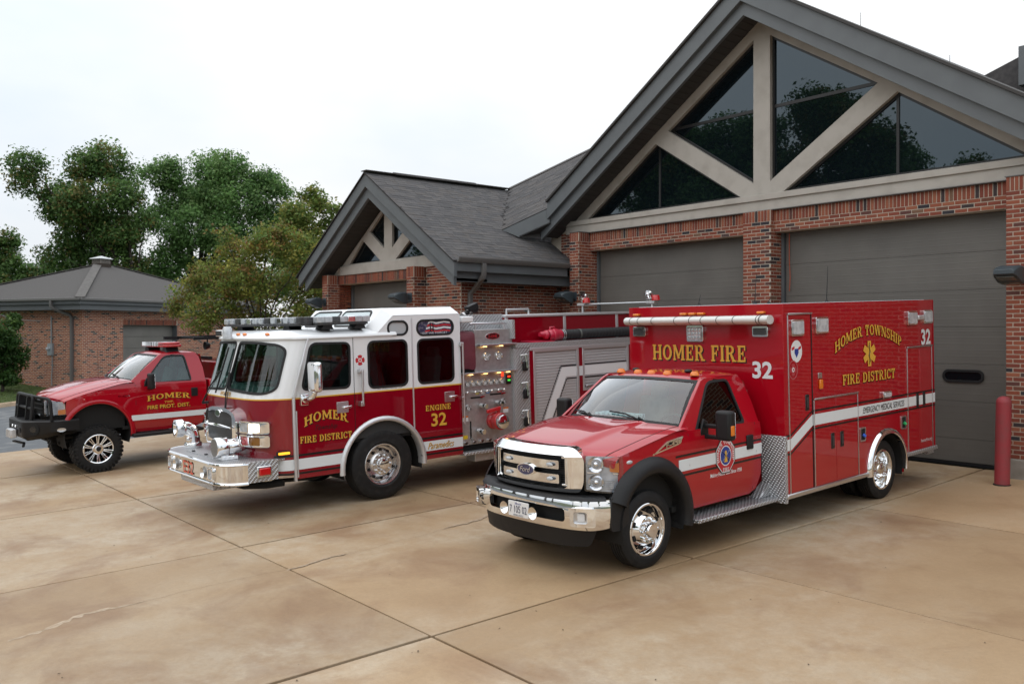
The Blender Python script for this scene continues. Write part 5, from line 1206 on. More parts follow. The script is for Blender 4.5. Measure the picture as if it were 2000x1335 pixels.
for s in (1, -1):
    lx = lambda u, v, t: (s*(EX-t), u, v)
    low = [(-1.40, .50)]+[(y, z) for y, z in arc_pts(.04, .50, .69, 180, 0, 22)]+[(1.50, .50), (1.50, 1.628), (-1.40, 1.628)]
    b = MB(); panel(b, low, [], lx, .03); bs = b.build('cab_side', REDE, ENG, smooth=0)
    W1 = rpoly([(-1.27, 1.735), (-.505, 1.715), (-.49, 2.37), (-1.115, 2.385)], .10, 5); W2 = rrect(-.186, .491, 1.682, 2.37, .09); W3 = rrect(.689, 1.358, 1.684, 2.365, .09); O1 = rrect(.165, .515, 2.45, 2.658, .10); O2 = rrect(.685, 1.37, 2.428, 2.66, .11)
    up = [(-1.40, 1.63), (1.50, 1.63), (1.50, 2.745), (.256, 2.745), (-.06, 2.46), (-1.15, 2.46)]
    b = MB(); panel(b, up, [W1, W2, W3, O1, O2], lx, .03); us = b.build('cab_side_upper', WHITE, ENG, smooth=0)
    for P, gl in ((W1, GLASSX), (W2, GLASSX), (W3, GLASSX), (O1, mat('frosted_pane', (.45, .48, .5), .2, 0, .5) if 'frosted_pane' not in MT else MT['frosted_pane']), (O2, None)):
        frame_ring(us, 'window_seal', inset(P, -.014), .032, lambda u, v, t: (s*(EX+.008-t), u, v), .03, SEAL, .004)
        b = MB(); panel(b, P, [], lambda u, v, t: (s*(EX-.010-t), u, v), .005)
        if gl: b.build('side_window', gl, us, smooth=0)
        else:
            b.build('mural_pane', mat('mural_blue', (.03, .04, .09), .3, 0, .4, noise=(25, (.16, .16, .2), .5, .6, 3)) if 'mural_blue' not in MT else MT['mural_blue'], us, smooth=0)
            for k, (z0, m) in enumerate(((2.47, STKR), (2.515, WSTK), (2.555, STKR), (2.60, WSTK))): strip([(.84+.02*k, z0), (.95, z0+.02), (1.05, z0-.005), (1.2, z0+.015), (1.335-.012*abs(k-1.5), z0)], 0, .026, m, base=EX-.0095 if s > 0 else -EX+.0, name='mural_stripe', parent=us) if s > 0 else None
            if s > 0: letter(us, '11', 'L', .93, 1.0, 2.47, 2.62, EX-.0075, BLACKV, 'sans', bold=.05); letter(us, 'LEST WE FORGET', 'L', .76, 1.26, 2.445, 2.475, EX-.007, WSTK, 'sans'); 
    g_ = MB(); g_.prism([(-1.41, 1.615), (1.503, 1.615), (1.503, 1.634), (-1.41, 1.634)], 0, min(s*EX, s*(EX+.003)), max(s*EX, s*(EX+.003))); g_.build('gold_band', GOLD, ENG, smooth=0)
    # stripes
    if s > 0:
        for (y0, y1) in ((-1.40, -.62), (.70, 1.50)):
            strip([(y0, .628), (y1, .628)], 0, .15, STRIPE, base=EX, parent=ENG); strip([(y0, .628), (y1, .628)], .185, .215, BLACKV, base=EX, name='pinstripe', parent=ENG); strip([(y0, .628), (y1, .628)], -.065, -.038, BLACKV, base=EX, name='pinstripe', parent=ENG)
    # arch trim, liner, hinges
    rows = []
    for y, z in arc_pts(.04, .50, .69, 184, -4, 28):
        d = Vector((y-.04, z-.5)).normalized(); rows.append([(s*1.10, y-d.x*.01, z-d.y*.01), (s*1.25, y-d.x*.01, z-d.y*.01), (s*1.262, y+d.x*.01, z+d.y*.01), (s*1.25, y+d.x*.05, z+d.y*.05), (s*1.215, y+d.x*.062, z+d.y*.062)])
    b = MB(); b.loft(rows); b.build('wheel_arch_trim', SATIN, ENG, smooth=60)
    b = MB(); b.loft([[(s*x, y, z) for y, z in arc_pts(.04, .50, .685, 190, -10)] for x in (.5, 1.2)]); b.build('wheel_liner', DARK, ENG, smooth=60)
    b = MB(); b.beam((s*(EX+.008), -1.405, .47), (s*(EX+.008), -1.405, 1.63), .035, .05, (1, 0, 0)); b.beam((s*(EX+.008), -1.405, 1.63), (s*(EX+.004), -1.155, 2.45), .035, .05, (1, 0, 0)); b.build('corner_trim', SATIN, ENG, bevel=.006)
    for y, z0, z1 in ((-.437, .98, 2.44), (.586, 1.0, 2.70)): pbox(ENG, 'door_hinge' if y > 0 else 'door_gap', min(s*EX, s*(EX+.008)), max(s*EX, s*(EX+.008)), y-(.012 if y > 0 else .003), y+(.012 if y > 0 else .003), z0, z1, SATIN if y > 0 else SEAL, .003)
    pbox(ENG, 'door_hinge', min(s*EX, s*(EX+.008)), max(s*EX, s*(EX+.008)), -1.372, -1.352, .52, 1.45, SATIN, .003)
    for y in (-.63, 1.27):
        pbox(ENG, 'handle_plate', min(s*EX, s*(EX+.006)), max(s*EX, s*(EX+.006)), y-.10, y+.09, 1.36, 1.52, ALU, .003); b = MB(); b.beam((s*(EX+.025), y, 1.43), (s*(EX+.025), y+.13, 1.445), .03, .03); b.cyl((s*EX, y+.02, 1.435), (s*(EX+.03), y+.02, 1.435), .02); b.build('door_handle', CHROME, ENG, bevel=.006)
    b = MB(); b.cyl((s*(EX+.075), -.335, 1.46), (s*(EX+.075), -.335, 1.96), .018, n=12); b.obox((s*(EX+.04), -.345, 1.95), (.09, .06, .05)); b.obox((s*(EX+.04), -.345, 1.47), (.09, .06, .07)); b.build('grab_rail', ALU, ENG, bevel=.006)
    b = MB(); b.cyl((s*(EX+.05), 1.515, .98), (s*(EX+.05), 1.515, 2.28), .016, n=12); b.obox((s*(EX+.025), 1.50, 2.26), (.07, .05, .06)); b.obox((s*(EX+.025), 1.50, 1.40), (.07, .05, .05)); b.build('grab_rail', ALU, ENG, bevel=.005)
    # mirrors
    b = MB(); b.obox((s*1.50, -1.20, 1.93), (.27, .12, .42)); mm_ = b.build('mirror', CHROME, ENG, bevel=.045, seg=4)
    b = MB(); b.tube([(s*(EX+.01), -1.23, 1.60), (s*(EX+.12), -1.22, 1.62), (s*1.45, -1.21, 1.66), (s*1.5, -1.20, 1.73)], [.05, .045, .04, .035], 12); b.obox((s*(EX+.015), -1.24, 1.60), (.03, .12, .16)); b.build('mirror_arm', CHROME, mm_, bevel=.01)
# maltese sticker, lettering
maltese(ENG, -.325, 2.105, .078, 'L', EX, STKR, WSTK)
letter(ENG, 'HOMER', 'L', -1.25, -.555, 1.215, 1.345, EX+.001, GOLD, shadow=BLACKV, warp=arch_w(.62), sh=(.012, -.012)); letter(ENG, 'Township', 'L', -1.08, -.73, 1.13, 1.225, EX+.001, BLACKV, 'sans', shear=.45); letter(ENG, 'FIRE DISTRICT', 'L', -1.32, -.50, .99, 1.085, EX+.001, GOLD, shadow=BLACKV, sh=(.01, -.01))
letter(ENG, 'ENGINE', 'L', .80, 1.28, 1.25, 1.335, EX+.001, GOLD, shadow=BLACKV, sh=(.008, -.008)); letter(ENG, '32', 'L', .90, 1.19, 1.0, 1.205, EX+.001, GOLD, 'sans', bold=.02, shadow=BLACKV, sh=(.008, -.008)); letter(ENG, 'Paramedics', 'L', .82, 1.32, .655, .755, EX+.002, GOLD, 'sans', shear=.45, shadow=BLACKV, sh=(.006, -.006))
letter(ENG, 'In Memory of', 'L', -.05, .40, 1.645, 1.668, EX+.0005, PLASTG, 'sans', shear=.4)
letter(ef, 'HOMER', lambda u, v, t: em(u, v, -t), -.20, .20, 1.652, 1.70, 0, GOLD, shadow=BLACKV, sh=(.005, -.005))
# roof
b = MB(); ring = []
rows = []
for (ins, z) in ((-.012, 2.445), (-.03, 2.452), (-.03, 2.475), (.0, 2.50), (.16, 2.575)):
    P = []
    for u in [ETOT*k/20 for k in range(-20, 21)]:
        p, n = EP.at(u); P.append((p.x-n.x*ins, p.y-n.y*ins+.30*.82, z))
    P = [(-(EX-ins), .3, z)]+P+[(EX-ins, .3, z)]; rows.append(P)
b.loft(rows); b.add(rows[-1], [tuple(range(len(rows[-1])))]); rf_ = b.build('cab_roof', WHITE, ENG, smooth=50)
V = {}
b = MB(); a0, a1 = 1.225, 1.03
pts = {}
def rv(s): return [(s*a0, -.06, 2.462), (s*a0, .258, 2.748), (s*a0, 1.50, 2.748), (s*1.06, .15, 2.862), (s*a1, 1.47, 2.862), (s*1.08, -.14, 2.56), (s*a0, 1.50, 2.45)]
Lv, Rv = rv(1), rv(-1)
b.add(Lv+Rv, [(0, 1, 3, 5), (1, 2, 4, 3), (7, 12, 10, 8)[::-1], (8, 10, 11, 9), (3, 4, 11, 10), (5, 3, 10, 12), (2, 6, 13, 9, 11, 4), (0, 5, 12, 7)])
rr_ = b.build('raised_roof', WHITE, ENG, bevel=.012, seg=3, smooth=30)
fs_ = lambda u, v, t: (u, -.14+.29*(v/.42)+t*.72, 2.56+.302*(v/.42)-t*.69)
for P in (rpoly([(-1.0, .05), (-.05, .05), (-.05, .37), (-.90, .37)], [.1, .05, .06, .10]), rpoly([(.05, .05), (1.0, .05), (.90, .37), (.05, .37)], [.05, .1, .10, .06])):
    frame_ring(rr_, 'window_seal', inset(P, -.012), .035, lambda u, v, t: fs_(u, v, t-.012), .03, SEAL, .004); b = MB(); panel(b, P, [], lambda u, v, t: fs_(u, v, t-.004), .006); b.build('roof_window', mat('sky_pane', (.30, .40, .42), .08, 0, 1.) if 'sky_pane' not in MT else MT['sky_pane'], rr_, smooth=0)
# light bars
def lbar(p0, p1, label_parent=ENG, h=.105, wd=.30, n=9):
    p0, p1 = Vector(p0), Vector(p1); d = (p1-p0); L = d.length; ang = math.atan2(d.y, d.x); e_ = empty('light_bar', p0, (0, 0, ang), label_parent)
    b = MB(); P = rrect(0, L, -wd/2, wd/2, .11, 5); b.prism(P, 2, 0, h); b.build('lens', glassmat('bar_clear', (.985, .99, 1), k=.7) if 'bar_clear' not in MT else MT['bar_clear'], e_, bevel=.012, seg=2)
    b = MB(); b.prism(rrect(.01, L-.01, -wd/2+.01, wd/2-.01, .10, 5), 2, -.025, .012); b.build('base', PLASTG, e_, bevel=.005)
    for k in range(n):
        x = .07+(L-.14)*k/(n-1); b = MB(); b.box(x-.06, x+.06, -wd/2+.016, wd/2-.016, .012, h-.008); b.build('lamp_module', (LENSW, LENSW, PLASTG, LENSW, CHROME)[k % 5], e_, bevel=.008)
    for x in (.2*L, .8*L): b = MB(); b.prism([(x-.1, -.09), (x+.1, -.09), (x+.06, -.02), (x-.06, -.02)], 1, -.1, .1); b.build('foot', PLAST, e_)
    return e_
lbar((-1.17, -1.28, 2.66), (1.10, -1.06, 2.66), n=13); lbar((1.10, -1.0, 2.66), (1.10, -.12, 2.66), wd=.26, n=7)
for u in (-1.0, -.12, .12, .82):
    p, n = EP.at(u); b = MB(); b.sphere((p.x-n.x*.03, p.y-n.y*.03+.25, 2.53), .05, 12, 6, (1, .6, .45)); b.build('marker_light', AMBER, ENG)
b = MB(); b.box(-.52, -.26, -1.80, -1.66, 2.50, 2.60); q = b.build('camera_box', WHITE, ENG, bevel=.012); pbox(q, 'camera_window', -.505, -.275, -1.805, -1.795, 2.515, 2.585, INTERD, .006); b = MB(); b.lathe([(.07, 2.46), (.07, 2.62), (.05, 2.65), (.001, 2.652)], 20, o=(-.20, -1.74, 0), axis=2); b.build('camera_dome', LENSW, ENG)
# grille and headlights
gm = EP.map(); gp = lambda d: (lambda u, v, t: gm(u, v, t-d))
go = rpoly([(-.56, .93), (.56, .93), (.56, 1.40), (.30, 1.485), (-.30, 1.485), (-.56, 1.40)], [.05, .05, .10, .15, .15, .10]); gi = rpoly([(-.45, 1.0), (.45, 1.0), (.45, 1.385), (.28, 1.43), (-.28, 1.43), (-.45, 1.385)], [.12, .12, .05, .1, .1, .05])
b = MB(); panel(b, go, [gi], gp(.10), .12, scuts(-.55, .55, .1)); eg = b.build('grille', CHROME, ENG, bevel=.025, seg=3, smooth=50)
meshm = mat('grille_weave', (.05, .05, .05), .4, .8, bump=(150, 1., .004)); b = MB(); panel(b, gi, [], gp(.03), .01); b.build('grille_mesh', meshm, eg)
b = MB(); b.tube([gm(u, 1.215+.015*math.cos(u*3), -.13) for u in [k/10*.47 for k in range(-10, 11)]], [.012+.012*math.sin(math.pi*k/20) for k in range(21)], 10); b.build('grille_bar', CHROME, eg)
b = MB(); panel(b, circ(0, 1.40, .095, .055), [], gp(.125), .02); b.build('emblem', CHROME, eg, bevel=.004); b = MB(); panel(b, circ(0, 1.40, .078, .042), [], gp(.128), .004); b.build('emblem_field', mat('emblem_green', (.02, .05, .02), .3), eg)
HLIT = mat('lit_headlamp', (.8, .75, .65), .2, emit=((1, .86, .66), 3.2))
for s in (1, -1):
    for z0, z1, kind in ((1.155, 1.325, 'hl'), (.97, 1.135, 'sig')):
        f = lambda u, v, t, s=s: gm(u*s, v, t); P = rrect(.585, 1.13, z0, z1, .03, 3)
        b = MB(); panel(b, P, [rrect(.615, .80, z0+.022, z1-.022, .015, 2), rrect(.82, 1.0, z0+.022, z1-.022, .015, 2)], lambda u, v, t: f(u, v, t-.06), .075, scuts(.59, 1.13, .08)); h_ = b.build('headlight' if kind == 'hl' else 'signal_light', CHROME, ENG, bevel=.01, smooth=50)
        for k, (u0, u1) in enumerate(((.615, .80), (.82, 1.0))):
            m_ = (LENSW if k == 0 else HLIT) if kind == 'hl' else (REDL if k == 0 else mat('amber_dark', (.25, .10, .01), .15, 0, .6) if 'amber_dark' not in MT else MT['amber_dark'])
            b = MB(); panel(b, rrect(u0+.001, u1-.001, z0+.023, z1-.023, .014, 2), [], lambda u, v, t: f(u, v, t-.045), .02, scuts(u0, u1, .06)); b.build('lens', m_, h_)
            if kind == 'hl' and k == 1: b = MB(); panel(b, circ((u0+u1)/2, (z0+z1)/2, .055), [], lambda u, v, t: f(u, v, t-.05), .004); b.build('bulb', mat('headlamp_core', (1, .9, .7), .2, emit=((1, .9, .72), 9.)) if 'headlamp_core' not in MT else MT['headlamp_core'], h_)
# amber side marker on the corner
b = MB(); q = rrect(-1.66, -1.46, .845, .915, .03, 4); panel(b, q, [], lambda u, v, t: (EX-.005+.0-t-.02*max(0, -1.5-u)*4, u, v), .03); sm_ = b.build('side_marker', SEAL, ENG, bevel=.008)
b = MB(); panel(b, inset(q, .018), [], lambda u, v, t: (EX+.006-t-.02*max(0, -1.5-u)*4, u, v), .02); b.build('side_marker_lens', mat('lit_amber', (.8, .3, .02), .3, emit=((1, .42, .03), 1.6)), sm_)
f = EP.map(); b = MB(); panel(b, [(1.16, .628), (ETOT, .628), (ETOT, .778), (1.16, .778)], [], lambda u, v, t: f(u, v, t-.002), .002, scuts(1.16, ETOT, .05)); b.build('stripe', STRIPE, ENG)
for z in (.565, .815): b = MB(); panel(b, [(1.16, z), (ETOT, z), (ETOT, z+.028), (1.16, z+.028)], [], lambda u, v, t: f(u, v, t-.002), .002, scuts(1.16, ETOT, .05)); b.build('pinstripe', BLACKV, ENG)
# wipers
for (u0, v0, u1, v1) in ((-.75, 1.50, -.28, 2.12), (.20, 1.45, .10, 2.10)):
    b = MB(); p0, p1 = Vector(em(u0, v0, -.09)), Vector(em(u1, v1-.12, -.06)); b.tube([p0, p0.lerp(p1, .5)+Vector((0, -.02, 0)), p1], .010, 6); b.tube([p0+Vector((.03, 0, 0)), p1+Vector((.02, 0, 0))], .006, 5); b.tube([Vector(em(u1-.03, v1-.45, -.035)), Vector(em(u1+.04, v1+.22, -.035))], .013, 6); b.cyl(p0, Vector(em(u0, v0, .0)), .02, n=8); b.build('wiper', PLAST, ENG)
# bumper with tread-plate deck
BPE = Plan([(0, -2.43), (.6, -2.43), (.88, -2.425), (1.05, -2.37), (1.17, -2.25), (1.22, -2.09), (1.225, -1.66)]); be = BPE.map(); BT = BPE.S[-1]; sc_ = next(BPE.S[i] for i in range(len(BPE.P)) if BPE.P[i].y > -2.10)
b = MB(); panel(b, [(-sc_, .535), (sc_, .535), (sc_, .80), (-sc_, .80)], [], be, .03, scuts(-sc_, sc_, .07)); bp_ = b.build('bumper', CHROME, ENG, smooth=50)
for zz in (.795, .535):
    b = MB(); b.tube([be(sc_*k/30, zz, .0) for k in range(-30, 31)], .022, 8); b.build('bumper_roll', CHROME, bp_)
for s in (1, -1):
    b = MB(); panel(b, [(s*sc_, .535), (s*BT, .545), (s*BT, .82), (s*sc_, .82)][::s], [], lambda u, v, t: be(u, v, t-.004), .03, scuts(min(s*sc_, s*BT), max(s*sc_, s*BT), .1)); b.build('bumper_side', DPLATE, bp_, bevel=.004)
    b = MB(); b.box(*sorted((s*1.222, s*1.275)), -1.98, -1.77, .605, .755); w_ = b.build('warning_light', CHROME, ENG, bevel=.012); b = MB(); b.box(*sorted((s*1.262, s*1.292)), -1.955, -1.795, .63, .73); b.build('lens', REDL, w_, bevel=.012)
    # recessed light and horn
    x = s*.80; P = rrect(x-.085, x+.085, .575, .745, .02, 3); b = MB(); panel(b, P, [rrect(x-.065, x+.065, .595, .725, .015, 2)], lambda u, v, t: be(u, v, t-.03), .04); w_ = b.build('bumper_light', CHROME, bp_, bevel=.006)
    for i in (0, 1):
        for j in (0, 1): b = MB(); panel(b, rrect(x-.06+i*.062, x-.002+i*.062, .60+j*.063, .657+j*.063, .01, 2), [], lambda u, v, t: be(u, v, t-.015), .02); b.build('bumper_lens', LENSW, bp_, bevel=.004)
    c = Vector(be(s*.55, .655, .02)); b = MB(); b.lathe([(.015, .14), (.02, .05), (.04, -.02), (.068, -.06), (.072, -.064), (.06, -.05), (.03, .0), (.001, .03)], 24, o=c, axis=1); b.build('air_horn', CHROME, bp_)
    b = MB(); panel(b, circ(s*.55, .66, .088, .085), [], lambda u, v, t: be(u, v, t-.003), .003); b.build('horn_recess', STEEL, bp_)
dk = [(p.x, p.y) for p in BPE.P]; deck = [(-x, y) for x, y in dk[::-1]]+dk+[(1.2, -1.55), (.9, -1.75), (-.9, -1.75), (-1.2, -1.55)]
b = MB(); b.prism([(x*.99, y+.008) for x, y in deck], 2, .79, .812); dkp = b.build('bumper_deck', DPLATE, ENG, smooth=0)
b = MB(); b.prism(rrect(-.62, .44, -2.28, -1.93, .02, 2), 2, .812, .824); hat = b.build('deck_hatch', DPLATE, ENG, bevel=.003, smooth=0)
for x in (-.42, .08): pbox(hat, 'latch', x-.025, x+.025, -2.25, -2.21, .824, .84, PLAST, .004)
letter(ENG, 'E32', 'F', -.27, .12, .565, .745, -2.437, mat('orange_red_vinyl', (.62, .07, .035), .4), 'sans', bold=.01)
pbox(ENG, 'bumper_valance', -.5, .75, -2.40, -2.0, .42, .53, DPLATE, .01)
# siren and intake elbow
b = MB(); c = (.66, -2.30, .99); b.lathe([(.001, -.02), (.06, -.025), (.06, -.015), (.10, -.02), (.10, -.03), (.13, -.03), (.14, -.02), (.142, .13), (.13, .145), (.10, .15), (.108, .17), (.105, .26), (.09, .36), (.06, .43), (.001, .455)], 32, o=c, axis=1); b.build('siren', CHROME, ENG, smooth=50); b = MB(); b.lathe([(.001, -.032), (.125, -.032), (.125, -.02)], 28, o=c, axis=1); b.build('siren_grille', mat('siren_mesh', (.3, .3, .3), .35, .9, bump=(120, 1, .006)), ENG); pbox(ENG, 'siren_foot', .58, .74, -2.26, -2.02, .81, .87, CHROME, .01)
cx, cy_ = -.93, -2.05; P = [(cx, cy_, .81), (cx, cy_, .95), (cx, cy_-.015, 1.03), (cx-.0, cy_-.05, 1.09), (cx, cy_-.10, 1.12), (cx, cy_-.16, 1.125)]
b = MB(); b.tube(P, [.105, .105, .105, .105, .10, .10], 24); b.lathe([(.125, 0), (.13, .02), (.13, .07), (.115, .09)], 24, o=(cx, cy_, .81), axis=2); b.build('intake_elbow', CHROME, ENG, smooth=50)
b = MB(); b.lathe([(.10, -.03), (.13, -.02), (.135, .03), (.135, .09), (.12, .10), (.11, .12)], 28, o=(cx, cy_-.25, 1.125), axis=1); b.lathe([(.11, -.03), (.09, .02), (.001, .03)], 28, o=(cx, cy_-.23, 1.125), axis=1); b.build('intake_coupling', CHROME, ENG, smooth=50); b = MB(); b.sphere((cx+.13, cy_-.12, .97), .03); b.cyl((cx+.08, cy_-.05, .97), (cx+.13, cy_-.12, .97), .015); b.build('drain_valve', CHROME, ENG)
# interior of the cab
for s in (1, -1): pbox(ENG, 'door_lining', *sorted((s*1.185, s*1.15)), -1.38, 1.44, .95, 1.66, INTERD, 0)
pbox(ENG, 'headliner', -1.15, 1.15, -1.3, 1.44, 2.43, 2.445, INTERD, 0)

pbox(ENG, 'cab_floor', -1.15, 1.15, -1.5, 1.48, .9, .95, DARK, 0); pbox(ENG, 'cab_rear_wall', -1.18, 1.18, 1.44, 1.48, .5, 2.74, INTERD, 0)
b = MB(); b.prism([(-1.62, 1.0), (-1.62, 1.66), (-1.45, 1.76), (-1.25, 1.74), (-1.15, 1.60), (-1.2, 1.0)], 0, -1.12, 1.12); b.build('dashboard', INTER, ENG, bevel=.03)
pbox(ENG, 'engine_cover', -.38, .38, -1.2, .6, .95, 1.50, INTER, .06)
for x, y in ((-.8, -.55), (.8, -.55), (-.8, .9), (.8, .9), (0.0, 1.05)):
    b = MB(); b.obox((x, y, 1.38), (.48, .48, .14)); b.obox((x, y+.28, 1.75), (.46, .13, .70), Matrix.Rotation(R(-8), 3, 'X')); b.obox((x, y+.36, 2.14), (.28, .1, .18)); st_ = b.build('seat', INTER, ENG, bevel=.04)
b = MB(); b.beam((1.0, .25, 1.45), (.95, .12, 2.3), .06, .01); b.beam((.9, .22, 1.45), (.95, .12, 2.3), .05, .01); b.build('seat_belt', mat('belt_red', (.55, .03, .02), .7), ENG)
c = Vector((.80, -1.05, 1.72)); ax = Vector((0, -.55, .83)); u_ = Vector((1, 0, 0)); v_ = ax.cross(u_); b = MB(); b.tube([c+(u_*math.cos(2*math.pi*k/24)+v_*math.sin(2*math.pi*k/24))*.23 for k in range(24)], .016, 8, close=True); b.beam(c-u_*.2, c+u_*.2, .04, .03, ax); b.cyl(c, c-ax*.35, .04); b.build('steering_wheel', INTERD, ENG)
letter(ew, '32', lambda u, v, t: em(u, v, .03-t), -.32, -.10, 1.775, 1.925, 0, WSTK, 'sans', bold=.02, shadow=STKR, sh=(.012, -.008))
# ------ pump panel
PX = 1.16
pbox(ENG, 'pump_house', -1.12, 1.12, 1.53, 2.66, .5, 2.40, DARK, 0)
pp = pbox(ENG, 'pump_panel', PX-.03, PX, 1.54, 2.64, .62, 1.78, STEEL, .004); pu = pbox(ENG, 'upper_pump_panel', PX-.05, PX-.02, 1.84, 2.64, 1.78, 2.47, STEEL, .004)
for k, (y0, z0, z1) in enumerate(((1.88, 2.205, 2.235), (1.545, 1.765, 1.79))): b = MB(); b.prism([(y0, z1), (2.65, z1), (2.65, z0), (y0, z0)], 0, PX-.03, PX+.10); b.build('light_shield', ALU, pp, bevel=.006, smooth=0)
WARM = mat('warm_lamp', (.9, .6, .3), .3, emit=((1, .60, .22), 4.))
for y, z in ((2.02, 2.20), (2.36, 2.20), (1.72, 1.76), (2.02, 1.76), (2.3, 1.76), (2.5, 1.76)): pbox(pp, 'panel_lamp', PX+.01, PX+.05, y-.03, y+.03, z-.012, z+.002, WARM, .003)
GF = mat('gauge_face', (.72, .73, .72), .35)
def gauge(y, z, r, x=PX):
    b = MB(); b.lathe([(r, -.01), (r, .02), (r*.9, .028), (r*.84, .02)], 24, o=(x, y, z), axis=0); g_ = b.build('gauge', CHROME, pp); b = MB(); b.lathe([(r*.86, .012), (.001, .012)], 24, o=(x, y, z), axis=0); b.build('gauge_face', GF, g_); 
    b = MB(); a = random.uniform(.4, 2.6); b.beam((x+.015, y, z), (x+.015, y+r*.6*math.cos(a), z+r*.6*math.sin(a)), .002, .008, (1, 0, 0)); b.lathe([(r*.7, .013), (r*.6, .013)], 24, o=(x, y, z), axis=0); b.build('gauge_dial', BLACKV, g_)
for k in range(7): gauge(1.655+.12*k, 1.608, .052)
gauge(2.085, 2.033, .068, PX-.02); gauge(2.34, 2.033, .068, PX-.02); gauge(1.66, 1.22, .052); gauge(2.40, 1.27, .048)
for k, y in enumerate((1.62, 1.78, 1.90, 2.02, 2.12, 2.26, 2.38)): b = MB(); b.cyl((PX, y, 1.47), (PX+.05, y, 1.47), .016, n=10); b.sphere((PX+.055, y, 1.47), .024, 10, 6); b.build('pull_knob', CHROME, pp)
for k, (y0, y1, c_) in enumerate(((1.83, 1.88, (.5, .45, .1)), (1.94, 2.0, (.6, .6, .6)), (2.05, 2.1, (.1, .3, .6)), (2.29, 2.36, (.5, .1, .1)))): pbox(pp, 'name_plate', PX, PX+.004, y0-.01, y1+.01, 1.425, 1.45, mat('plate_colour', c_, .5), 0)
for y, z, r_ in ((1.92, 1.24, .036), (2.25, 1.26, .036), (1.86, .83, .04)): b = MB(); b.cyl((PX, y, z), (PX+.13, y+.03, z-.01), r_, r_*1.1, 16); b.lathe([(r_*1.35, -.005), (r_*1.35, .03)], 18, o=(PX+.06, y, z), axis=0); b.build('discharge_outlet', CHROME, pp)
for y0, y1, z in ((1.72, 1.96, 1.375), (2.12, 2.40, 1.40)): pbox(pp, 'lever_slot', PX, PX+.004, y0, y1, z-.014, z+.014, DARK, .004); b = MB(); b.beam((PX+.02, y1-.06, z+.005), (PX+.03, y1+.02, z+.012), .02, .02); b.build('valve_lever', CHROME, pp)
pbox(pp, 'lever_slot', PX, PX+.004, 1.69, 1.72, .72, 1.0, DARK, .004); b = MB(); b.beam((PX+.02, 1.70, .74), (PX+.03, 1.74, .66), .02, .02); b.build('valve_lever', CHROME, pp)
b = MB(); b.lathe([(.14, 0), (.14, .05), (.11, .07), (.11, .13), (.135, .13), (.14, .15), (.14, .22), (.125, .235)], 28, o=(PX, 2.17, .97), axis=0); iv = b.build('intake_valve', mat('valve_red', (.5, .02, .025), .35, 0, .5), pp)
b = MB(); b.lathe([(.12, .235), (.115, .29), (.1, .30), (.001, .30)], 28, o=(PX, 2.17, .97), axis=0); b.build('intake_cap', CHROME, iv); b = MB(); b.beam((PX+.12, 1.95, 1.14), (PX+.14, 2.22, 1.18), .04, .06); b.cyl((PX+.1, 2.2, 1.05), (PX+.12, 2.2, 1.18), .03); b.build('valve_handle', MT['valve_red'], iv, bevel=.008)
pbox(pp, 'tag_display', PX, PX+.03, 2.46, 2.56, 1.55, 1.72, BLACKV, .006); dsp = mat('display_red', (.5, .02, .01), .3, emit=((1, .06, .02), 1.4)); pbox(pp, 'display', PX+.03, PX+.033, 2.48, 2.54, 1.66, 1.69, dsp, 0); pbox(pp, 'display', PX, PX+.01, 2.37, 2.41, 1.68, 1.78-.012, dsp, 0); pbox(pp, 'display', PX+.03, PX+.033, 2.48, 2.54, 1.60, 1.63, mat('display_green', (.05, .4, .05), .3, emit=((.1, 1, .1), .6)), 0)
for y, z, m_ in ((1.60, 1.05, WSTK), (2.44, 1.12, WSTK)): pbox(pp, 'warning_label', PX, PX+.003, y-.05, y+.06, z-.045, z+.045, m_, 0); pbox(pp, 'warning_band', PX, PX+.0045, y-.05, y+.06, z+.02, z+.045, AMBER, 0)
pbox(pp, 'yellow_label', PX, PX+.003, 1.55, 1.64, .72, .78, mat('label_yellow', (.7, .5, .02), .5), 0)
for k in range(6): b = MB(); y = 1.58+.16*k; b.cyl((PX, y, .66), (PX+.05, y, .66), .02, n=10); b.beam((PX+.05, y-.03, .66), (PX+.05, y+.03, .67), .015, .02); b.build('drain_valve', CHROME, pp)
b = MB(); panel(b, circ(2.22, 2.36, .15, .055, 28), [], lambda u, v, t: (PX-.012-t, u, v), .012); lo = b.build('maker_badge', CHROME, pu, bevel=.003); b = MB(); panel(b, circ(2.22, 2.36, .13, .042, 28), [], lambda u, v, t: (PX-.009-t, u, v), .003); b.build('badge_field', BLACKV, lo); letter(lo, 'E-ONE', 'L', 2.13, 2.31, 2.335, 2.385, PX-.0075, STKR, 'sans', bold=.03)
VIN = mat('maroon_vinyl', (.16, .03, .045), .6, bump=(7, .6, .03), noise=(4, (.12, .022, .035), .4, .7, 4))
b = MB(); rows = []
for y in (1.54, 1.62, 1.70, 1.78, 1.845):
    rows.append([(-1.1, y, 2.47), (1.13, y, 2.47), (1.165+.01*math.sin(y*40), y, 2.44), (1.17+.012*math.sin(y*30), y, 2.2), (1.175+.01*math.sin(y*50), y, 2.0), (1.165, y, 1.84+.02*math.sin(y*20))])
b.loft(rows); b.build('hose_bed_cover', VIN, ENG, smooth=60, sub=1)
pbox(ENG, 'crosslay_tread', -1.1, 1.1, 1.86, 2.64, 2.40, 2.475, DPLATE, .004)
b = MB(); b.tube([(1.1, 1.80, 2.56), (1.1, 1.82, 2.58), (1.1, 2.55, 2.565), (1.1, 2.57, 2.55)], .018, 10); b.cyl((1.1, 1.9, 2.47), (1.1, 1.9, 2.58), .014); b.cyl((1.1, 2.5, 2.47), (1.1, 2.5, 2.57), .014); b.build('hand_rail', ALU, ENG)
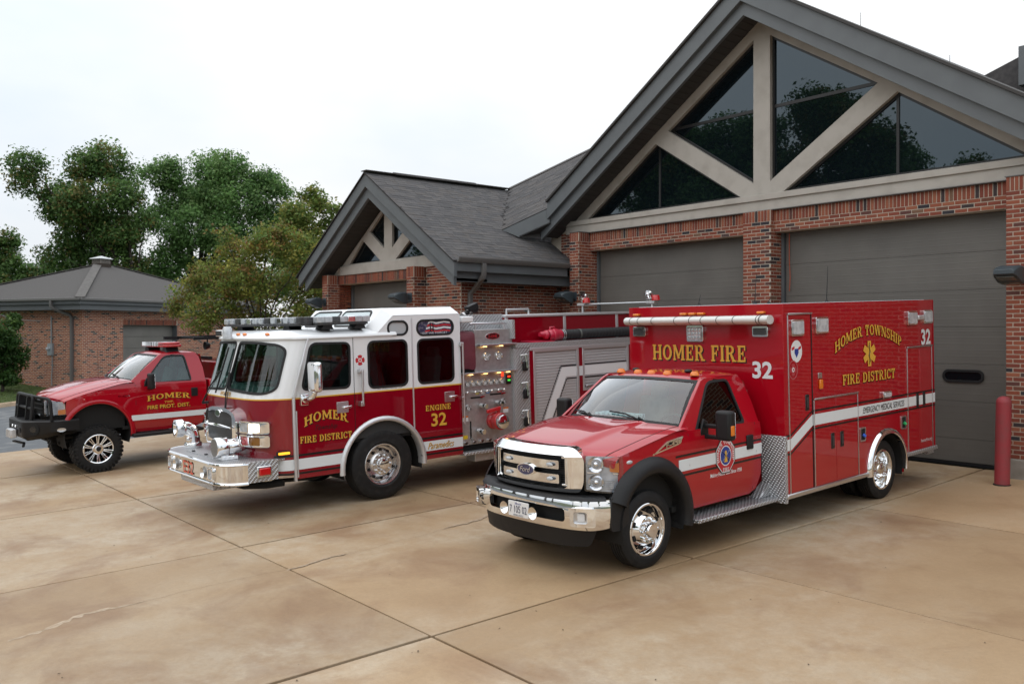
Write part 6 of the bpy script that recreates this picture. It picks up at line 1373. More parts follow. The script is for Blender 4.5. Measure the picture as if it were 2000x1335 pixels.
b = MB(); b.tube([(.5, 1.62, 2.48), (.5, 1.66, 2.62), (.52, 1.78, 2.68), (.58, 1.9, 2.60), (.62, 1.95, 2.5)], .06, 14); b.cyl((.5, 1.62, 2.4), (.5, 1.62, 2.55), .1, n=16); dg = b.build('deck_gun', MT['valve_red'], ENG, smooth=50)
b = MB(); b.cyl((.4, 1.95, 2.60), (.40, 2.42, 2.84), .05, .035, 14); b.lathe([(.06, 0), (.07, .04), (.05, .08)], 14, o=(.4, 2.40, 2.82), axis=1); b.obox((.4, 2.36, 2.85), (.14, .2, .09), Matrix.Rotation(R(20), 3, 'X')); b.build('deck_gun_barrel', PLAST, dg, smooth=40); b = MB()
for k in range(3): t_ = .25+.25*k; p = Vector((.4, 1.95, 2.60)).lerp(Vector((.4, 2.42, 2.84)), t_); d_ = Vector((0, .47, .24)).normalized()*.018; b.cyl(p-d_, p+d_, .052-.01*t_, n=14)
b.build('barrel_band', WSTK, dg)
pbox(ENG, 'roof_lamp', .9, 1.2, 1.56, 1.80, 2.60, 2.70, WHITE, .02)
b = MB(); b.prism([(1.50, .47), (2.66, .47), (2.66, .52), (1.50, .52)], 0, .95, 1.27); b.build('running_board', DPLATE, ENG, bevel=.008); pbox(ENG, 'step_box', .95, 1.2, 1.75, 2.6, .34, .47, STEEL, .01)
# ------ body
BYR = 6.75
LG = .92
pbox(ENG, 'hose_body', -LG, LG, 2.66, BYR, 1.0, 2.66, REDE, .01)
for s in (1, -1):
    lx = lambda u, v, t: (s*(EX-t), u, v); y0 = 2.64
    D1 = [(3.05, .62), (4.08, .62), (4.08, 2.08), (3.05, 2.08)]; D2 = [(4.21, 1.33), (5.37, 1.33), (5.37, 2.08), (4.21, 2.08)]; D3 = [(5.50, .62), (6.55, .62), (6.55, 2.08), (5.50, 2.08)]
    ol = [(y0, .46), (4.17, .46)]+[(y, z) for y, z in arc_pts(4.79, .50, .62, 183, -3, 20)]+[(5.42, .46), (BYR, .46), (BYR, 2.135), (y0, 2.135)]
    b = MB(); panel(b, ol, [D1, D2, D3], lx, .03); bd = b.build('body_side', REDE, ENG, smooth=0)
    for D in (D1, D2, D3):
        (a_, z0), (c_, z1) = D[0], D[2]; rows = []; n = int((z1-z0)/.048)
        dr = empty('rollup_door', (0, 0, 0), (0, 0, 0), ENG)
        sl = MB()
        for k in range(n):
            za_, zb_ = z0+(z1-z0)*k/n, z0+(z1-z0)*(k+1)/n; h = zb_-za_; x = EX-.028
            sl.loft([[(s*(x-.006), y, za_+.002), (s*(x+.003), y, za_+.006), (s*(x+.006), y, za_+h*.5), (s*(x+.003), y, zb_-.006), (s*(x-.006), y, zb_-.002), (s*(x-.006), y, zb_)] for y in (a_, c_)])
        so_ = sl.build('slats', mat('door_alu', (.60, .61, .62), .42, .3) if 'door_alu' not in MT else MT['door_alu'], dr, smooth=30, fix=False); so_['kind'] = 'stuff'
        frame_ring(dr, 'door_frame', [(a_-.02, z0-.02), (c_+.02, z0-.02), (c_+.02, z1+.02), (a_-.02, z1+.02)], .045, lambda u, v, t: (s*(EX+.008-t), u, v), .03, SATIN, .004); pbox(dr, 'lift_bar', *sorted((s*(EX-.025), s*(EX+.012))), a_+.06, c_-.06, z0+.03, z0+.08, ALU, .01)
        if s > 0:
            xs_ = EX-.0205
            if D is D1:
                Q = [(3.20, .80), (3.69, 1.60), (4.06, 1.60), (4.06, 1.735), (3.62, 1.735), (3.03+.03, .80)]
                decal(dr, 'stripe', [(3.40, .80), (3.80, 1.585), (4.055, 1.585), (4.055, 1.755), (3.71, 1.755), (3.22, .80)], 'L', xs_, mat('stripe_silver', (.80, .82, .83), .4), .002)
                for P, w_ in (([(3.18, .80), (3.675, 1.775), (4.055, 1.775)], .02), ([(3.43, .80), (3.815, 1.55), (4.055, 1.55)], .02)):
                    for i in range(2):
                        p, q = Vector(P[i]), Vector(P[i+1]); d = (q-p).normalized(); nn = Vector((-d.y, d.x))*w_/2; L_ = (q-p).length; ns = int(L_/.048) if i == 0 else 1
                        for k in range(ns):
                            a1_, a2_ = p+(q-p)*(k/ns), p+(q-p)*((k+(.75 if i == 0 else 1))/ns); decal(dr, 'pinstripe', [tuple(a1_-nn), tuple(a2_-nn), tuple(a2_+nn), tuple(a1_+nn)], 'L', xs_+.001, BLACKV, .002)
            elif D is D2:
                decal(dr, 'stripe', [(4.235, 1.585), (5.345, 1.585), (5.345, 1.755), (4.235, 1.755)], 'L', xs_, MT['stripe_silver'], .002)
                for z_ in (1.54, 1.77): decal(dr, 'pinstripe', [(4.235, z_), (5.345, z_), (5.345, z_+.02), (4.235, z_+.02)], 'L', xs_+.001, BLACKV, .002)
    if s > 0: strip([(4.10, 1.585), (4.19, 1.585)], 0, .17, STRIPE, base=EX, parent=ENG)
    pbox(ENG, 'front_tread_plate', *sorted((s*(EX-.02), s*(EX+.004))), 2.635, 2.945, .47, 2.13, DPLATE, .004)
    b = MB(); b.prism([(2.64, 2.135), (BYR, 2.135), (BYR, 2.215), (2.64, 2.215)], 0, *sorted((s*LG, s*(EX+.012)))); b.build('body_ledge', DPLATE, ENG, smooth=0, bevel=.006)
    pbox(ENG, 'ledge_trim', *sorted((s*EX, s*(EX+.014))), 2.95, BYR, 2.085, 2.134, SATIN, .004)
    for k in range(4):
        ya = 2.70+1.35*k; pbox(ENG, 'body_post', *sorted((s*(LG-.01), s*(LG+.018))), ya-.03, ya+.03, 2.215, 2.66, SATIN, .006)
    pbox(ENG, 'top_rail', *sorted((s*(LG-.05), s*(LG+.03))), 2.66, BYR, 2.655, 2.70, SATIN, .008)
    rows = []
    for y, z in arc_pts(4.79, .50, .62, 183, -3, 24):
        d = Vector((y-4.79, z-.5)).normalized(); rows.append([(s*1.10, y-d.x*.01, z-d.y*.01), (s*1.25, y-d.x*.01, z-d.y*.01), (s*1.25, y+d.x*.05, z+d.y*.05), (s*1.215, y+d.x*.06, z+d.y*.06)])
    b = MB(); b.loft(rows); b.build('wheel_arch_trim', SATIN, ENG, smooth=60)
for z in (1.92, 1.45, .98):
    b = MB(); y = 2.80; x = EX+.004; b.obox((x+.03, y+.02, z-.09), (.06, .09, .16)); b.build('strap_buckle', PLAST, ENG, bevel=.015); b = MB(); b.tube([(x+.02, y-.07, z+.10), (x+.03, y-.07, z-.03), (x+.05, y+.05, z-.03), (x+.05, y+.05, z+.11), (x+.02, y-.07, z+.10)], .008, 6); b.tube([(x+.04, y+.03, z+.1), (x+.06, y+.04, z-.12)], .014, 6); b.build('fold_step', CHROME, ENG)
for s in (1, -1): pbox(ENG, 'body_front_plate', *sorted((s*.9, s*(EX-.001))), 2.60, 2.637, .47, 2.14, DPLATE, .004)
pbox(ENG, 'tread_screen', .84, .87, 1.60, 2.66, 2.45, 2.72, DPLATE, .004); pbox(ENG, 'fold_step_pad', .6, 1.2, 2.60, 2.66, 2.30, 2.62, DPLATE, .004)
b = MB(); b.tube([(LG-.05, 2.75, 2.70), (LG-.05, 2.75, 2.79), (LG-.05, 3.25, 2.79), (LG-.05, 3.25, 2.70)], .02, 10); b.build('hand_rail', ALU, ENG)
hb_ = pbox(ENG, 'hose_load', -LG+.1, LG-.1, 2.9, BYR-.1, 2.55, 2.69, mat('hose_tan', (.10, .09, .08), .9, bump=(14, .8, .05)), .03); pbox(ENG, 'frame_rail', -.45, .45, -1.9, BYR-.2, .45, .7, DARK, 0); pbox(ENG, 'rear_step', -1.2, 1.2, BYR, BYR+.4, .5, .56, DPLATE, .01)
# rear light mast: crosswise rail with two spot lights and red beacons
for s in (1, -1):
    x = s*.98; yb = 6.35; b = MB(); b.cyl((x, yb, 2.6), (x, yb, 2.86), .022, n=10); b.prism([(x-.1, 2.84), (x+.1, 2.84), (x+.12, 2.89), (x-.12, 2.89)], 1, yb-.06, yb+.06); mp2 = b.build('light_post', SATIN, ENG, bevel=.005)
    b = MB(); b.lathe([(.085, 0), (.08, .05), (.065, .10), (.001, .105)], 20, o=(x-s*.12 if s < 0 else x+.10, yb, 2.90), axis=2); b.build('beacon', REDL, mp2, bevel=.006)
    b = MB(); c = Vector((x+(.07 if s < 0 else -.06), yb, 3.02)); M = Matrix.Rotation(R(60), 3, 'Y'); 
    for (r0, h0), (r1, h1) in zip([(.10, .0), (.10, .03), (.08, .08), (.04, .12)], [(.10, .03), (.08, .08), (.04, .12), (.001, .125)]): b.cyl(c+M@Vector((0, 0, h0))*-1, c+M@Vector((0, 0, h1))*-1, r0, r1, 18, caps=False)
    b.cyl(c-Vector((0, 0, .02)), (c.x, yb, 2.88), .015, n=8); b.build('spot_light', CHROME, mp2, smooth=40)
b = MB(); b.cyl((-.98, 6.35, 2.865), (.98, 6.35, 2.865), .018, n=10); b.build('mast_rail', ALU, ENG)
wheel(ENG, (1.04, .03, .525), .525, .33, .295, 1, 10, 10, holer=.024, rimmat=WHEELA); wheel(ENG, (-1.04, .03, .525), .525, .33, .295, -1, 10, 10, holer=.024, rimmat=WHEELA); wheel(ENG, (1.04, 4.79, .525), .525, .29, .295, 1, 10, 10, deep=True, holer=.024, rimmat=WHEELA); wheel(ENG, (-1.04, 4.79, .525), .525, .29, .295, -1, 10, 10, deep=True, holer=.024, rimmat=WHEELA)
b = MB(); b.tube([(.2, -2.0, .42), (.6, -1.9, .40), (.9, -1.7, .42), (1.05, -1.5, .45)], .05, 10); b.tube([(.9, -1.6, .46), (1.0, -1.0, .44), (.9, -.6, .5)], .03, 8); b.build('air_lines', DARK, ENG)
# hard suction hose lying on the body ledge
mw = ENG.matrix_basis
SH = tag(empty('suction_hose', mw @ Vector((1.07, 3.2, 2.218)), ENG.rotation_euler), 'black hard suction hose with red coupling lying along the top of the fire engine body', 'hose')
b = MB(); b.tube([(0, y, .105) for y in [.62+k*.02 for k in range(160)]], [.088+.004*math.sin(k*1.5) for k in range(160)], 18); b.build('hose', mat('hose_black', (.02, .021, .023), .6), SH, smooth=60)
b = MB(); b.lathe([(.09, .0), (.10, .03), (.10, .10), (.115, .11), (.115, .20), (.098, .22), (.098, .30)], 24, o=(0, .30, .105), axis=1); b.sphere((0, .27, .115), .085, 14, 8, (1, .8, 1)); b.cyl((0, .12, .13), (0, .24, .125), .04, .06, 14); b.tube([(0, .36, .20), (0, .37, .245), (0, .47, .245), (0, .48, .20)], .014, 8); b.build('coupling', mat('coupling_red', (.5, .015, .05), .35, 0, .5), SH, smooth=50)
for y in (.62, .66): b = MB(); b.lathe([(.096, 0), (.099, .01), (.096, .02)], 22, o=(0, y, .105), axis=1); b.build('clamp', ALU, SH)
b = MB(); b.prism([(-.13, .0), (.15, .0), (.15, .012), (-.13, .03)], 1, -.20, .34); b.build('tray_plate', MT['coupling_red'], SH, bevel=.004); b = MB(); b.lathe([(.094, -.02), (.094, .02)], 20, o=(0, 1.05, .105), axis=1); b.build('strap', mat('strap_grey', (.12, .13, .12), .7), SH)
# ------------------------------------------------------------ lifted brush truck
PK = tag(empty('pickup_truck', (-18.95, 4.5, -.47), (math.atan(.036), 0, R(1.5))), 'lifted red pickup truck with black brush guard and chunky off-road tyres', 'pickup truck')
DZ = .26
pwsc, proof, pws = ford_cab(PK, DZ, RED, glassmat('pale_tinted_glass', (.5, .6, .58)), nose=(-.80, .22), hood_front=(1.225, 1.14), arch=(.0, .45, .60), dome=.55, sillz=.43, ext=True)
PP = Plan([(0, -.86), (.4, -.85), (.65, -.82), (.85, -.76), (.95, -.62), (.985, -.45)]); pm_ = PP.map(); kz = dict(loc=(0, 0, DZ))
b = MB(); panel(b, rpoly([(-.66, .86), (.66, .86), (.66, 1.18), (-.66, 1.18)], .03), [rrect(-.58, -.02, .89, 1.15, .03, 3), rrect(.02, .58, .89, 1.15, .03, 3)], lambda u, v, t: pm_(u, v, t-.02), .06, scuts(-.6, .6, .1)); pg = b.build('grille', CHROME, PK, bevel=.012, **kz)
b = MB(); panel(b, rrect(-.62, .62, .87, 1.17, .02, 2), [], lambda u, v, t: pm_(u, v, t+.04), .01, scuts(-.6, .6, .1)); b.build('grille_mesh', DARK, pg)
for z in (.97, 1.06): b = MB(); panel(b, [(-.58, z), (.58, z), (.58, z+.022), (-.58, z+.022)], [], lambda u, v, t: pm_(u, v, t+.01), .02, scuts(-.55, .55, .1)); b.build('grille_bar', PLASTG, pg)
for s in (1, -1):
    f = (lambda u, v, t: pm_(u*s, v, t)); q = rpoly([(.69, .86), (1.12, .88), (1.10, 1.12), (.69, 1.17)], [.02, .04, .06, .02])
    b = MB(); panel(b, inset(q, .01), [], lambda u, v, t: f(u, v, t+.05), .01, scuts(.7, 1.1, .06)); h_ = b.build('headlight', CHROME, PK, **kz)
    b = MB(); panel(b, inset(q, .025), [], lambda u, v, t: f(u, v, t+.035), .01, scuts(.7, 1.1, .06)); b.build('reflector', LENSW, h_)
    b = MB(); panel(b, rpoly([(.98, .885), (1.105, .89), (1.105, .98), (.98, .975)], .012), [], lambda u, v, t: f(u, v, t+.002), .03); b.build('turn_signal', AMBER, h_)
    b = MB(); panel(b, q, [], lambda u, v, t: f(u, v, t-.006), .006, scuts(.7, 1.1, .05)); b.build('lens', LENSC, h_, smooth=60)
pbox(PK, 'engine_bay', -.9, .9, -.62, .5, .8, 1.36, DARK, 0)
# fender lip, inner well, shock absorbers
for s in (1, -1):
    rows = []
    for a in range(152, -14, -8):
        d = Vector((math.cos(R(a)), math.sin(R(a)))); rows.append([(s*x, d.x*r, .45+DZ+d.y*r) for x, r in ((.95, .585), (1.004, .585), (1.012, .597), (1.008, .645), (.99, .675))])
    b = MB(); b.loft(rows); b.build('fender_lip', RED, PK, smooth=60)
    b = MB(); b.loft([[(s*x, math.cos(R(a))*.585, .45+DZ+math.sin(R(a))*.585) for a in range(200, -21, -10)] for x in (.35, .97)]); b.build('wheel_liner', DARK, PK, smooth=60)
    b = MB(); b.cyl((s*.70, -.08, .93), (s*.70, -.05, 1.30), .035, n=12); q = b.build('shock_absorber', RED, PK); b = MB(); b.cyl((s*.70, -.085, .78), (s*.70, -.08, .94), .04, n=12); b.build('shock_boot', WSTK, q)
    b = MB(); b.prism(rrect(.58, 1.95, .605, .675, .03, 3), 0, *sorted((s*.86, s*1.13))); b.build('side_step', PLAST, PK, bevel=.025, seg=3)
    b = MB(); b.beam((s*.6, .75, .7), (s*1.0, .75, .64), .05, .04); b.beam((s*.6, 1.75, .7), (s*1.0, 1.75, .64), .05, .04); b.build('step_bracket', DARK, PK)
    tow_mirror(PK, s, DZ, (1.17, .93, 1.40), .1, (.19, .10, .31), False)
for y in (0, 3.55):
    b = MB(); b.cyl((-.8, y, .46), (.8, y, .46), .055, n=12); b.sphere((-.15, y, .46), .17, 14, 8); b.build('axle', DARK, PK); b = MB()
    for s in (1, -1): b.beam((s*.5, y-.6, .58), (s*.5, y+.6, .58), .08, .05); b.tube([(s*.4, y-.3, .55), (s*.1, y-.1, .6)], .03, 8)
    b.build('leaf_spring', DARK, PK)
pbox(PK, 'frame_rail', -.45, -.35, -1.0, 4.6, .68, .84, DARK, .01); pbox(PK, 'frame_rail', .35, .45, -1.0, 4.6, .68, .84, DARK, .01); pbox(PK, 'gearbox', -.3, .3, .2, 1.6, .6, .95, DARK, .05)
for x, s in ((.80, 1), (-.80, -1)):
    for y in (0, 3.55): wheel(PK, (x, y, .44), .44, .33, .262, s, lug_tread=34, spokes=10)
# steel bumper
TB = Plan([(0, -1.20), (.30, -1.20), (.56, -1.19), (.60, -1.16), (.80, -.98), (1.0, -.74), (1.02, -.34)]); tm = TB.map(); TT = TB.S[-1]; BLKST = mat('black_steel', (.009, .009, .010), .42, 0, 0, .3, bump=(200, .2, .001))
zb = lambda u: .74 if abs(u) < .62 else .74+(abs(u)-.62)*.16
us_ = [k/24*TT for k in range(-24, 25)]
b = MB(); b.loft([[tm(u, zb(u)-.06, .12), tm(u, zb(u), .02), tm(u, .80 if abs(u) < .6 else .85, 0), tm(u, 1.03, 0), tm(u, 1.055, .03), tm(u, 1.06, .25), tm(u, .75, .28)] for u in us_], caps=True); tb = b.build('bumper', BLKST, PK, smooth=30)
for s in (1, -1):
    b = MB(); c = Vector(tm(s*.80, .90, -.002)); p, n = TB.at(s*.80); n3 = Vector((n.x, n.y, 0)); b.cyl(c, c+n3*.006, .105, n=24); q = b.build('lamp_recess', DARK, tb); b = MB(); b.cyl(c+n3*.006, c+n3*.02, .06, n=20); b.build('fog_lamp', LENSC, tb)
    b = MB(); panel(b, circ(s*1.30, .875, .075, .035), [], lambda u, v, t: tm(u, v, t-.006), .006); b.build('maker_badge', ALU, tb)
    for z in (.88,): pbox(tb, 'shackle_slot', s*.40-.06, s*.40+.06, -1.206, -1.199, z-.045, z+.045, DARK, .01)
b = MB(); b.obox((0, -1.26, .80), (.34, .10, .16)); fl_ = b.build('winch_fairlead', SATIN, PK, bevel=.012)
for x in (-.09, .09): b = MB(); b.cyl((x, -1.315, .73), (x, -1.315, .87), .022, n=10); b.build('fairlead_roller', ALU, fl_)
for x in (-.12, .12): b = MB(); b.sphere((x, -1.21, .93), .025, 10, 6); b.build('bolt', CHROME, tb)
b = MB(); b.beam((.1, -1.25, .66), (.45, -1.15, .64), .05, .03); b.beam((.45, -1.15, .63), (.62, -1.2, .60), .04, .03); b.build('tow_hook', BLKST, PK)
# brush guard
bg = MB()
def gtube(P, r=.030): bg.tube(rp3(P), r, 10)
def rp3(P, n=5, rad=.09):
    P = [Vector(p) for p in P]; Q = [P[0]]
    for i in range(1, len(P)-1):
        a = P[i]+(P[i-1]-P[i]).normalized()*rad; c = P[i]+(P[i+1]-P[i]).normalized()*rad
        for k in range(n+1): t = k/n; Q.append(a*(1-t)**2+P[i]*2*t*(1-t)+c*t*t)
    return Q+[P[-1]]
gtube([(-.60, -1.05, 1.05), (-.60, -1.00, 1.50), (.60, -1.00, 1.50), (.60, -1.05, 1.05)]); gtube([(.58, -.99, 1.49), (.95, -.80, 1.44), (.97, -.79, 1.05)]); gtube([(-.58, -.99, 1.49), (-.95, -.80, 1.44), (-.97, -.79, 1.05)])
gtube([(-.60, -1.03, 1.27), (.60, -1.03, 1.27)], .028)
bgo = bg.build('brush_guard', BLKST, PK, smooth=60)
for x in (-.32, .32): b = MB(); b.prism([(-1.10, 1.05), (-.92, 1.05), (-.95, 1.48), (-1.05, 1.48)], 0, x-.02, x+.02); b.build('guard_upright', BLKST, bgo, bevel=.006)
# light bar on the roof
b = MB(); P = rrect(-.78, .78, 1.36, 1.74, .17, 8); b.prism(P, 2, 2.285, 2.335); lb_ = b.build('light_bar', mat('red_dome', (.45, .02, .025), .12, 0, .8), PK, bevel=.02, seg=3); b = MB(); b.prism(rrect(-.775, .775, 1.365, 1.715, .165, 8), 2, 2.336, 2.385); b.build('dome_top', MT['red_dome'], lb_, bevel=.035, seg=4)
b = MB(); b.prism(rrect(-.60, .36, 1.358, 1.722, .01, 2), 2, 2.30, 2.388); b.build('clear_section', LENSW, lb_, bevel=.03, seg=3)
for x in (-.02, .12, .26): pbox(lb_, 'band', x-.018, x+.018, 1.352, 1.728, 2.29, 2.392, SEAL, .02)
for x in (-.5, .55): b = MB(); b.prism([(x-.14, 2.17), (x+.14, 2.17), (x+.08, 2.285), (x-.08, 2.285)], 1, 1.42, 1.66); b.build('light_bar_foot', PLAST, lb_)
# bed, headache rack
b = MB(); b.box(-1.0, 1.0, 2.14, 4.6, 1.0, 1.62); bed = b.build('bed', RED, PK, bevel=.04); pbox(PK, 'tank_skid', -.85, .85, 2.35, 4.2, 1.60, 1.95, RED, .03)
b = MB(); b.box(-.85, .85, 2.2, 2.28, 2.0, 2.06); b.beam((-.8, 2.25, 1.6), (-.8, 2.25, 2.42), .06, .06); b.beam((.8, 2.25, 1.6), (.8, 2.25, 2.42), .06, .06); b.beam((-.85, 1.9, 2.44), (-.85, 4.0, 2.44), .06, .06); b.beam((.85, 1.9, 2.44), (.85, 4.0, 2.44), .06, .06); b.beam((-.85, 2.25, 2.44), (.85, 2.25, 2.44), .06, .05); b.beam((.8, 3.1, 1.6), (.8, 3.1, 2.42), .06, .06); rk = b.build('headache_rack', BLKST, PK)
b = MB(); b.lathe([(.085, 0), (.08, .04), (.05, .10), (.001, .11)], 18, o=(.62, 2.22, 2.28), axis=1); b.cyl((.62, 2.28, 2.30), (.62, 2.28, 2.43), .015, n=8); b.build('work_light', PLAST, rk)
# graphics and trim
XD2 = 1.0015
strip([(.60, .915), (2.06, .905)], 0, .105, STRIPE, base=XD2, parent=PK)
letter(PK, 'HOMER', 'L', .90, 1.74, 1.262, 1.365, XD2, GOLD, shadow=BLACKV, warp=arch_w(.35), sh=(.014, -.012)); letter(PK, 'TWP.', 'L', 1.23, 1.41, 1.205, 1.245, XD2, GOLD, 'sans', bold=.02); letter(PK, 'FIRE PROT. DIST.', 'L', .90, 1.735, 1.105, 1.18, XD2, GOLD, 'sans', bold=.02, shadow=BLACKV, sh=(.01, -.01))
letter(PK, 'F-350', 'L', .37, .58, 1.385, 1.42, XD2+.001, CHROME, 'sans', bold=.03); letter(PK, 'V10', 'L', -.47, -.38, 1.30, 1.34, .963, CHROME, 'sans', bold=.03)
pbox(PK, 'antenna_base', .80, .84, .40, .44, 1.62, 1.68, PLAST, .006); b = MB(); b.cyl((-.62, .47, 1.68), (-.62, .48, 2.3), .004, .003, 6); b.build('antenna', SEAL, PK)

# ------------------------------------------------------------ detached garage
GA = R(90)-YAW  # work in a rotated frame: corner at origin, x along the left wall (receding), y along the right wall
GC = Vector((-38.8, 9.1, .05))
dirR = Vector((math.sin(R(24)), math.cos(R(24)))); c_, s__ = math.cos(YAW), math.sin(YAW)
wdir = lambda la, de: Vector((la*c_-de*s__, la*s__+de*c_))
gy = wdir(math.sin(R(24.5)), math.cos(R(24.5)))     # right wall runs back along this
ga = math.atan2(-gy.x, gy.y)
GR = tag(empty('detached_garage', GC, (0, 0, ga)), 'low brick garage with a grey hip roof and a white topped vent, far left', 'garage')
def far_brick(name):
    m = mat(name, rough=.9); t = m.node_tree; n = t.nodes; b = n['Principled BSDF']
    co = n.new('ShaderNodeTexCoord'); sp = n.new('ShaderNodeSeparateXYZ'); t.links.new(co.outputs['Object'], sp.inputs[0]); ad = n.new('ShaderNodeMath'); ad.operation = 'ADD'; t.links.new(sp.outputs[0], ad.inputs[0]); t.links.new(sp.outputs[1], ad.inputs[1])
    cb = n.new('ShaderNodeCombineXYZ'); t.links.new(ad.outputs[0], cb.inputs[0]); t.links.new(sp.outputs[2], cb.inputs[1])
    br = n.new('ShaderNodeTexBrick'); br.inputs['Scale'].default_value = 1; br.inputs['Brick Width'].default_value = .2032; br.inputs['Row Height'].default_value = .0677; br.inputs['Mortar Size'].default_value = .0075; br.inputs['Mortar Smooth'].default_value = .1; br.inputs['Bias'].default_value = 0
    br.inputs['Color1'].default_value = (1, 1, 1, 1); br.inputs['Color2'].default_value = (0, 0, 0, 1); br.inputs['Mortar'].default_value = (.5, .5, .5, 1); t.links.new(cb.outputs[0], br.inputs['Vector'])
    r = n.new('ShaderNodeValToRGB'); el = r.color_ramp.elements
    for _ in range(3): el.new(.5)
    for k, (p, c) in enumerate(((.0, (.03, .03, .035)), (.10, (.05, .035, .035)), (.13, (.22, .075, .05)), (.5, (.34, .11, .06)), (1., (.42, .16, .085)))): el[k].position = p; el[k].color = (*c, 1)
    t.links.new(br.outputs['Color'], r.inputs[0]); o_ = mixc(t, br.outputs['Fac'], r.outputs[0], (.52, .45, .36)); t.links.new(o_, b.inputs['Base Color'])
    bp = n.new('ShaderNodeBump'); bp.invert = True; bp.inputs['Strength'].default_value = .5; bp.inputs['Distance'].default_value = .006; t.links.new(br.outputs['Fac'], bp.inputs['Height']); t.links.new(bp.outputs[0], b.inputs['Normal'])
    return m
FB = far_brick('far_brick'); WL, WD, HW = 8.4, 9.6, 3.03     # left wall length, right wall length, wall height
b = MB(); b.box(-WL, 0, .0, .25, -.4, HW); b.build('wall', FB, GR, smooth=0)
dy0, dy1, dzt = 2.02, 5.05, 2.43
for (y0, y1, z0, z1) in ((.251, dy0, -.4, HW), (dy1, WD, -.4, HW), (dy0, dy1, dzt, HW)): b = MB(); b.box(-.25, 0, y0, y1, z0, z1); b.build('wall', FB, GR, smooth=0)
b = MB(); b.box(-WL, -.55, .4, WD, -.3, HW-.02); b.build('interior_block', DARK, GR, smooth=0); b = MB(); b.box(-WL, -WL+.2, .26, WD, -.3, HW); b.build('wall', FB, GR, smooth=0)
sold = Pieces('soldier_brick', BRICK, BV)
n = int((dy1-dy0)/.0677)
lm = MB(); lm.box(-.2, .004, dy0, dy1, dzt, dzt+.22); lmo = lm.build('lintel', MORTAR, GR, smooth=0)
for k in range(n): q = MB(); y = dy0+.0677*k; q.box(-.1, .012, y+.006, y+.061, dzt+.005, dzt+.215); o_ = q.build('soldier_brick', BRICK, lmo, smooth=0); colset(o_.data, [(*BV[bvar()], 1)]*24)
gd = MB(); gd.box(-.34, -.30, dy0-.02, dy1+.02, -.3, dzt+.1); gdo = gd.build('garage_door', MT['door_bronze'], GR, smooth=0)
FDP = ribbed('far_door_panel', (.19, .18, .162))
for k in range(5): q = MB(); q.box(-.305, -.28, dy0, dy1, dzt-.5*(k+1)+.006, dzt-.5*k-.006); q.build('panel', FDP, gdo, smooth=0, bevel=.006)
pbox(gdo, 'jamb', -.29, -.02, dy1-.02, dy1+.01, -.3, dzt, FASCIA, 0)
OV = .65
for (x0, x1, y0, y1, z0, z1, nm, m_) in ((-WL-OV, OV, -OV, WD+OV, HW+.20, HW+.42, 'eave_fascia', FASCIA), (-WL-OV+.12, OV-.12, -OV+.12, WD+OV-.12, HW-.02, HW+.20, 'lower_eave_fascia', FASCIA)): b = MB(); b.box(x0, x1, y0, y1, z0, z1); b.build(nm, m_, GR, smooth=0, bevel=.01)
for pts_ in ([(-WL-OV, -OV-.06), (OV+.06, -OV-.06)], [(OV+.06, -OV-.06), (OV+.06, WD+OV)]):
    b = MB(); b.beam((*pts_[0], HW+.40), (*pts_[1], HW+.40), .13, .11); b.build('gutter', GUTTER, GR, smooth=0, bevel=.02)
FSH = ribbed('far_roof_shingle', (.092, .087, .084)); FSH.node_tree.nodes['Principled BSDF'].inputs['Roughness'].default_value = .95
for q in FSH.node_tree.nodes:
    if q.type == 'TEX_WAVE': q.inputs['Scale'].default_value = 5.2; q.inputs['Distortion'].default_value = .6; q.inputs['Detail Scale'].default_value = 8
    if q.type == 'MATH': q.inputs[1].default_value = 3
    if q.type == 'BUMP': q.inputs['Strength'].default_value = .5; q.inputs['Distance'].default_value = .006
    if q.type == 'TEX_NOISE': q.inputs['Scale'].default_value = 18
ex0, ex1, ey0, ey1 = -WL-OV-.03, OV+.06, -OV-.06, WD+OV+.03; ez = HW+.44; ap = Vector(((ex0+ex1)/2, (ey0+ey1)/2, ez)); rise = 1.78; h2 = .38
rg0, rg1 = (ap.x, ap.y-.45, ez+rise), (ap.x, ap.y+.45, ez+rise)
b = MB(); b.add([(ex0, ey0, ez), (ex1, ey0, ez), (ex1, ey1, ez), (ex0, ey1, ez), rg0, rg1], [(0, 1, 4), (1, 2, 5, 4), (2, 3, 5), (3, 0, 4, 5), (3, 2, 1, 0)]); rfo = b.build('roof', FSH, GR, smooth=0)
b = MB()
b.beam(Vector((ex1, ey0, ez+.03)), Vector(rg0)+Vector((0, 0, .03)), .36, .03, (.3, -.3, 1)); b.build('hip_cap', mat('hip_cap', (.13, .122, .115), .9, noise=(6, (.10, .095, .09), .4, .6, 4)), rfo, smooth=0)
b = MB(); b.beam(Vector((ex0, ey0, ez+.03)), Vector(rg0)+Vector((0, 0, .03)), .3, .03, (-.3, -.3, 1)); b.build('hip_cap', MT['hip_cap'], rfo, smooth=0); b = MB(); b.beam(Vector((ex1, ey1, ez+.03)), Vector(rg1)+Vector((0, 0, .03)), .3, .03, (.3, .3, 1)); b.build('hip_cap', MT['hip_cap'], rfo, smooth=0)
zc = ez+rise; cxp, cyp = rg0[0], rg0[1]+.2
b = MB(); b.box(cxp-.30, cxp+.30, cyp-.30, cyp+.30, zc-.28, zc+.07); cu_ = b.build('cupola', mat('cupola_base', (.05, .038, .03), .9), GR, smooth=0); LOUV = mat('louvre', (.20, .18, .16), .6)
b = MB(); b.box(cxp-.255, cxp+.255, cyp-.255, cyp+.255, zc+.07, zc+.28); b.build('cupola_core', DARK, cu_, smooth=0)
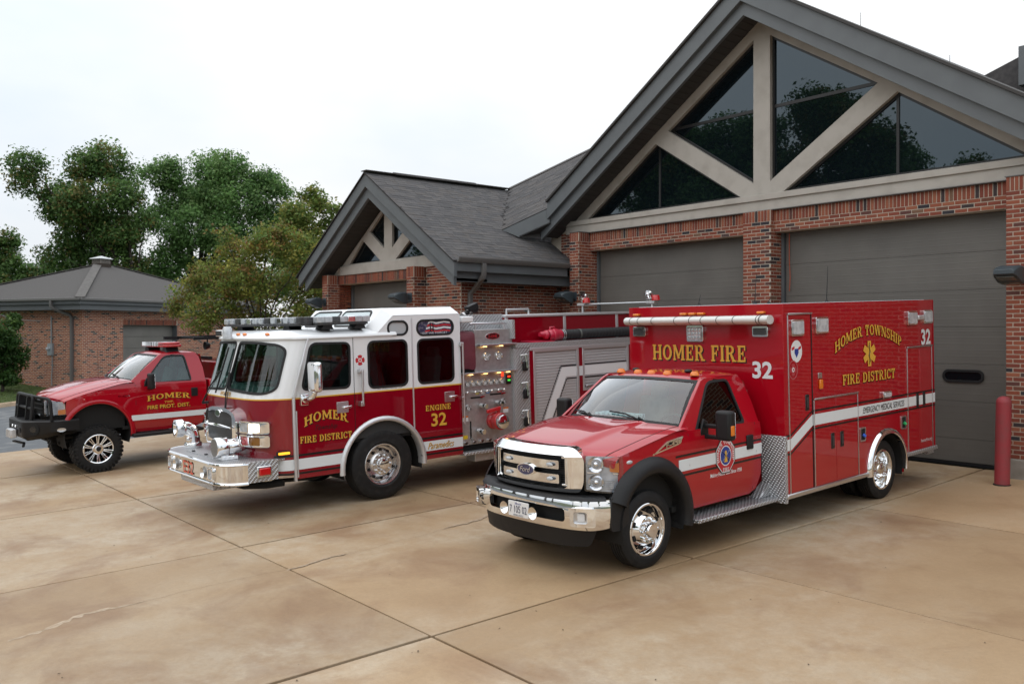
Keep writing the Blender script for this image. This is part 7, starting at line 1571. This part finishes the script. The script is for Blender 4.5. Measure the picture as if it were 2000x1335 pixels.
for k in range(4): q = MB(); q.box(cxp-.27, cxp+.27, cyp-.27, cyp+.27, zc+.075+.05*k, zc+.11+.05*k); q.build('louvre', LOUV, cu_, smooth=0)
for sx in (-1, 1):
    for sy in (-1, 1): pbox(cu_, 'cupola_post', cxp+sx*.25-.025, cxp+sx*.25+.025, cyp+sy*.25-.025, cyp+sy*.25+.025, zc+.07, zc+.28, LOUV, 0)
b = MB(); r0 = [(cxp+x*.36, cyp+y*.36, zc+.28) for x, y in ((-1, -1), (1, -1), (1, 1), (-1, 1))]; r1 = [(cxp+x*.35, cyp+y*.35, zc+.30) for x, y in ((-1, -1), (1, -1), (1, 1), (-1, 1))]; b.loft([r0, r1, [(cxp, cyp, zc+.43)]*4], close=True, caps=True); b.build('cupola_roof', mat('white_metal_roof', (.72, .74, .76), .35, .3), cu_, smooth=0)
m = MB(); rtube(m, [(-.9, -OV-.06, HW+.36), (-.9, -OV-.06, HW+.12), (-.85, -OV-.02, HW+.04), (-.55, -.12, HW-.22), (-.52, -.07, HW-.34), (-.52, -.07, .0)], .05, .06); m.build('downspout', GUTTER, GR, smooth=30, bevel=.008)
# electric box on the left wall (own thing)
def gw(x, y, z): return GR.matrix_basis @ Vector((x, y, z))
EB = tag(empty('meter_box', gw(-1.75, 0, .0), (0, 0, ga)), 'small grey electric box with conduit on the detached garage wall', 'electric box')
GALV = mat('galvanised_grey', (.30, .34, .36), .5)
pbox(EB, 'box', -.13, .13, -.12, -.003, 1.18, 1.66, GALV, .012); b = MB(); b.cyl((-.03, -.12, 1.45), (-.03, -.20, 1.45), .075, n=18); b.sphere((-.03, -.20, 1.45), .06, 12, 6); b.build('meter_dial', LENSW, EB); b = MB(); b.cyl((.03, -.05, 1.66), (.03, -.05, HW-.25), .026, n=10); b.build('conduit', GALV, EB); b = MB(); b.tube([(.08, -.05, 1.18), (.08, -.05, .6), (.04, -.05, .3), (.06, -.05, -.05)], .02, 8); b.build('lower_conduit', GALV, EB)
cb_ = MB(); a_, e_ = gw(-5.6, -.9, HW+.45), gw(-2.2, -.12, HW-.45); cb_.tube([a_.lerp(e_, k/12)+Vector((0, 0, -.25*math.sin(math.pi*k/12))) for k in range(13)], .012, 5); tag(cb_.build('service_cable', GALV), 'thin service cable hanging under the eave of the detached garage', 'cable')
# ------------------------------------------------------------ trees
def leafmat(name):
    m = bpy.data.materials.new(name); m.use_nodes = True; t = m.node_tree; n = t.nodes
    for x in list(n): n.remove(x)
    o = n.new('ShaderNodeOutputMaterial'); at = n.new('ShaderNodeVertexColor'); at.layer_name = 'bc'; d = n.new('ShaderNodeBsdfPrincipled'); d.inputs['Roughness'].default_value = .55; d.inputs['Specular IOR Level'].default_value = .3
    tr = n.new('ShaderNodeBsdfTranslucent'); mx = n.new('ShaderNodeMixShader'); mx.inputs[0].default_value = .42
    t.links.new(at.outputs[0], d.inputs['Base Color']); t.links.new(at.outputs[0], tr.inputs[0]); t.links.new(d.outputs[0], mx.inputs[1]); t.links.new(tr.outputs[0], mx.inputs[2]); t.links.new(mx.outputs[0], o.inputs[0]); return m
LEAF = leafmat('leaf')
def px2w(px, py, D):
    la = (px-1000)*D/1750; w_ = wdir(la, D); return Vector((w_.x, w_.y, CAMZ+(649-py)*D/1750))
def tree(name, label, cat, D, lobes, base_px, zbase, nleaf, lsize, cols, seed, clump=.5, per=70, trunk_r=.3, group=None, flat=1., outer=.55, twig=.02, limbs=True, rk=1.):
    """lobes: (px, py, radius px) turned into 3D blobs round the trunk; crown of many small leaf faces in clumps"""
    rg = np.random.default_rng(seed); s = 1750/D
    base = px2w(base_px, 649, D); base.z = zbase
    root = tag(empty(name, base), label, cat, group)
    L = []
    for k, (x, y, r) in enumerate(lobes):
        R_ = r/s*rk; dd = rg.uniform(-.9, .9)*R_*1.5; p = px2w(x, y, D+dd); p = px2w(1000+(x-1000)*D/(D+dd)*1.0 if False else x, y, D)+Vector(((-math.sin(YAW))*dd, math.cos(YAW)*dd, 0)); L.append((np.array(p-base), R_))
    wts = np.array([r**2 for _, r in L]); wts /= wts.sum(); nc = max(4, nleaf//per)
    idx = rg.choice(len(L), nc, p=wts); cen = np.zeros((nc, 3)); crad = clump*rg.uniform(.6, 1.3, nc)
    for i in range(nc):
        c, r = L[idx[i]]; v = rg.normal(size=3); v /= np.linalg.norm(v); cen[i] = c+v*r*(outer+(1-outer)*rg.uniform()**.6)*np.array([1, 1, .9])
    # leaves
    N = nc*per; ci = np.repeat(np.arange(nc), per); v = rg.normal(size=(N, 3)); v /= np.linalg.norm(v, axis=1)[:, None]; rr_ = rg.uniform(size=N)**.55
    P = cen[ci]+v*(crad[ci]*rr_)[:, None]*np.array([1, 1, .75*flat]); keep = P[:, 2] > .15; P = P[keep]; ci = ci[keep]; v = v[keep]; N = len(P)
    nrm = v*.6+rg.normal(size=(N, 3))*.7+np.array([0, 0, .5]); nrm /= np.linalg.norm(nrm, axis=1)[:, None]
    a = np.cross(nrm, rg.normal(size=(N, 3))); a /= np.linalg.norm(a, axis=1)[:, None]; b_ = np.cross(nrm, a); sz = lsize*rg.uniform(.55, 1.35, N)
    V = np.stack([P-a*sz[:, None]*.6, P+b_*sz[:, None]*.33+nrm*sz[:, None]*.08, P+a*sz[:, None]*.6, P-b_*sz[:, None]*.33+nrm*sz[:, None]*.08], 1).reshape(-1, 3)
    me = bpy.data.meshes.new('crown'); me.vertices.add(4*N); me.vertices.foreach_set('co', V.ravel()); me.loops.add(4*N); me.loops.foreach_set('vertex_index', np.arange(4*N)); me.polygons.add(N); me.polygons.foreach_set('loop_start', np.arange(N)*4); me.update(calc_edges=True)
    cc = np.array(cols); ck = rg.choice(len(cc), nc); base_c = cc[ck]*rg.uniform(.75, 1.25, nc)[:, None]; lc = base_c[ci]*rg.uniform(.7, 1.3, N)[:, None]
    alt = rg.uniform(size=N) < .16; lc[alt] = cc[rg.choice(len(cc), alt.sum())]
    col = np.ones((N, 4, 4), np.float32); col[:, :, :3] = lc[:, None, :]; colset(me, col); mobj('crown', me, LEAF, root)
    # trunk and limbs
    m = MB(); zs = sorted(c[2] for c, _ in L); top = np.array([0, 0, zs[len(zs)//2]*.9]); h0 = max(.4, (min(c[2]-r for c, r in L))*1.0)
    def jit(p, q, n, amp): return [Vector(p).lerp(Vector(q), k/n)+Vector(rg.normal(size=3))*amp*(0 if k in (0, n) else 1) for k in range(n+1)]
    fork = Vector((0, 0, min(h0, top[2]*.55))); m.tube(jit((0, 0, -.3), fork, 4, trunk_r*.12), [trunk_r*1.35, trunk_r*1.1, trunk_r, trunk_r*.92, trunk_r*.85], 12)
    hubs = []
    for c, r in L:
        st = fork*rg.uniform(.85, 1.0); e_ = Vector(c); mid = st.lerp(e_, .5)+Vector((0, 0, abs(e_.z-st.z)*.12)); P_ = jit(st, mid, 3, r*.08)[:-1]+jit(mid, e_, 3, r*.1); rad = max(.03, trunk_r*.36*min(1, r/2+.3)); m.tube(P_, [rad*(1-.75*k/(len(P_)-1)) for k in range(len(P_))], 7); hubs += [(p, rad*.3) for p in P_[2:]]
    H = np.array([tuple(p) for p, _ in hubs])
    for i in range(0, nc, 2 if nc < 400 else 4):
        j = np.argmin(((H-cen[i])**2).sum(1)); p = Vector(H[j]); q = Vector(cen[i]); md = p.lerp(q, .55)+Vector(rg.normal(size=3))*.08*(q-p).length; m.tube([p, md, q], [twig, twig*.7, twig*.35], 4, caps=False)
    m.build('trunk', BARK, root, smooth=60, fix=False)
    return root
OAKC = [tuple(min(.3, c*2.15) for c in q) for q in [(.045, .085, .022), (.06, .105, .028), (.035, .07, .02), (.07, .12, .035), (.05, .09, .03), (.028, .055, .016), (.10, .09, .03)]]
OAKC2 = [tuple(min(.3, c*2.2) for c in q) for q in [(.06, .115, .032), (.075, .135, .042), (.05, .10, .03), (.09, .15, .05), (.04, .08, .025)]]
YELC = [tuple(min(.3, c*1.5) for c in q) for q in [(.10, .15, .035), (.13, .17, .04), (.08, .13, .03), (.16, .16, .04)]]
CRAB = [tuple(min(.3, c*1.85) for c in q) for q in [(.10, .125, .028), (.13, .14, .03), (.085, .115, .026), (.15, .14, .035), (.12, .09, .03), (.15, .09, .03), (.075, .125, .03), (.17, .17, .03), (.09, .12, .03), (.11, .13, .03)]]
oak1 = tree('oak_tree', 'tall dark green oak behind the detached garage at the far left', 'tree', 53, [(150, 320, 36), (205, 312, 40), (225, 335, 30), (70, 332, 34), (38, 358, 24), (95, 385, 46), (165, 400, 52), (255, 385, 36), (130, 455, 56), (215, 450, 50), (255, 455, 28), (235, 515, 40), (150, 520, 40), (290, 425, 14), (95, 500, 30)], 262, -.2, 46000, .165, OAKC, 21, .78, 50, .38, outer=.58, rk=.93)
oak2 = tree('oak_tree', 'broad round green oak behind the detached garage beside the small tree', 'tree', 57, [(285, 335, 18), (325, 340, 30), (400, 328, 40), (455, 335, 36), (510, 355, 32), (545, 375, 24), (345, 390, 40), (410, 395, 46), (480, 400, 44), (530, 420, 30), (305, 425, 26), (385, 455, 44), (450, 465, 44), (520, 465, 36), (345, 510, 36), (310, 545, 28), (400, 530, 40), (265, 560, 26)], 385, -.2, 60000, .165, OAKC2, 33, .78, 50, .42, outer=.58, rk=.97)
tree('young_tree', 'wispy yellow-green tree rising behind the left rake of the station wing', 'tree', 47, [(600, 385, 20), (625, 400, 22), (590, 425, 30), (640, 440, 24), (565, 440, 28), (610, 470, 34), (560, 500, 34), (640, 500, 30), (655, 410, 12), (612, 372, 8)], 605, -.2, 15000, .15, YELC, 41, .5, 34, .14, outer=.3)
tree('background_tree', 'dark tree at the left picture edge beyond the garage roof', 'tree', 66, [(8, 470, 22), (-20, 500, 50), (35, 535, 40), (5, 560, 44), (60, 560, 34), (85, 530, 22)], 20, -.2, 22000, .18, OAKC, 52, .7, 60, .3, rk=.9)
tree('background_tree', 'low dark tree between the two oaks behind the garage roof', 'tree', 68, [(300, 560, 34), (250, 560, 34), (340, 575, 30), (210, 575, 30), (420, 560, 36), (480, 560, 40), (540, 550, 40)], 300, -.2, 22000, .2, OAKC2, 53, .9, 60, .25)
tree('crabapple_tree', 'small olive and rust coloured tree in front of the detached garage door wall', 'tree', 27, [(520, 478, 40), (455, 500, 44), (580, 490, 44), (400, 545, 44), (480, 560, 60), (565, 560, 60), (352, 575, 30), (335, 598, 20), (410, 612, 44), (500, 632, 48), (590, 630, 48), (622, 545, 34), (440, 455, 16), (640, 600, 30), (555, 455, 20)], 505, -.25, 30000, .085, CRAB, 61, .34, 40, .13, outer=.25, twig=.009)
tree('shrub', 'dense dark green shrub against the left wall of the detached garage', 'shrub', 34.5, [(8, 655, 30), (24, 690, 26), (0, 715, 30), (20, 628, 16), (-30, 680, 40), (30, 660, 16), (18, 735, 18)], 5, -.05, 14000, .10, [(.04, .095, .022), (.055, .12, .03), (.03, .07, .018), (.08, .14, .03)], 71, .30, 50, .06, outer=.3, twig=.008)
# trees across the road, behind the camera: they show in the gable glass and the chrome
rgt = random.Random(4)
for k, (x, y, sc_, rz, src) in enumerate(((-51, -13, 1.36, .4, oak2), (-45, -19, 1.38, 1.3, oak1), (-40, -22, 1.34, 2.2, oak2), (-35.5, -25, 1.38, 3.0, oak1), (-31.5, -29.5, 1.12, .2, oak2), (-28.5, -31, 1.1, 1.2, oak1), (-60, -5, 1.4, 2.6, oak1), (-10, -36, 1.15, 4.1, oak2), (4, -36, 1.2, 5.1, oak1), (16, -28, 1.15, .9, oak2), (28, -14, 1.2, 2.0, oak1), (33, 4, 1.1, 3.4, oak2), (-72, 6, 1.2, 5.0, oak2))):
    c = copy_tree(src); c.name = 'roadside_tree'; c.location = (x, y, -.9); c.rotation_euler = (0, 0, rz); c.scale = (sc_,)*3
    tag(c, 'large leafy tree across the road, mirrored in the gable windows', 'tree', 'trees across the road')
